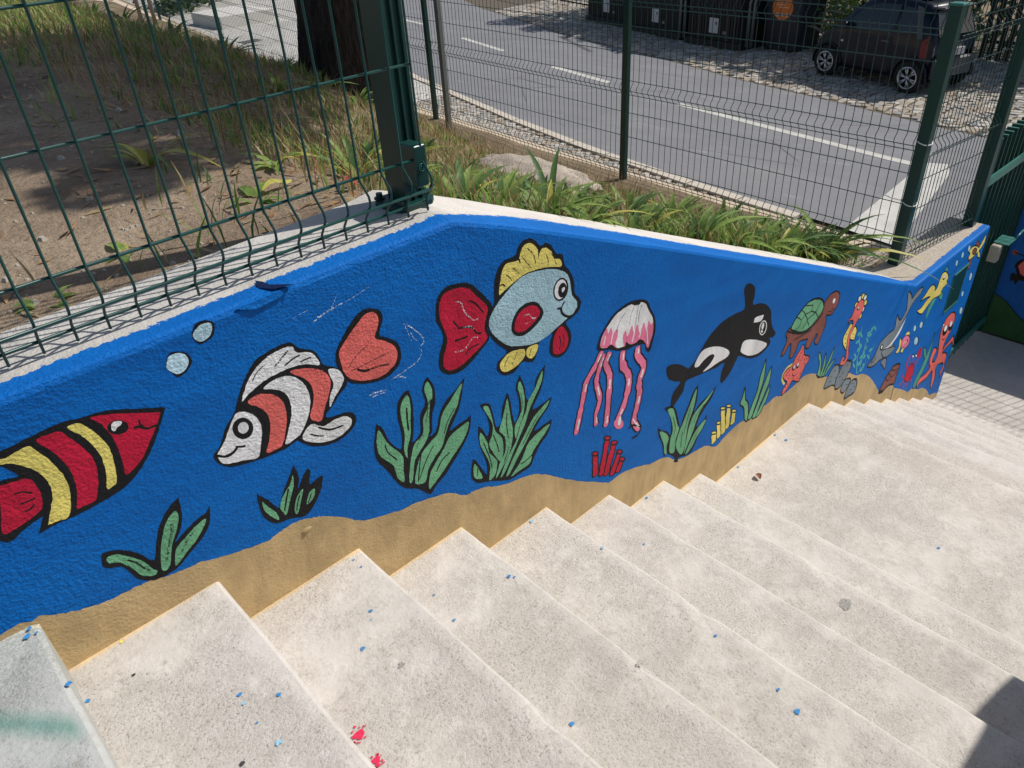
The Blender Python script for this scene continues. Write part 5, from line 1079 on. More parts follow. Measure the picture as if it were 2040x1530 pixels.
mb=MB(); mb.box((7.6*K,16.3*K,.013),(8.05*K,16.6*K,.02)); o=mb.build('manhole_cover',plain('iron_cover',(.10,.10,.10),.7),pav)
# ------------------------------------------------------------------ garden terrain behind the wall
def terr(x,y):
    s=max(0,min(1,(x-.8)/2.55)); p=interp(y,[1.2,3.1,4.1],[.9,.9,1.9]); z=-.535-1.05*s**p
    if y<1.6:
        k=max(0,min(1,(y-inner(x)+.02)/.25)); z=(topz(x)-.02)*(1-k)+z*k
    if y>6: z+=.035*(y-6)
    return z+.012*noise.noise(Vector((x*2,y*2,0)))+.006*noise.noise(Vector((x*9,y*9,4)))
def H(x,y): return P(x,y,terr(x,y))
mb=MB(); vs=[];fs=[]
gx=[-6+.25*i for i in range(24)]+[.0+.09*i for i in range(41)]
gx=[x for x in gx if x<3.64]+[3.64]
gy=[0]+[.04*i for i in range(1,12)]+[.44+.12*i for i in range(1,50)]+[6.32+.6*i for i in range(1,28)]
def xlim(x,y): return x if x<3.3 else 3.3+(x-3.3)*((3.5+.075*(y-1.15))-3.3)/(.34)
for yy_ in gy:
    for x in gx:
        y=inner(x)-.004+yy_; X=xlim(x,y); vs.append(H(X,y))
n=len(gx)
for i in range(len(gy)-1):
    for k in range(n-1): fs.append((i*n+k,i*n+k+1,(i+1)*n+k+1,(i+1)*n+k))
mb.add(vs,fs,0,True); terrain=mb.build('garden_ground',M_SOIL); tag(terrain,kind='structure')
# curb under the street fence (top of the retaining wall)
FP=[(3.47,1.17),(3.56,2.87),(3.75,4.93),(3.92,7.10),(4.11,9.35),(4.3,11.6),(4.5,13.9),(4.7,16.2)]
def fx(y): return interp(y,[b for a,b in FP],[a for a,b in FP])
def fz(y): return -1.60+.0 if y<5 else -1.60+.014*(y-5)+.035*max(0,y-9)
mb=MB(); yy=[1.235]+[1.5+.4*i for i in range(40)]; rows=[]
for y in yy:
    w0=.21+.03*noise.noise(Vector((y*2,0,0))); x=fx(y); z=fz(y); rows.append([P(x-w0,y,z-.12),P(x-w0+.01,y,z-.004),P(x+.15,y,z),P(x+.16,y,z-.01),P(x+.16,y,-2.66)])
n=5; mb.add([p for r in rows for p in r],[(i*n+k,i*n+k+1,(i+1)*n+k+1,(i+1)*n+k) for i in range(len(yy)-1) for k in range(n-1)]); mb.add(rows[0],[(0,4,3,2,1)])
o=mb.build('retaining_curb',M_SANDK); tag(o,'sandy concrete curb under the street fence','curb')
# ------------------------------------------------------------------ fences
def vwire(b,base,u,nrm,H_,folds,r,bul=.028,tip=.026):
    # base point, up z, nrm = direction of the folds
    pts=[Vector(base)]
    z=tip
    for (z0) in folds:
        pts+= [Vector(base)+Vector((0,0,z0+.012)),Vector(base)+Vector((0,0,z0+.048))+nrm*bul*.95,Vector(base)+Vector((0,0,z0+.058))+nrm*bul,Vector(base)+Vector((0,0,z0+.068))+nrm*bul*.95,Vector(base)+Vector((0,0,z0+.098))]
    pts.append(Vector(base)+Vector((0,0,H_)))
    b.tube(pts,r,5,cap=False)
# near fence on the wall coping: every wire a part
nf=empty('wire_fence',P(.78,1.15,-.499)); tag(nf,'large dark green welded wire fence on the wall top at upper left','fence')
YF=1.07*K; ZC=(2.65-.499)*K
NRM=Vector((0,-1,0))
for i in range(-38,15):
    x=(.1645+.0435*i)*K
    mb=MB(); vwire(mb,(x,YF,ZC+.004),None,NRM,1.75,[.02,.64,1.26],.0028); o=mb.build('vertical_wire',M_WIRE,nf,nf.location); o.location=(0,0,0)
for zz,dy in ((.026,0),(.062,-.030),(.127,0),(.327,0),(.527,0),(.66,0),(.70,-.03),(.76,0),(.96,0),(1.16,0),(1.28,0),(1.32,-.03),(1.38,0),(1.58,0),(1.74,0)):
    x1=.7735*K if zz<.1 else (.762*K if zz<.2 else .776*K)
    mb=MB(); mb.tube([(-1.5*K,YF+dy+.0055,ZC+zz),(-.5*K,YF+dy+.0055,ZC+zz-.001),(x1,YF+dy+.0055,ZC+zz)],.0030 if zz>.2 else .0034,6); o=mb.build('horizontal_wire',M_WIRE,nf,nf.location); o.location=(0,0,0)
# the big post: ribbed section, base plate, bolts, clamp
x0,x1=.760*K,.803*K; y0,y1=1.115*K,1.172*K
mb=MB(); rib=.009; d=.007
pl=[(x0,y0),(x0+.012,y0),(x0+.014,y0+d),(x0+.024,y0+d),(x0+.026,y0),(x0+.032,y0),(x0+.034,y0+d),(x1-.010,y0+d),(x1-.008,y0),(x1,y0),(x1,y1),(x0,y1)]
mb.prism(pl,ZC+.012,ZC+1.9); o=mb.build('post',M_GREEN,nf,nf.location); o.location=(0,0,0)
mb=MB(); px0,px1,py0,py1=.729*K,.820*K,1.096*K,1.186*K
mb.prism([(px0+.02,py0),(px1-.02,py0),(px1,py0+.02),(px1,py1-.02),(px1-.02,py1),(px0+.02,py1),(px0,py1-.02),(px0,py0+.02)],ZC+.0005,ZC+.012); o=mb.build('base_plate',M_GREEN,nf,nf.location); o.location=(0,0,0)
for bx,by in ((.743,1.108),(.812,1.132),(.743,1.176),(.810,1.176)):
    mb=MB(); c=(bx*K,by*K); mb.prism([(c[0]+.014*math.cos(t),c[1]+.012*math.sin(t)) for t in [j*math.pi/8 for j in range(16)]],ZC+.012,ZC+.016); mb.prism([(c[0]+.009*math.cos(t),c[1]+.009*math.sin(t)) for t in [j*math.pi/3 for j in range(6)]],ZC+.016,ZC+.026); o=mb.build('bolt',M_GREEN,nf,nf.location); o.location=(0,0,0)
cxm=.770*K; mb=MB(); zc0=ZC+.062; zc1=ZC+.158
mb.box((cxm-.018,1.068*K,zc0),(cxm+.018,y0-.001,zc1),0,None)
bmx=bmesh.new(); 
o=mb.build('clamp_cover',M_GREEN,nf,nf.location); o.location=(0,0,0)
bv=o.modifiers.new('b','BEVEL'); bv.width=.005; bv.segments=3
cl=o; mb=MB()
for rr in (.0085,.004):
    ring=[(cxm+rr*math.cos(t),1.068*K-.0015,(zc0+zc1)/2-.002+rr*math.sin(t)) for t in [j*math.pi/8 for j in range(17)]]; mb.tube(ring,.0011,5)
o=mb.build('clamp_screw',M_GREENL,cl,nf.location); o.location=(0,0,0)
# street fence
def panel(A,B,za,zb,parent,root,ht=1.42,nspc=.0545,nr=None,stagger=True,r=.0023,folds=(.02,.62,1.22),rails=(.026,.062,.127,.32,.5,.63,.665,.73,.92,1.1,1.23,1.265,1.33,1.40)):
    A=Vector(A);B=Vector(B); d=(B-A); L=d.length; d.normalize(); nrm=nr or Vector((-d.y,d.x,0)); n=int(L/nspc); mb=MB()
    for i in range(1,n):
        p=A+d*(i*L/n); z=za+(zb-za)*i/n; vwire(mb,(p.x,p.y,z),None,nrm,ht,folds,r)
    for zz in rails:
        f=any(abs(zz-(q+.042))<.008 for q in folds); off=nrm*(.03 if f else 0)-nrm*.005
        mb.tube([(A.x+off.x,A.y+off.y,za+zz),(B.x+off.x,B.y+off.y,zb+zz)],r*1.15,5,cap=False)
    o=mb.build('mesh_panel',M_WIRE,root,root.location); o.location=(0,0,0); return o
def postbox(root,x,y,z,h,a=.028,b=.022,name='post',cap=True,rot=0,mat=None):
    M=Matrix.Translation((x,y,z))@Matrix.Rotation(rot,4,'Z'); mb=MB(); mb.box((-a,-b,0),(a,b,h),0,M); o=mb.build(name,mat or M_GREEN,root,root.location); o.location=(0,0,0)
    if cap: mb=MB(); mb.box((-a-.004,-b-.004,h),(a+.004,b+.004,h+.012),0,M,b=.004); c=mb.build('post_cap',M_GREENL,o,root.location); c.location=(0,0,0)
    return o
sf=empty('wire_fence',P(3.5,1.17,-1.6)); tag(sf,'green folded wire fence along the street beyond the garden','fence')
PT=[P(fx(y),y,fz(y)) for a,y in FP]
for i in range(len(PT)):
    p=PT[i]
    if i==0: postbox(sf,p.x,p.y,p.z-.02,1.43,.032,.032,rot=0)
    else: postbox(sf,p.x,p.y,p.z-.03,1.55,.018,.026,rot=-.08,cap=True)
    if i: 
        for zz in (.15,.75,1.2):
            mb=MB(); mb.box((p.x+.02,p.y-.012,p.z+zz-.015),(p.x+.034,p.y+.012,p.z+zz+.015)); c=mb.build('clip',M_GREEN,sf,sf.location); c.location=(0,0,0)
for i in range(len(PT)-1):
    a,b=PT[i],PT[i+1]; panel((a.x+.02,a.y,0),(b.x+.02,b.y,0),a.z+.03 if i else a.z+.03,b.z+.03,None,sf,nr=Vector((-1,0,0)))
cf=empty('wire_fence',P(3.8,1.13,-1.604)); tag(cf,'short green fence section between corner post and gate','fence')
g0=P(3.47,1.17,-1.604); g1=P(4.13,1.085,-1.604)
panel((g0.x+.03,g0.y-.02,0),(g1.x-.03,g1.y-.0,0),g0.z+.005,g1.z+.005,None,cf,nr=Vector((0,-1,0)),nspc=.042)
postbox(cf,g1.x,g1.y,g1.z-.002,1.75,.034,.034)
def tie(z,x,y,ax,end):
    mb=MB(); r=.040; pts=[(x+r*math.cos(t)*1.0,y+r*math.sin(t)*1.0,z+.012*math.sin(t*1+.5)) for t in [j*2*math.pi/20 for j in range(21)]]
    mb.tube(pts,.0036,6); mb.tube([(x+ax[0],y+ax[1],z+.004),(x+ax[0]+end[0]*.5,y+ax[1]+end[1]*.5,z+.012),(x+ax[0]+end[0],y+ax[1]+end[1],z+end[2])],.0032,5); mb.tube([(x+ax[0],y+ax[1],z),(x+ax[0]+.01,y+ax[1]-.01,z-.03)],.003,5)
    o=mb.build('string_tie',M_STRING); return o
t1=tie(g0.z+.735,g0.x,g0.y,(.038,-.012),(.012,-.006,.045)); tag(t1,'white string tied round the corner post at half height','string')
t2=tie(g0.z+.385,g0.x,g0.y,(-.012,.038),(-.04,.10,.03)); tag(t2,'white string tied lower down the corner post','string')
# thin grey pole and twin poles
gp=P(3.535,4.50,-1.58); mb=MB(); mb.box((gp.x-.020,gp.y-.024,gp.z-.05),(gp.x+.020,gp.y+.024,gp.z+2.4)); o=mb.build('grey_pole',M_GREY); tag(o,'bare grey steel pole rising from the grass before the street fence','pole')
for k,(yy_,dx) in enumerate(((11.5,.0),(11.2,.06))):
    b0=P(4.02+dx,yy_,-1.44); mb=MB(); mb.tube([b0,b0+Vector((.0,.05,1.2)),b0+Vector((-.02,.1,2.6))],.035,8); o=mb.build('slender_stem',plain('pale_bark',(.32,.29,.25),.9,bump=.4)); tag(o,['left one of two pale slim stems at the far end of the fence','right one of two pale slim stems at the far end of the fence'][k],'sapling')
# gate
gt=empty('gate',P(4.6,1.1,-2.65)); tag(gt,'dark green barred metal gate at the foot of the stairs','gate')
zb0=.03;zt0=(2.65-1.21)*K; YG=1.115*K
nb=12
for i in range(nb+1):
    x=(4.215+(5.085-4.215)*i/nb)*K; mb=MB(); mb.box((x-.006,YG-.034,zb0+.01),(x+.006,YG+.034,zt0)); o=mb.build('bar',M_GREEN,gt,gt.location); o.location=(0,0,0)
    mb=MB(); mb.box((x-.008,YG-.035,zt0),(x+.008,YG+.035,zt0+.004)); c=mb.build('bar_cap',M_GREENL,o,gt.location); c.location=(0,0,0)
for z in (.10,zt0-.29):
    mb=MB(); mb.box((4.205*K,YG-.052,z),(5.1*K-.03,YG-.036,z+.06)); o=mb.build('rail',M_GREENL,gt,gt.location); o.location=(0,0,0)
mb=MB(); mb.box((4.62*K,YG-.115,.875),(4.62*K+.075,YG-.053,1.0),b=.006); o=mb.build('lock_case',M_BEIGE,gt,gt.location); o.location=(0,0,0)
mb=MB(); mb.box((4.66*K,YG-.155,1.003),(4.66*K+.17,YG-.053,1.009)); o2=mb.build('latch_plate',M_GREENL,gt,gt.location); o2.location=(0,0,0)
mb=MB(); mb.tube([(4.66*K+.16,YG-.15,1.012),(4.66*K+.30,YG-.15,1.03)],.008,8); o2=mb.build('latch_handle',M_GREENL,gt,gt.location); o2.location=(0,0,0)
mb=MB(); mb.box((4.62*K+.076,YG-.10,.90),(4.62*K+.12,YG-.053,.97)); o2=mb.build('latch_keeper',M_STEEL,gt,gt.location); o2.location=(0,0,0)
mb=MB(); mb.box((5.092*K,YG-.045,0),(5.092*K+.06,YG+.045,zt0+.1)); o=mb.build('gate_post',M_GREEN,gt,gt.location); o.location=(0,0,0)
# blue end wall with its own mural and a fence on top
ew=empty('end_wall',P(5.15,-1,-2.65)); tag(ew,'shaded blue painted wall with green hill behind the gate','wall')
hx=5.1*K; ht=.835*K
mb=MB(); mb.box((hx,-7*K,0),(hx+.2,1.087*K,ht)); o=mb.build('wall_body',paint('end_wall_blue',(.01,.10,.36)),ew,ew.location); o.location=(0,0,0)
mb=MB(); pts=[(1.085,-2.375),(1.05,-2.385),(1.0,-2.41),(.94,-2.46),(.87,-2.51),(.75,-2.55),(.5,-2.5),(.2,-2.42),(-.3,-2.47),(-1,-2.5),(-1,-2.649),(1.085,-2.649)]
L_=[(hx-.001,y*K,(z+2.65)*K) for y,z in pts]; mb.add(L_,[tuple(range(len(L_)))]); o=mb.build('painted_hill',paint('hill_green',(.03,.10,.035)),ew,ew.location); o.location=(0,0,0)
mb=MB(); mb.tube([(hx-.0005,y*K,(z+2.65)*K) for y,z in pts[:8]],.004,5); o=mb.build('painted_outline',PM['k'],ew,ew.location); o.location=(0,0,0)
def wdisc(name,y,z,r,c,d,sx=1):
    mb=MB(); pp=[(hx-d,y*K+r*sx*math.cos(t)*(1+.2*noise.noise(Vector((math.cos(t)*2,math.sin(t)*2,y*9)))),(z+2.65)*K+r*math.sin(t)) for t in [j*math.pi/8 for j in range(16)]]; mb.add(pp,[tuple(range(16))[::-1]]); o=mb.build(name,c,ew,ew.location); o.location=(0,0,0); return o
o=wdisc('painted_dot',1.045,-2.085,.022,PM['n'],.0012); wdisc('painted_dot',.955,-2.165,.085,PM['k'],.0012); o=wdisc('painted_face',.945,-2.165,.072,PM['c'],.0016); tag(o,'coral painted disc with dark limbs')
mb=MB(); mb.tube([(hx-.001,1.045*K,(2.65-2.085)*K),(hx-.001,1.0*K,(2.65-2.09)*K),(hx-.001,.97*K,(2.65-2.12)*K)],.004,5); o=mb.build('painted_limb',PM['k'],ew,ew.location); o.location=(0,0,0)
mb=MB(); pp=[(1.03,-2.23),(1.02,-2.21),(1.005,-2.22),(.99,-2.20),(.975,-2.215),(.93,-2.20),(.85,-2.22),(.85,-2.26),(.93,-2.25),(.975,-2.25),(.99,-2.285),(1.005,-2.26),(1.02,-2.27)]; mb.add([(hx-.0014,y*K,(z+2.65)*K) for y,z in pp],[tuple(range(len(pp)))]); o=mb.build('painted_hand',PM['k'],ew,ew.location); o.location=(0,0,0)
panel((hx+.1,-5*K,0),(hx+.1,1.05*K,0),ht,ht,None,ew,nr=Vector((-1,0,0)))
for y in (-3,-1.1,1.03): postbox(ew,hx+.1,y*K,ht-.01,1.5,.03,.03)
# ------------------------------------------------------------------ rock
def rock(name,c,rx,ry,rz,seed,mat=M_STONE,rot=0):
    bm=bmesh.new(); bmesh.ops.create_icosphere(bm,subdivisions=5,radius=1)
    for v in bm.verts:
        p=v.co.copy(); k=1+.20*noise.noise(p*1.3+Vector((seed,0,0)))+.16*noise.noise(p*3.1+Vector((seed,5,0)))+.05*noise.noise(p*8)+.03*noise.noise(p*19); p*=k
        v.co=Vector((p.x*rx,p.y*ry,max(p.z,-.4)*rz))
    me=bpy.data.meshes.new(name); bm.to_mesh(me); bm.free(); me.materials.append(mat)
    for f in me.polygons: f.use_smooth=True
    o=bpy.data.objects.new(name,me); SC.collection.objects.link(o); o.location=c; o.rotation_euler=(0,0,rot); return o
o=rock('rock',H(2.54,2.66)+Vector((0,0,.01)),.26,.52,.13,3,rot=.12); tag(o,'wide pale granite boulder lying in the grass bank','rock')
o=rock('rock',H(2.74,2.15)+Vector((0,0,-.01)),.10,.12,.06,9,rot=.5); tag(o,'small low stone at the right end of the boulder','rock')
# ------------------------------------------------------------------ trees
def leafcloud(mb,c,R,n,size,m=0,hollow=.35):
    for _ in range(n):
        d=Vector((random.gauss(0,1),random.gauss(0,1),random.gauss(0,1))).normalized()*(hollow+(1-hollow)*random.random()**.6)
        p=Vector(c)+Vector((d.x*R[0],d.y*R[1],d.z*R[2])); a=Vector((random.uniform(-1,1),random.uniform(-1,1),random.uniform(-.5,.5))).normalized(); b=a.cross(Vector((random.uniform(-1,1),random.uniform(-1,1),1))).normalized(); s=size*random.uniform(.6,1.3)
        mb.add([p-a*s,p-b*s*.42,p+a*s,p+b*s*.42],[(0,1,2,3)],m)
def tree(label,base,r,h,lean,blobs,group=None,size=.11,dens=900,flare=1.5,cat='tree',mat=None):
    t=empty('tree',base); tag(t,label,cat,group)
    bm=MB(); n=28; rings=26; vs=[]
    for i in range(rings):
        z=-.15+(h+.15)*i/(rings-1); u=max(0,z)/h; rr=r*((1-.45*u)+(flare-1)*math.exp(-max(0,z)*3.2)); cx_=lean[0]*u*u; cy_=lean[1]*u*u
        for k in range(n):
            a=2*math.pi*k/n; q=rr*(1+.07*noise.noise(Vector((math.cos(a)*3,math.sin(a)*3,z*.8)))+.05*math.sin(a*5+1)*math.exp(-z*2)); vs.append((base[0]+cx_+q*math.cos(a),base[1]+cy_+q*math.sin(a),base[2]+z))
    bm.add(vs,[(i*n+k,i*n+(k+1)%n,(i+1)*n+(k+1)%n,(i+1)*n+k) for i in range(rings-1) for k in range(n)],0,True)
    o=bm.build('trunk',M_BARK,t,base); o.location=(0,0,0)
    top=Vector((base[0]+lean[0],base[1]+lean[1],base[2]+h))
    for c,R in blobs:
        mb=MB(); c_=Vector(c); mid=top.lerp(c_,.5)+Vector((0,0,.2)); mb.tube([top-Vector((0,0,.3)),mid,c_],[r*.45,r*.28,r*.10],8); o=mb.build('limb',M_BARK,t,base); o.location=(0,0,0)
    mb=MB()
    for c,R in blobs: leafcloud(mb,c,R,int(dens*R[0]*R[1]),size)
    o=mb.build('crown',mat or M_TREE,t,base); o.location=(0,0,0); return t
tb=H(2.55,4.22); 
sc0=Vector((1.15*K,3.55*K,0))
def shadow_at(x,y,zg,h): # point h above zg whose shadow falls on (x,y)
    k=h/math.tan(EL); return Vector((x*K+k*math.cos(AZ),y*K-k*math.sin(AZ),(zg+2.65)*K+h))
bl=[]
for x,y,h,R in ((.55,2.25,4.4,.42),(.95,2.95,4.8,.95),(.3,3.1,4.9,.95),(1.45,3.8,5.0,1.15),(.9,4.1,5.2,1.0),(2.25,4.75,5.1,1.2),(2.55,4.15,4.7,.62),(2.9,6.1,5.3,1.45),(3.2,7.6,5.6,1.45),(-.15,2.6,5.0,.75),(2.5,5.6,5.4,.8),(.38,1.95,4.3,.26),(.70,1.98,4.4,.20),(2.0,4.0,4.9,.6),(1.1,3.5,4.6,.8),(.7,2.6,4.5,.5)): bl.append((shadow_at(x,y,-.7,h),(R,R*.95,R*.5)))
tree('thick dark barked garden tree behind the tall green post',tb,.30,3.6,(.7,-.9),bl,dens=1250,size=.10,flare=1.2)
# wire looped round the trunk and rusty tie
mb=MB(); c=tb+Vector((.02,-.02,1.02)); pts=[]
for j in range(25):
    t=j*2*math.pi/24; pts.append((c.x+.335*math.cos(t),c.y+.335*math.sin(t),c.z+.05*math.cos(t*1+.8)))
mb.tube(pts,.0035,5); o=mb.build('tied_wire',plain('grey_wire',(.22,.2,.18),.6),bpy.data.objects['tree']); o.location=Vector((0,0,0))-Vector(tb)
# ------------------------------------------------------------------ grass, weeds and litter
rng=random.Random(11)
def blade(mb,p,h,wd,dirx,lean,m,seg=3,drop=.0):
    d=Vector((math.cos(dirx),math.sin(dirx),0)); s=Vector((-d.y,d.x,0)); vs=[]
    for i in range(seg+1):
        t=i/seg; c=p+d*(lean*h*t*t)+Vector((0,0,h*(t-drop*t*t*t))); k=wd*(1-t**2.2)*(.55+.9*min(1,t*3)) if i<seg else 0
        if i<seg: vs+=[c-s*k,c+s*k]
        else: vs.append(c)
    fs=[(2*i,2*i+1,2*i+3,2*i+2) for i in range(seg-1)]+[(2*(seg-1),2*(seg-1)+1,2*seg)]
    mb.add(vs,fs,m,True)
def dens_grass(x,y):
    # dirt path at the left, grass towards the bank and the street
    g=noise.noise(Vector((x*1.6,y*1.6,3)))+.5*noise.noise(Vector((x*5,y*5,8)))
    base=interp(x+.22*g,[.45,.9,1.2],[.005,.12,.8]) if y<5 else 1
    if 5.0>y>3.6: base=max(base,.35+(y-3.6)*.45)
    if x>3.15: base*=.55
    return base
gm=[M_GRASS,M_DRY,M_LEAF2]
gb=MB(); cnt=0
for it in range(85000):
    y=1.2+ (rng.random()**1.5)*9.0; x=rng.uniform(-.6,3.55+.075*(y-1.2))
    if y<inner(x)+.005: continue
    if x>fx(y)-.10: continue
    pr=dens_grass(x,y); 
    if rng.random()>pr: continue
    cl=noise.noise(Vector((x*3.3,y*3.3,1)))
    if cl<-.12 and rng.random()<.7: continue
    h=rng.uniform(.03,.085)*(1+.9*max(0,cl)); 
    if y>5: h*=1.5
    if x>2.2 and y<1.75: h*=1.7
    if x>2.7 and y>1.9: h*=.8
    p=H(x,y); dry=rng.random()<(.50-.5*cl if y<5 else .3)
    if x>1.0 and y<2.6: dry=rng.random()<.24; h*=1.05
    blade(gb,p,h*(1.15 if dry else 1),rng.uniform(.0014,.003)*(1+.12*y),rng.uniform(0,6.28),rng.uniform(.2,1.0),1 if dry else (0 if rng.random()<.75 else 2),3); cnt+=1
o=gb.build('grass',gm); tag(o,'short green and straw coloured grass on the bank','grass',kind='stuff')
sb=MB()
for it in range(4200):
    y=1.25+rng.random()**1.2*3.4; x=rng.uniform(.75,3.45)
    if y<inner(x)+.02 or x>fx(y)-.1: continue
    if noise.noise(Vector((x*2.4,y*2.4,6)))<-.05: continue
    blade(sb,H(x,y),rng.uniform(.07,.20),rng.uniform(.0009,.0018),rng.uniform(0,6.28),rng.uniform(.1,.8),0 if rng.random()<.6 else 1,3)
o=sb.build('dry_stalks',[M_DRY,leafm('red_stalk',(.20,.09,.05),(.34,.18,.09))]); tag(o,'thin dry straw stalks standing in the grass bank','grass',kind='stuff')
# straw stalks and litter lying on the soil
lb=MB()
for it in range(9500):
    y=1.25+rng.random()**1.3*4.2; x=rng.uniform(-.3,3.3)
    if y<inner(x)+.02 or rng.random()>interp(x,[.3,.8,1.2],[.05,.45,1]): continue
    p=H(x,y)+Vector((0,0,.006)); a=rng.uniform(0,6.28); L_=rng.uniform(.012,.05); d=Vector((math.cos(a),math.sin(a),rng.uniform(-.1,.35)))*L_; s=Vector((-math.sin(a),math.cos(a),rng.uniform(-.3,.3)))*(rng.uniform(.002,.009))
    lb.add([p-d,p-s,p+d,p+s],[(0,1,2,3)],0 if rng.random()<.55 else 1)
o=lb.build('leaf_litter',[M_DEAD,M_DRY]); tag(o,'dry brown leaf litter and straw among the grass','litter',kind='stuff')
pb=MB()
for it in range(1800):
    y=1.25+rng.random()**1.5*4; x=rng.uniform(-.3,1.8)
    if y<inner(x)+.02: continue
    p=H(x,y); s=rng.uniform(.002,.007)*(1+(rng.random()<.04)*1.6); t=rng.uniform(0,1.5)
    vs=[(p.x+s*math.cos(t+j*1.256)*rng.uniform(.7,1.2),p.y+s*math.sin(t+j*1.256)*rng.uniform(.7,1.2),p.z-.001) for j in range(5)]; vs+=[((v[0]-p.x)*.55+p.x,(v[1]-p.y)*.55+p.y,p.z+s*.6) for v in vs]
    pb.add(vs,[(j,(j+1)%5,5+(j+1)%5,5+j) for j in range(5)]+[(5,6,7,8,9)],0)
o=pb.build('pebbles',M_PEB); tag(o,'small pale pebbles scattered over the dirt','pebbles',kind='stuff')
# strap leaved plants
ORD=['first','second','third','fourth','fifth','sixth','seventh','eighth','ninth','tenth','eleventh','twelfth','thirteenth','fourteenth','fifteenth','sixteenth']
REFS=[(1.05,'the pale blue painted fish'),(1.36,'the painted jellyfish'),(1.72,'the gap right of the jellyfish'),(2.05,'the painted orca'),(2.45,'the painted turtle'),(2.85,'the painted seahorse')]
def place_label(items,kind):
    g={}
    for i,(x,y) in enumerate(items):
        k=min(REFS,key=lambda r:abs(r[0]-x))[1]; row='front row' if y<inner(x)+.22 else 'back row'; g.setdefault((k,row),[]).append((x,i))
    out={}
    for (k,row),l in g.items():
        for n_,(x,i) in enumerate(sorted(l)): out[i]='%s above %s, %s from left, %s'%(kind,k,ORD[min(n_,15)],row)
    return out
def strap(loc,n,h,wd,label,group=None,name='strap_leaved_plant',mats=(M_LEAF,M_LEAF2,M_YEL),spread=1.0,az=None,stuffy=False):
    mb=MB()
    for i in range(n):
        a=rng.uniform(0,6.28) if az is None else az+rng.gauss(0,.7); L_=h*rng.uniform(.55,1.1); le=rng.uniform(.35,1.6)*spread
        p=loc+Vector((math.cos(a)*.02,math.sin(a)*.02,-.01)); m=0 if rng.random()<.62 else (1 if rng.random()<.85 else 2)
        # v-folded strap leaf
        d=Vector((math.cos(a),math.sin(a),0)); s=Vector((-d.y,d.x,0)); vs=[];seg=7; tw=rng.uniform(-.5,.5)
        for k in range(seg+1):
            t=k/seg; c=p+d*(le*L_*t**1.7)+Vector((0,0,L_*(t-.38*le*t*t*t))); q=1.35*wd*rng.uniform(.95,1.05)*(math.sin(math.pi*min(1,t*.78+.16))**.8)*(1-t**5)+.0006; ss=(s*math.cos(tw*t)+Vector((0,0,1))*math.sin(tw*t)); vs+=[c-ss*q+Vector((0,0,q*.35)),c,c+ss*q+Vector((0,0,q*.35))]
        mb.add(vs,[(3*k,3*k+1,3*k+4,3*k+3) for k in range(seg)]+[(3*k+1,3*k+2,3*k+5,3*k+4) for k in range(seg)],m,True)
    o=mb.build(name,list(mats),None,tuple(loc)); tag(o,label,'plant',group); return o
GRP='strap leaved plants behind the sloping part of the painted wall'
GL='green strap leaved plant growing behind the sloping painted wall'
PL=[]
for i in range(58):
    x=1.15+2.1*((i+rng.random())/58); y=inner(x)+.06+rng.random()**1.5*.75; 
    h=rng.uniform(.12,.21)*(1 if y<1.8 else .8)*(1.15 if x>2.2 else 1); PL.append((x,y,rng.randint(10,19),h,rng.uniform(.008,.013)))
PLL=place_label([(q[0],q[1]) for q in PL],'green strap leaved plant')
for i_,(x,y,n,h,wd) in enumerate(PL):
    GL=PLL[i_]
    strap(H(x,y),n,h,wd,GL,GRP)
strap(H(3.20,1.40),26,.34,.014,'tall arching strap leaved plant beside the corner post',None,spread=1.05)
mb=MB(); p=H(3.2,1.36); 
o=strap(p,4,.27,.013,'long low leaves reaching over the coping at the corner post',None,az=-.55,spread=1.5)
strap(H(1.78,1.75),6,.36,.011,'long single leaves arching up in front of the boulder',None,az=-.3,spread=.8)
strap(H(1.95,2.75),12,.20,.022,'broad leaved green plant left of the boulder',None,spread=.7)
strap(H(2.2,3.05),9,.17,.026,'second broad leaved plant touching the boulder',None,spread=.7)
strap(H(1.30,2.1),18,.22,.007,'narrow leaved tuft just right of the tall green post',None,spread=.6)
strap(H(1.05,1.75),14,.20,.007,'small tuft at the foot of the tall green post',None,spread=.7)
strap(H(.60,1.95),12,.15,.008,'sprawling pale leaved tuft behind the wire fence',None,spread=1.4,mats=(M_YEL,M_LEAF,M_DRY))
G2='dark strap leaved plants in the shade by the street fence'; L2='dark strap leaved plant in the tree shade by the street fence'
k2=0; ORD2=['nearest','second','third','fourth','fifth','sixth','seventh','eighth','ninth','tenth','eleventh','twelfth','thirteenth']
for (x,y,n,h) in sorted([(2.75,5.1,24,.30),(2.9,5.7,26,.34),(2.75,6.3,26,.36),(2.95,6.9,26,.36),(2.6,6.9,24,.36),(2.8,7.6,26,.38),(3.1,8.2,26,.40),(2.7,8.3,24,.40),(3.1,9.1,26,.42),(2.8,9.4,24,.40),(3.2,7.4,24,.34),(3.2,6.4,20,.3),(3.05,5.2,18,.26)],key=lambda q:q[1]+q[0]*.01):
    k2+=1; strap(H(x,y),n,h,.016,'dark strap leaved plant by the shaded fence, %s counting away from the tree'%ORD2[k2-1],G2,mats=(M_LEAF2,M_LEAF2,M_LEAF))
G3='leafy weeds behind the wire fence'; L3='low leafy weed in the dry grass behind the wire fence'
k3=0; ORD3=['leftmost','second','third','fourth','fifth','sixth','seventh','eighth','ninth','tenth','eleventh','twelfth','thirteenth','rightmost']
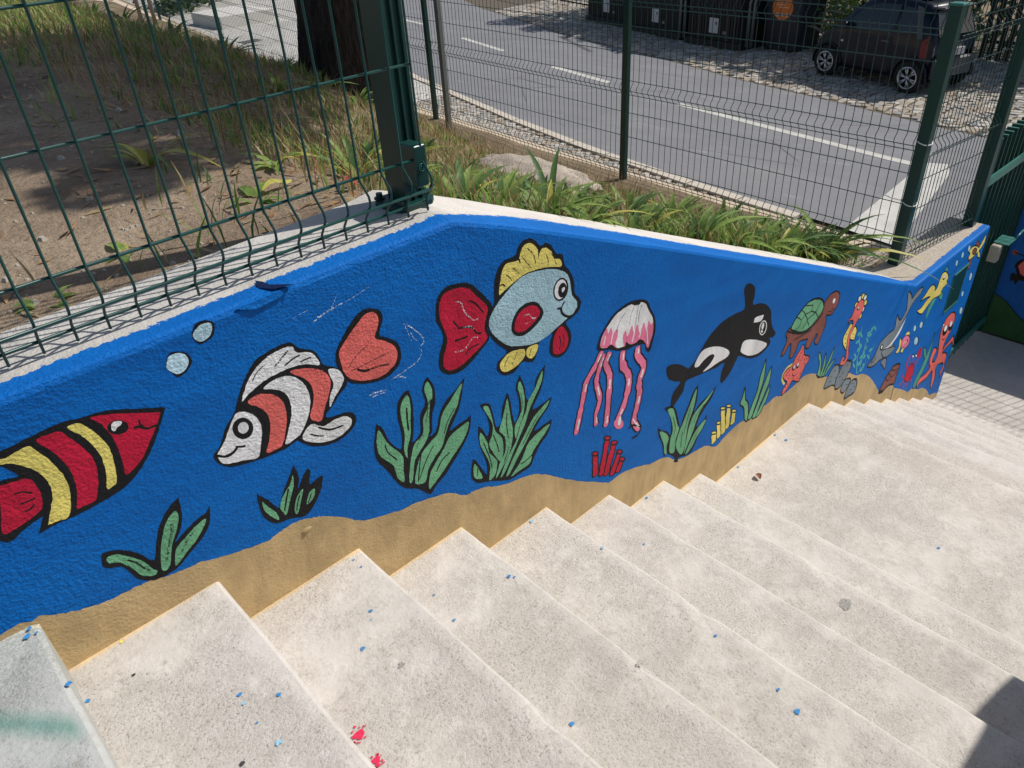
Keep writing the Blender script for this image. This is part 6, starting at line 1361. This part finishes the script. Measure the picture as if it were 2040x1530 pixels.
for (x,y,n,h) in sorted([(.95,2.2,9,.09),(1.2,2.5,9,.1),(.8,1.7,8,.07),(1.35,2.0,9,.1),(1.1,1.9,10,.09),(1.5,2.4,9,.12),(.65,1.5,7,.06),(1.45,3.1,9,.12),(1.0,2.9,8,.1),(.35,1.42,6,.04),(.18,1.30,7,.04),(1.8,3.6,10,.16),(2.1,3.75,10,.16),(2.3,3.7,9,.15)],key=lambda q:q[0]/q[1]):
    k3+=1; strap(H(x,y),n,h,.010,'low leafy weed behind the wire fence, %s counting from the left'%ORD3[k3-1],G3,spread=1.5,mats=(M_LEAF,M_LEAF,M_YEL))
# fallen yellow and red leaves
for (x,y,m,lab) in [(.71,1.52,M_YEL,'long pale yellow dead leaf lying by the wire fence'),(1.22,2.75,plain('red_leaf',(.30,.06,.03),.6),'reddish fallen leaf beside the tree'),(.80,1.37,plain('red_leaf_b',(.35,.05,.04),.6),'small red fallen leaf next to the coping')]:
    mb=MB(); p=H(x,y)+Vector((0,0,.02)); L_=.11 if 'long' in lab else .05; vs=[]
    for k in range(6):
        t=k/5; q=.012*math.sin(math.pi*(t*.9+.05)); c=p+Vector((L_*(t-.5),L_*.35*(t-.5),.012*math.sin(t*5))); vs+=[c-Vector((0,q,0)),c+Vector((0,q,.006))]
    mb.add(vs,[(2*k,2*k+1,2*k+3,2*k+2) for k in range(5)],0,True); o=mb.build('fallen_leaf',m); tag(o,lab,'leaf')
# ------------------------------------------------------------------ recycling bins
M_BINS=plain('bin_slat',(.020,.019,.018),.6,.3,var=.25); M_BIND=plain('bin_blue_plastic',(.010,.016,.028),.45,.4); M_STK=plain('white_sticker',(.5,.52,.52),.5); M_ORG=plain('orange_sticker',(.75,.20,.03),.5); M_BASE=plain('bin_base',(.028,.026,.025),.7)
def slat_bin(A,B,idx,label):
    a=Vector((A[0]*K,A[1]*K,0));b=Vector((B[0]*K,B[1]*K,0)); d=(b-a); L_=d.length; d.normalize(); nrm=Vector((d.y,-d.x,0)); 
    if nrm.x>0: nrm=-nrm
    t=empty('waste_container',((a+b)/2)[:]); t.location=(a+b)/2-nrm*.5; root=t; tag(t,label,'container','slatted waste containers by the street'); 
    M=Matrix(((d.x,-nrm.x,0,a.x),(d.y,-nrm.y,0,a.y),(0,0,1,0),(0,0,0,1)))   # x along front, y to the back
    D=1.15; Hh=1.75
    mb=MB(); mb.box((.05,.03,.16),(L_-.05,D,Hh),0,M); o=mb.build('body',M_BASE,t,t.location); o.location=(0,0,0)
    mb=MB(); mb.box((-.02,-.03,0),(L_+.02,D+.03,.15),0,M,b=.03); o=mb.build('base',M_BASE,t,t.location); o.location=(0,0,0)
    mb=MB(); mb.box((-.03,-.06,Hh),(L_+.03,D+.05,Hh+.16),0,M,b=.05); o=mb.build('lid',M_BIND,t,t.location); o.location=(0,0,0)
    n=int(L_/.085)
    for i in range(n):
        x=.05+(L_-.1)*i/n; mb=MB(); mb.box((x,-.0,.17),(x+.062,.028,Hh-.02),0,M); o=mb.build('slat',M_BINS,t,t.location); o.location=(0,0,0)
    mb=MB(); mb.box((L_*.43,-.004,.30),(L_*.43+.26,-.001,.60),0,M); o=mb.build('sticker',M_STK,t,t.location); o.location=(0,0,0)
    mb=MB(); mb.box((L_*.43+.18,-.008,.47),(L_*.43+.215,-.0045,.53),0,M); o=mb.build('sticker_mark',M_BINS,o,t.location); o.location=(0,0,0)
    mb=MB(); mb.box((L_*.43+.40,-.004,.30),(L_*.43+.50,-.001,.36),0,M); o=mb.build('label',plain('tan_label',(.22,.19,.14)),t,t.location); o.location=(0,0,0)
    return M,L_
slat_bin((13.05,11.6),(12.72,10.28),0,'leftmost slatted dark waste container, near the street lamp post end')
slat_bin((12.60,10.05),(12.18,8.62),1,'middle slatted dark waste container with white sticker')
M3,L3_=slat_bin((12.08,8.42),(11.88,7.22),2,'slatted dark waste container beside the orange stickered bin')
def pipes(cx_,cy_,label):
    mb=MB()
    for dx in (0,.10):
        mb.tube([(cx_*K+dx*.2,cy_*K-dx,.1),(cx_*K+dx*.2,cy_*K-dx,.95),(cx_*K+.06,cy_*K-dx-.03,1.12),(cx_*K+.16,cy_*K-dx-.12,1.20),(cx_*K+.2,cy_*K-dx-.25,1.22)],.03,8)
    o=mb.build('bent_rail',M_GREY); tag(o,label,'rail')
pipes(12.08,8.56,'bent grey guard rail between two slatted containers'); pipes(11.92,7.12,'bent grey guard rail left of the orange stickered bin')
# plastic bin with orange round sticker
a=Vector((12.15*K,7.02*K,0)); dd=Vector((-.02,-1,0)).normalized(); nn_=Vector((-1,.02,0)); M=Matrix(((dd.x,-nn_.x,0,a.x),(dd.y,-nn_.y,0,a.y),(0,0,1,0),(0,0,0,1)))
pbn=empty('waste_bin',a); tag(pbn,'dark blue plastic bin with a round orange sticker','bin')
mb=MB(); z0,z1=.06,1.75
def rr(x0,x1,y0,y1,r): 
    o=[]
    for cx_,cy_,t0 in ((x1-r,y1-r,0),(x0+r,y1-r,1.5708),(x0+r,y0+r,3.1416),(x1-r,y0+r,4.7124)):
        for j in range(5): t=t0+j*.3927; o.append((cx_+r*math.cos(t),cy_+r*math.sin(t)))
    return o
lo_=rr(.05,.86,.05,.95,.09);hi_=rr(-.04,.96,-.02,1.04,.12); n=len(lo_)
mb.add([M@Vector((x,y,z0)) for x,y in lo_]+[M@Vector((x,y,z1)) for x,y in hi_],[(i,(i+1)%n,n+(i+1)%n,n+i) for i in range(n)]+[tuple(range(n,2*n))],0,False); o=mb.build('body',M_BIND,pbn,pbn.location); o.location=(0,0,0)
mb=MB(); mb.prism([tuple((M@Vector((x,y,0)))[:2]) for x,y in rr(-.07,.99,-.05,1.07,.12)],z1,z1+.10); o=mb.build('lid',M_BIND,pbn,pbn.location); o.location=(0,0,0)
def onf(u,v,off=.004): # point on the bin front: u across, v up
    k=(v-z0)/(z1-z0); return M@Vector((u,.05+(-.02-.05)*k-off,v))
mb=MB(); pts=[onf(.44+.235*math.cos(t),.86+.235*math.sin(t)) for t in [j*math.pi/16 for j in range(32)]]; mb.add(pts,[tuple(range(32))]); stk=mb.build('round_sticker',M_ORG,pbn,pbn.location); stk.location=(0,0,0)
for u in (.33,.44,.55):
    mb=MB(); pts=[onf(u+.035*math.cos(t),.72+.035*math.sin(t),.007) for t in [j*math.pi/5 for j in range(10)]]; mb.add(pts,[tuple(range(10))]); o=mb.build('sticker_symbol',M_STK,stk,pbn.location); o.location=(0,0,0)
for v,a_,b_ in ((1.01,.36,.52),(.955,.33,.55),(.905,.30,.50),(.855,.35,.58)):
    mb=MB(); mb.add([onf(a_,v,.007),onf(b_,v,.007),onf(b_,v+.018,.007),onf(a_,v+.018,.007)],[(0,1,2,3)]); o=mb.build('text_line',plain('sticker_ink',(.85,.50,.30)),stk,pbn.location); o.location=(0,0,0)
for sx in (.12,.76):
    mb=MB(); c=M@Vector((sx,.2,.06)); mb.tube([c-dd*.03,c+dd*.03],.06,12); o=mb.build('castor',M_BASE,pbn,pbn.location); o.location=(0,0,0)
# ------------------------------------------------------------------ small car
def car():
    rw=Vector((10.58*K,3.88*K,0)); fw=Vector((11.02*K,5.29*K,0)); yaw=math.atan2(fw.y-rw.y,fw.x-rw.x); dirv=(fw-rw).normalized(); left=Vector((-dirv.y,dirv.x,0)); mid=(rw+fw)/2-left*.66
    root=empty('parked_car',mid); root.rotation_euler=(0,0,yaw); root.scale=(.97,.74,.90); root.location=root.location+Vector((0,.12,0)); tag(root,'small black two seat hatchback parked on the cobbles','car')
    pm=N('black_car_paint',.22,.28); paintm=pm.out((.005,.008,.017)); 
    gl=N('car_glass',.06,.4); glm=gl.out((.012,.018,.03)); rub=plain('tyre_rubber',(.018,.018,.018),.85); al=plain('alloy_rim',(.55,.56,.57),.3,.6,.7); trim=plain('grey_trim',(.10,.105,.11),.5); red=plain('tail_lamp_red',(.16,.008,.012),.35,.4); lampw=plain('lamp_glass',(.5,.5,.5),.15,.7)
    wb=.93; 
    X=[-1.24,-1.22,-1.16,-1.05,-.92,-.7,-.4,0,.3,.5,.7,.86,1.0,1.12,1.20,1.25]
    T=[.70,.98,1.18,1.40,1.50,1.535,1.55,1.54,1.47,1.34,1.14,.97,.90,.83,.72,.50]
    def hw(x,z): 
        e=1-.10*max(0,(abs(x)-.9)/.35)**2; k=.745*e
        if z>.92: k-= (z-.92)*.30
        if z<.35: k-= (.35-z)*.15
        return k
    mb=MB(); rows=[]
    for x,t in zip(X,T):
        zl=.24; zs=[zl,.34,.5,min(.72,t-.10),min(.90,t-.06),t*.5+.45 if t>1.0 else t-.04,t-.035,t]
        zs=[zl]+sorted(zs[1:]); r=[]
        for j,z in enumerate(zs):
            w_=hw(x,z); 
            if j==len(zs)-1: w_-=.10
            if j==len(zs)-2: w_-=.02
            r.append((x,w_,z))
        rows.append([(x,0,zl)]+r+[(x,0,t+.012)])
    n=len(rows[0])
    for s in (1,-1):
        vs=[(a,b*s,c) for r in rows for a,b,c in r]; fs=[(i*n+k,(i+1)*n+k,(i+1)*n+k+1,i*n+k+1) for i in range(len(rows)-1) for k in range(n-1)]+[tuple(range(n))[::-1],tuple((len(rows)-1)*n+k for k in range(n))]
        if s<0: fs=[f[::-1] for f in fs]
        mb.add(vs,fs,0,True)
    mb.build('body',paintm,root)
    def patch(name,m,poly,off=.006,s=1,N_=6):
        mb=MB(); vs=[(x,s*(hw(x,z)+off),z) for x,z in poly]; c=(sum(p[0] for p in poly)/len(poly),sum(p[1] for p in poly)/len(poly)); vs.append((c[0],s*(hw(*c)+off+.004),c[1])); k=len(poly)
        mb.add(vs,[((i,(i+1)%k,k) if s<0 else ((i+1)%k,i,k)) for i in range(k)]); return mb.build(name,m,root)
    for s in (1,-1):
        patch('side_window',glm,[(-.42,.98),(.28,.97),(.60,.98),(.50,1.16),(.28,1.36),(0,1.44),(-.42,1.45)],s=s)
        patch('quarter_window',glm,[(-.98,1.06),(-.50,.99),(-.50,1.44),(-.86,1.40)],s=s)
        patch('door_panel',paintm,[(-.46,.30),(.52,.30),(.62,.62),(.58,.90),(-.46,.92)],s=s,off=.008)
        patch('arch_pillar',plain('pillar_grey_%d'%s,(.055,.057,.062),.3,.5),[(-1.03,.95),(-.93,.95),(-.72,1.47),(-.86,1.44)],s=s,off=.010)
        patch('side_marker',lampw,[(.60,.70),(.66,.70),(.66,.735),(.60,.735)],s=s,off=.012)
        patch('tail_lamp',red,[(-1.17,.66),(-1.05,.62),(-1.03,.90),(-1.13,1.02),(-1.16,.90)],s=s,off=.006)
        mb=MB(); mb.box((-.40,s*(.752)-.012,.82),(-.24,s*(.752)+.014,.845),b=.004); mb.build('door_handle',trim,root)
        mb=MB(); mb.box((.50,min(s*.76,s*.90),.96),(.60,max(s*.76,s*.90),1.08),b=.02); mb.build('mirror',paintm,root)
        mb=MB(); mb.box((.98,s*.50-.12,.66),(1.215,s*.50+.12,.80),b=.04); mb.build('headlight',lampw,root)
        for wx in (-wb,wb):
            R=.285; wm=MB(); yo=s*.715; prof=[(.170,-.08),(.235,-.085),(.27,-.07),(R,-.04),(R,.04),(.27,.07),(.235,.085),(.195,.075)]
            seg=32; vs=[]
            for k in range(seg):
                t=2*math.pi*k/seg
                for r_,y_ in prof: vs.append((wx+r_*math.cos(t),yo+s*y_,R+r_*math.sin(t)))
            m_=len(prof); wm.add(vs,[(k*m_+j,k*m_+j+1,((k+1)%seg)*m_+j+1,((k+1)%seg)*m_+j) for k in range(seg) for j in range(m_-1)],0,True); wheel=wm.build('wheel',rub,root)
            rm=MB()
            ring=[(.196,.070),(.196,.084),(.178,.084),(.172,.05)]
            vs=[]
            for k in range(seg):
                t=2*math.pi*k/seg
                for r_,y_ in ring: vs.append((wx+r_*math.cos(t),yo+s*y_,R+r_*math.sin(t)))
            rm.add(vs,[(k*4+j,k*4+j+1,((k+1)%seg)*4+j+1,((k+1)%seg)*4+j) for k in range(seg) for j in range(3)],0,True)
            for k in range(6):
                for dt in (-.15,.15):
                    t=k*math.pi/3+.3; c0=(wx+.03*math.cos(t),yo+s*.072,R+.03*math.sin(t)); c1=(wx+.178*math.cos(t+dt),yo+s*.076,R+.178*math.sin(t+dt)); rm.tube([c0,c1],[.011,.014],6)
            rm.tube([(wx,yo+s*.06,R),(wx,yo+s*.08,R)],.035,12); rm.build('rim',al,wheel)
            am=MB(); 
            pts=[(wx+.335*math.cos(t),s*(.753),R+.02+.335*math.sin(t)) for t in [math.pi*j/14 for j in range(-1,16)]]; am.tube(pts,.022,6); am.build('wheel_arch',paintm,root)
            dk=MB(); pp=[(wx+.32*math.cos(t),s*.749,max(.2,R+.02+.32*math.sin(t))) for t in [2*math.pi*j/24 for j in range(24)]]; dk.add(pp,[tuple(range(24)) if s<0 else tuple(range(24))[::-1]]); dk.build('wheel_well',plain('well_black_%d%d'%(s,wx>0),(.004,.004,.004),.9),root)
    mb=MB(); mb.add([(-1.235,-.55,1.0),(-1.235,.55,1.0),(-1.075,.50,1.40),(-1.075,-.50,1.40)],[(0,1,2,3)]); o=mb.build('rear_window',plain('rear_glass',(.12,.105,.095),.12,.7),root)
    mb=MB(); mb.add([(.88,-.60,.985),(.88,.60,.985),(.46,.52,1.395),(.46,-.52,1.395)],[(0,1,2,3)]); o=mb.build('windscreen',glm,root)
    mb=MB(); mb.box((-1.30,-.60,.30),(-1.22,.60,.62),b=.03); mb.build('rear_bumper',trim,root)
    mb=MB(); mb.box((-1.31,-.26,.66),(-1.245,.26,.78)); mb.build('number_plate',lampw,root)
    mb=MB(); mb.box((-1.20,-.50,1.43),(-.96,.50,1.46),b=.01); mb.build('spoiler',trim,root)
    mb=MB(); mb.box((-.80,-.44,1.545),(.15,.44,1.566),b=.006); mb.build('roof_panel',plain('grey_roof',(.07,.068,.066),.35,.5),root)
car()
# ------------------------------------------------------------------ background: hedge, slatted fence, trees
def hedge(name,label,x0,y0,x1,y1,h,th,n,size=.09,cat='hedge',mat=M_HEDGE,z=0):
    mb=MB(); r=random.Random(int(x0*10+y0))
    for i in range(n):
        t=r.random(); zz=h*r.random()**.85; px_=(x0+(x1-x0)*t)*K; py_=(y0+(y1-y0)*t)*K; off=r.gauss(0,.38)*th*(1-.3*zz/h)+.35*noise.noise(Vector((px_,py_,zz*1.3)))
        p=Vector((px_+off,py_+r.gauss(0,.2),z+zz)); a=Vector((r.uniform(-1,1),r.uniform(-1,1),r.uniform(-1,1))).normalized(); b=a.cross(Vector((r.uniform(-1,1),r.uniform(-1,1),1))).normalized(); s=size*r.uniform(.5,1.3); mb.add([p-a*s,p-b*s*.45,p+a*s,p+b*s*.45],[(0,1,2,3)])
    o=mb.build(name,mat); 
    tag(o,label,cat); return o
hedge('hedge','dark overgrown hedge behind the bins and the car',14.6,12.5,13.7,2.0,3.6,1.0,15000,.10)
hedge('hedge','dark shrubs beyond the slatted fence at upper right',13.6,2.4,14.4,-4,3.0,.8,8000,.10)
hedge('shrub','brighter leafy shrub between the orange stickered bin and the car',12.9,6.3,12.6,5.7,1.5,.35,900,.07,'shrub',M_LEAF)
hedge('shrub','dark scrub at the far end of the pavement',8.4,22,13,27,2.2,1.2,4000,.14,'shrub')
mb=MB()
r=random.Random(5)
bt=empty('dead_branches',P(12.8,5.9,-2.65)); tag(bt,'bare fallen branches between bin and car','branches')
for i in range(10):
    p=Vector((r.uniform(12.5,13.2)*K,r.uniform(5.4,6.4)*K,r.uniform(.1,.8))); d=Vector((r.uniform(-.4,.2),r.uniform(-.6,.6),r.uniform(-.1,.5))); mb=MB(); mb.tube([p,p+d*.5+Vector((0,0,.05)),p+d],[.035,.025,.012],6); o=mb.build('branch',plain('dead_wood_%d'%i,(.22,.19,.15),.9),bt,bt.location); o.location=(0,0,0)
sl_=empty('slatted_fence',P(13.0,1,-2.65)); tag(sl_,'dark brown vertical slat fence at the back of the parking strip','fence')
MW=plain('dark_wood',(.035,.026,.02),.8,.2,var=.3)
for i in range(52):
    y=3.9-.11*i; x=12.95+.02*i*.3; mb=MB(); mb.box((x*K,y*K-.048,.05),(x*K+.02,y*K+.048,1.55+.02*r.random())); o=mb.build('slat',MW,sl_,sl_.location); o.location=(0,0,0)
for z in (.35,1.3):
    mb=MB(); mb.tube([(13.0*K+.03,3.95*K,z),(13.3*K+.03,-1.9*K,z)],.03,4); o=mb.build('rail',MW,sl_,sl_.location); o.location=(0,0,0)
# dark railing behind the far parking strip
rl=empty('railing',P(14.5,14,-2.65)); tag(rl,'black metal railing behind the sunny cobbles','railing')
for i in range(60):
    y=11.9+.17*i; x=14.0+.33*(y-11.9)*.9; mb=MB(); mb.tube([(x*K,y*K,0),(x*K,y*K,1.2)],.012,4); o=mb.build('baluster',MW,rl,rl.location); o.location=(0,0,0)
for z in (.12,1.15):
    mb=MB(); mb.tube([(14.0*K,11.9*K,z),((14.0+.297*10.1)*K,22*K,z)],.022,6); o=mb.build('rail',MW,rl,rl.location); o.location=(0,0,0)
SH=[[(11.7,8.9,6.0,1.1),(12.3,10.2,6.3,1.3),(12.4,9.3,5.6,1.6),(11.9,8.2,5.8,1.0),(12.3,13.0,6.6,.75),(12.0,11.8,6.4,.7)],[(11.5,6.3,5.9,1.2),(12.4,6.8,5.5,1.6),(11.25,7.3,6.1,.7),(11.8,5.4,5.6,1.2),(10.75,5.6,6.2,.6)],[(12.0,3.9,5.4,1.5),(11.2,4.6,5.8,1.2),(12.9,2.6,5.2,1.6),(13.2,.9,5.2,1.6)]]
for i,(x,y,h) in enumerate(((15.2,9.0,3.6),(15.0,5.4,3.4),(15.6,1.6,3.2))):
    b=P(x,y,-2.65); tree(['left one of the three street trees behind the bins','middle one of the three street trees behind the bins','right one of the three street trees behind the slatted fence'][i],b,.16,h,(.1,.1),[(shadow_at(sx,sy,-2.65,sh),(sr,sr*.95,sr*.5)) for sx,sy,sh,sr in SH[i]],dens=330,size=.16)
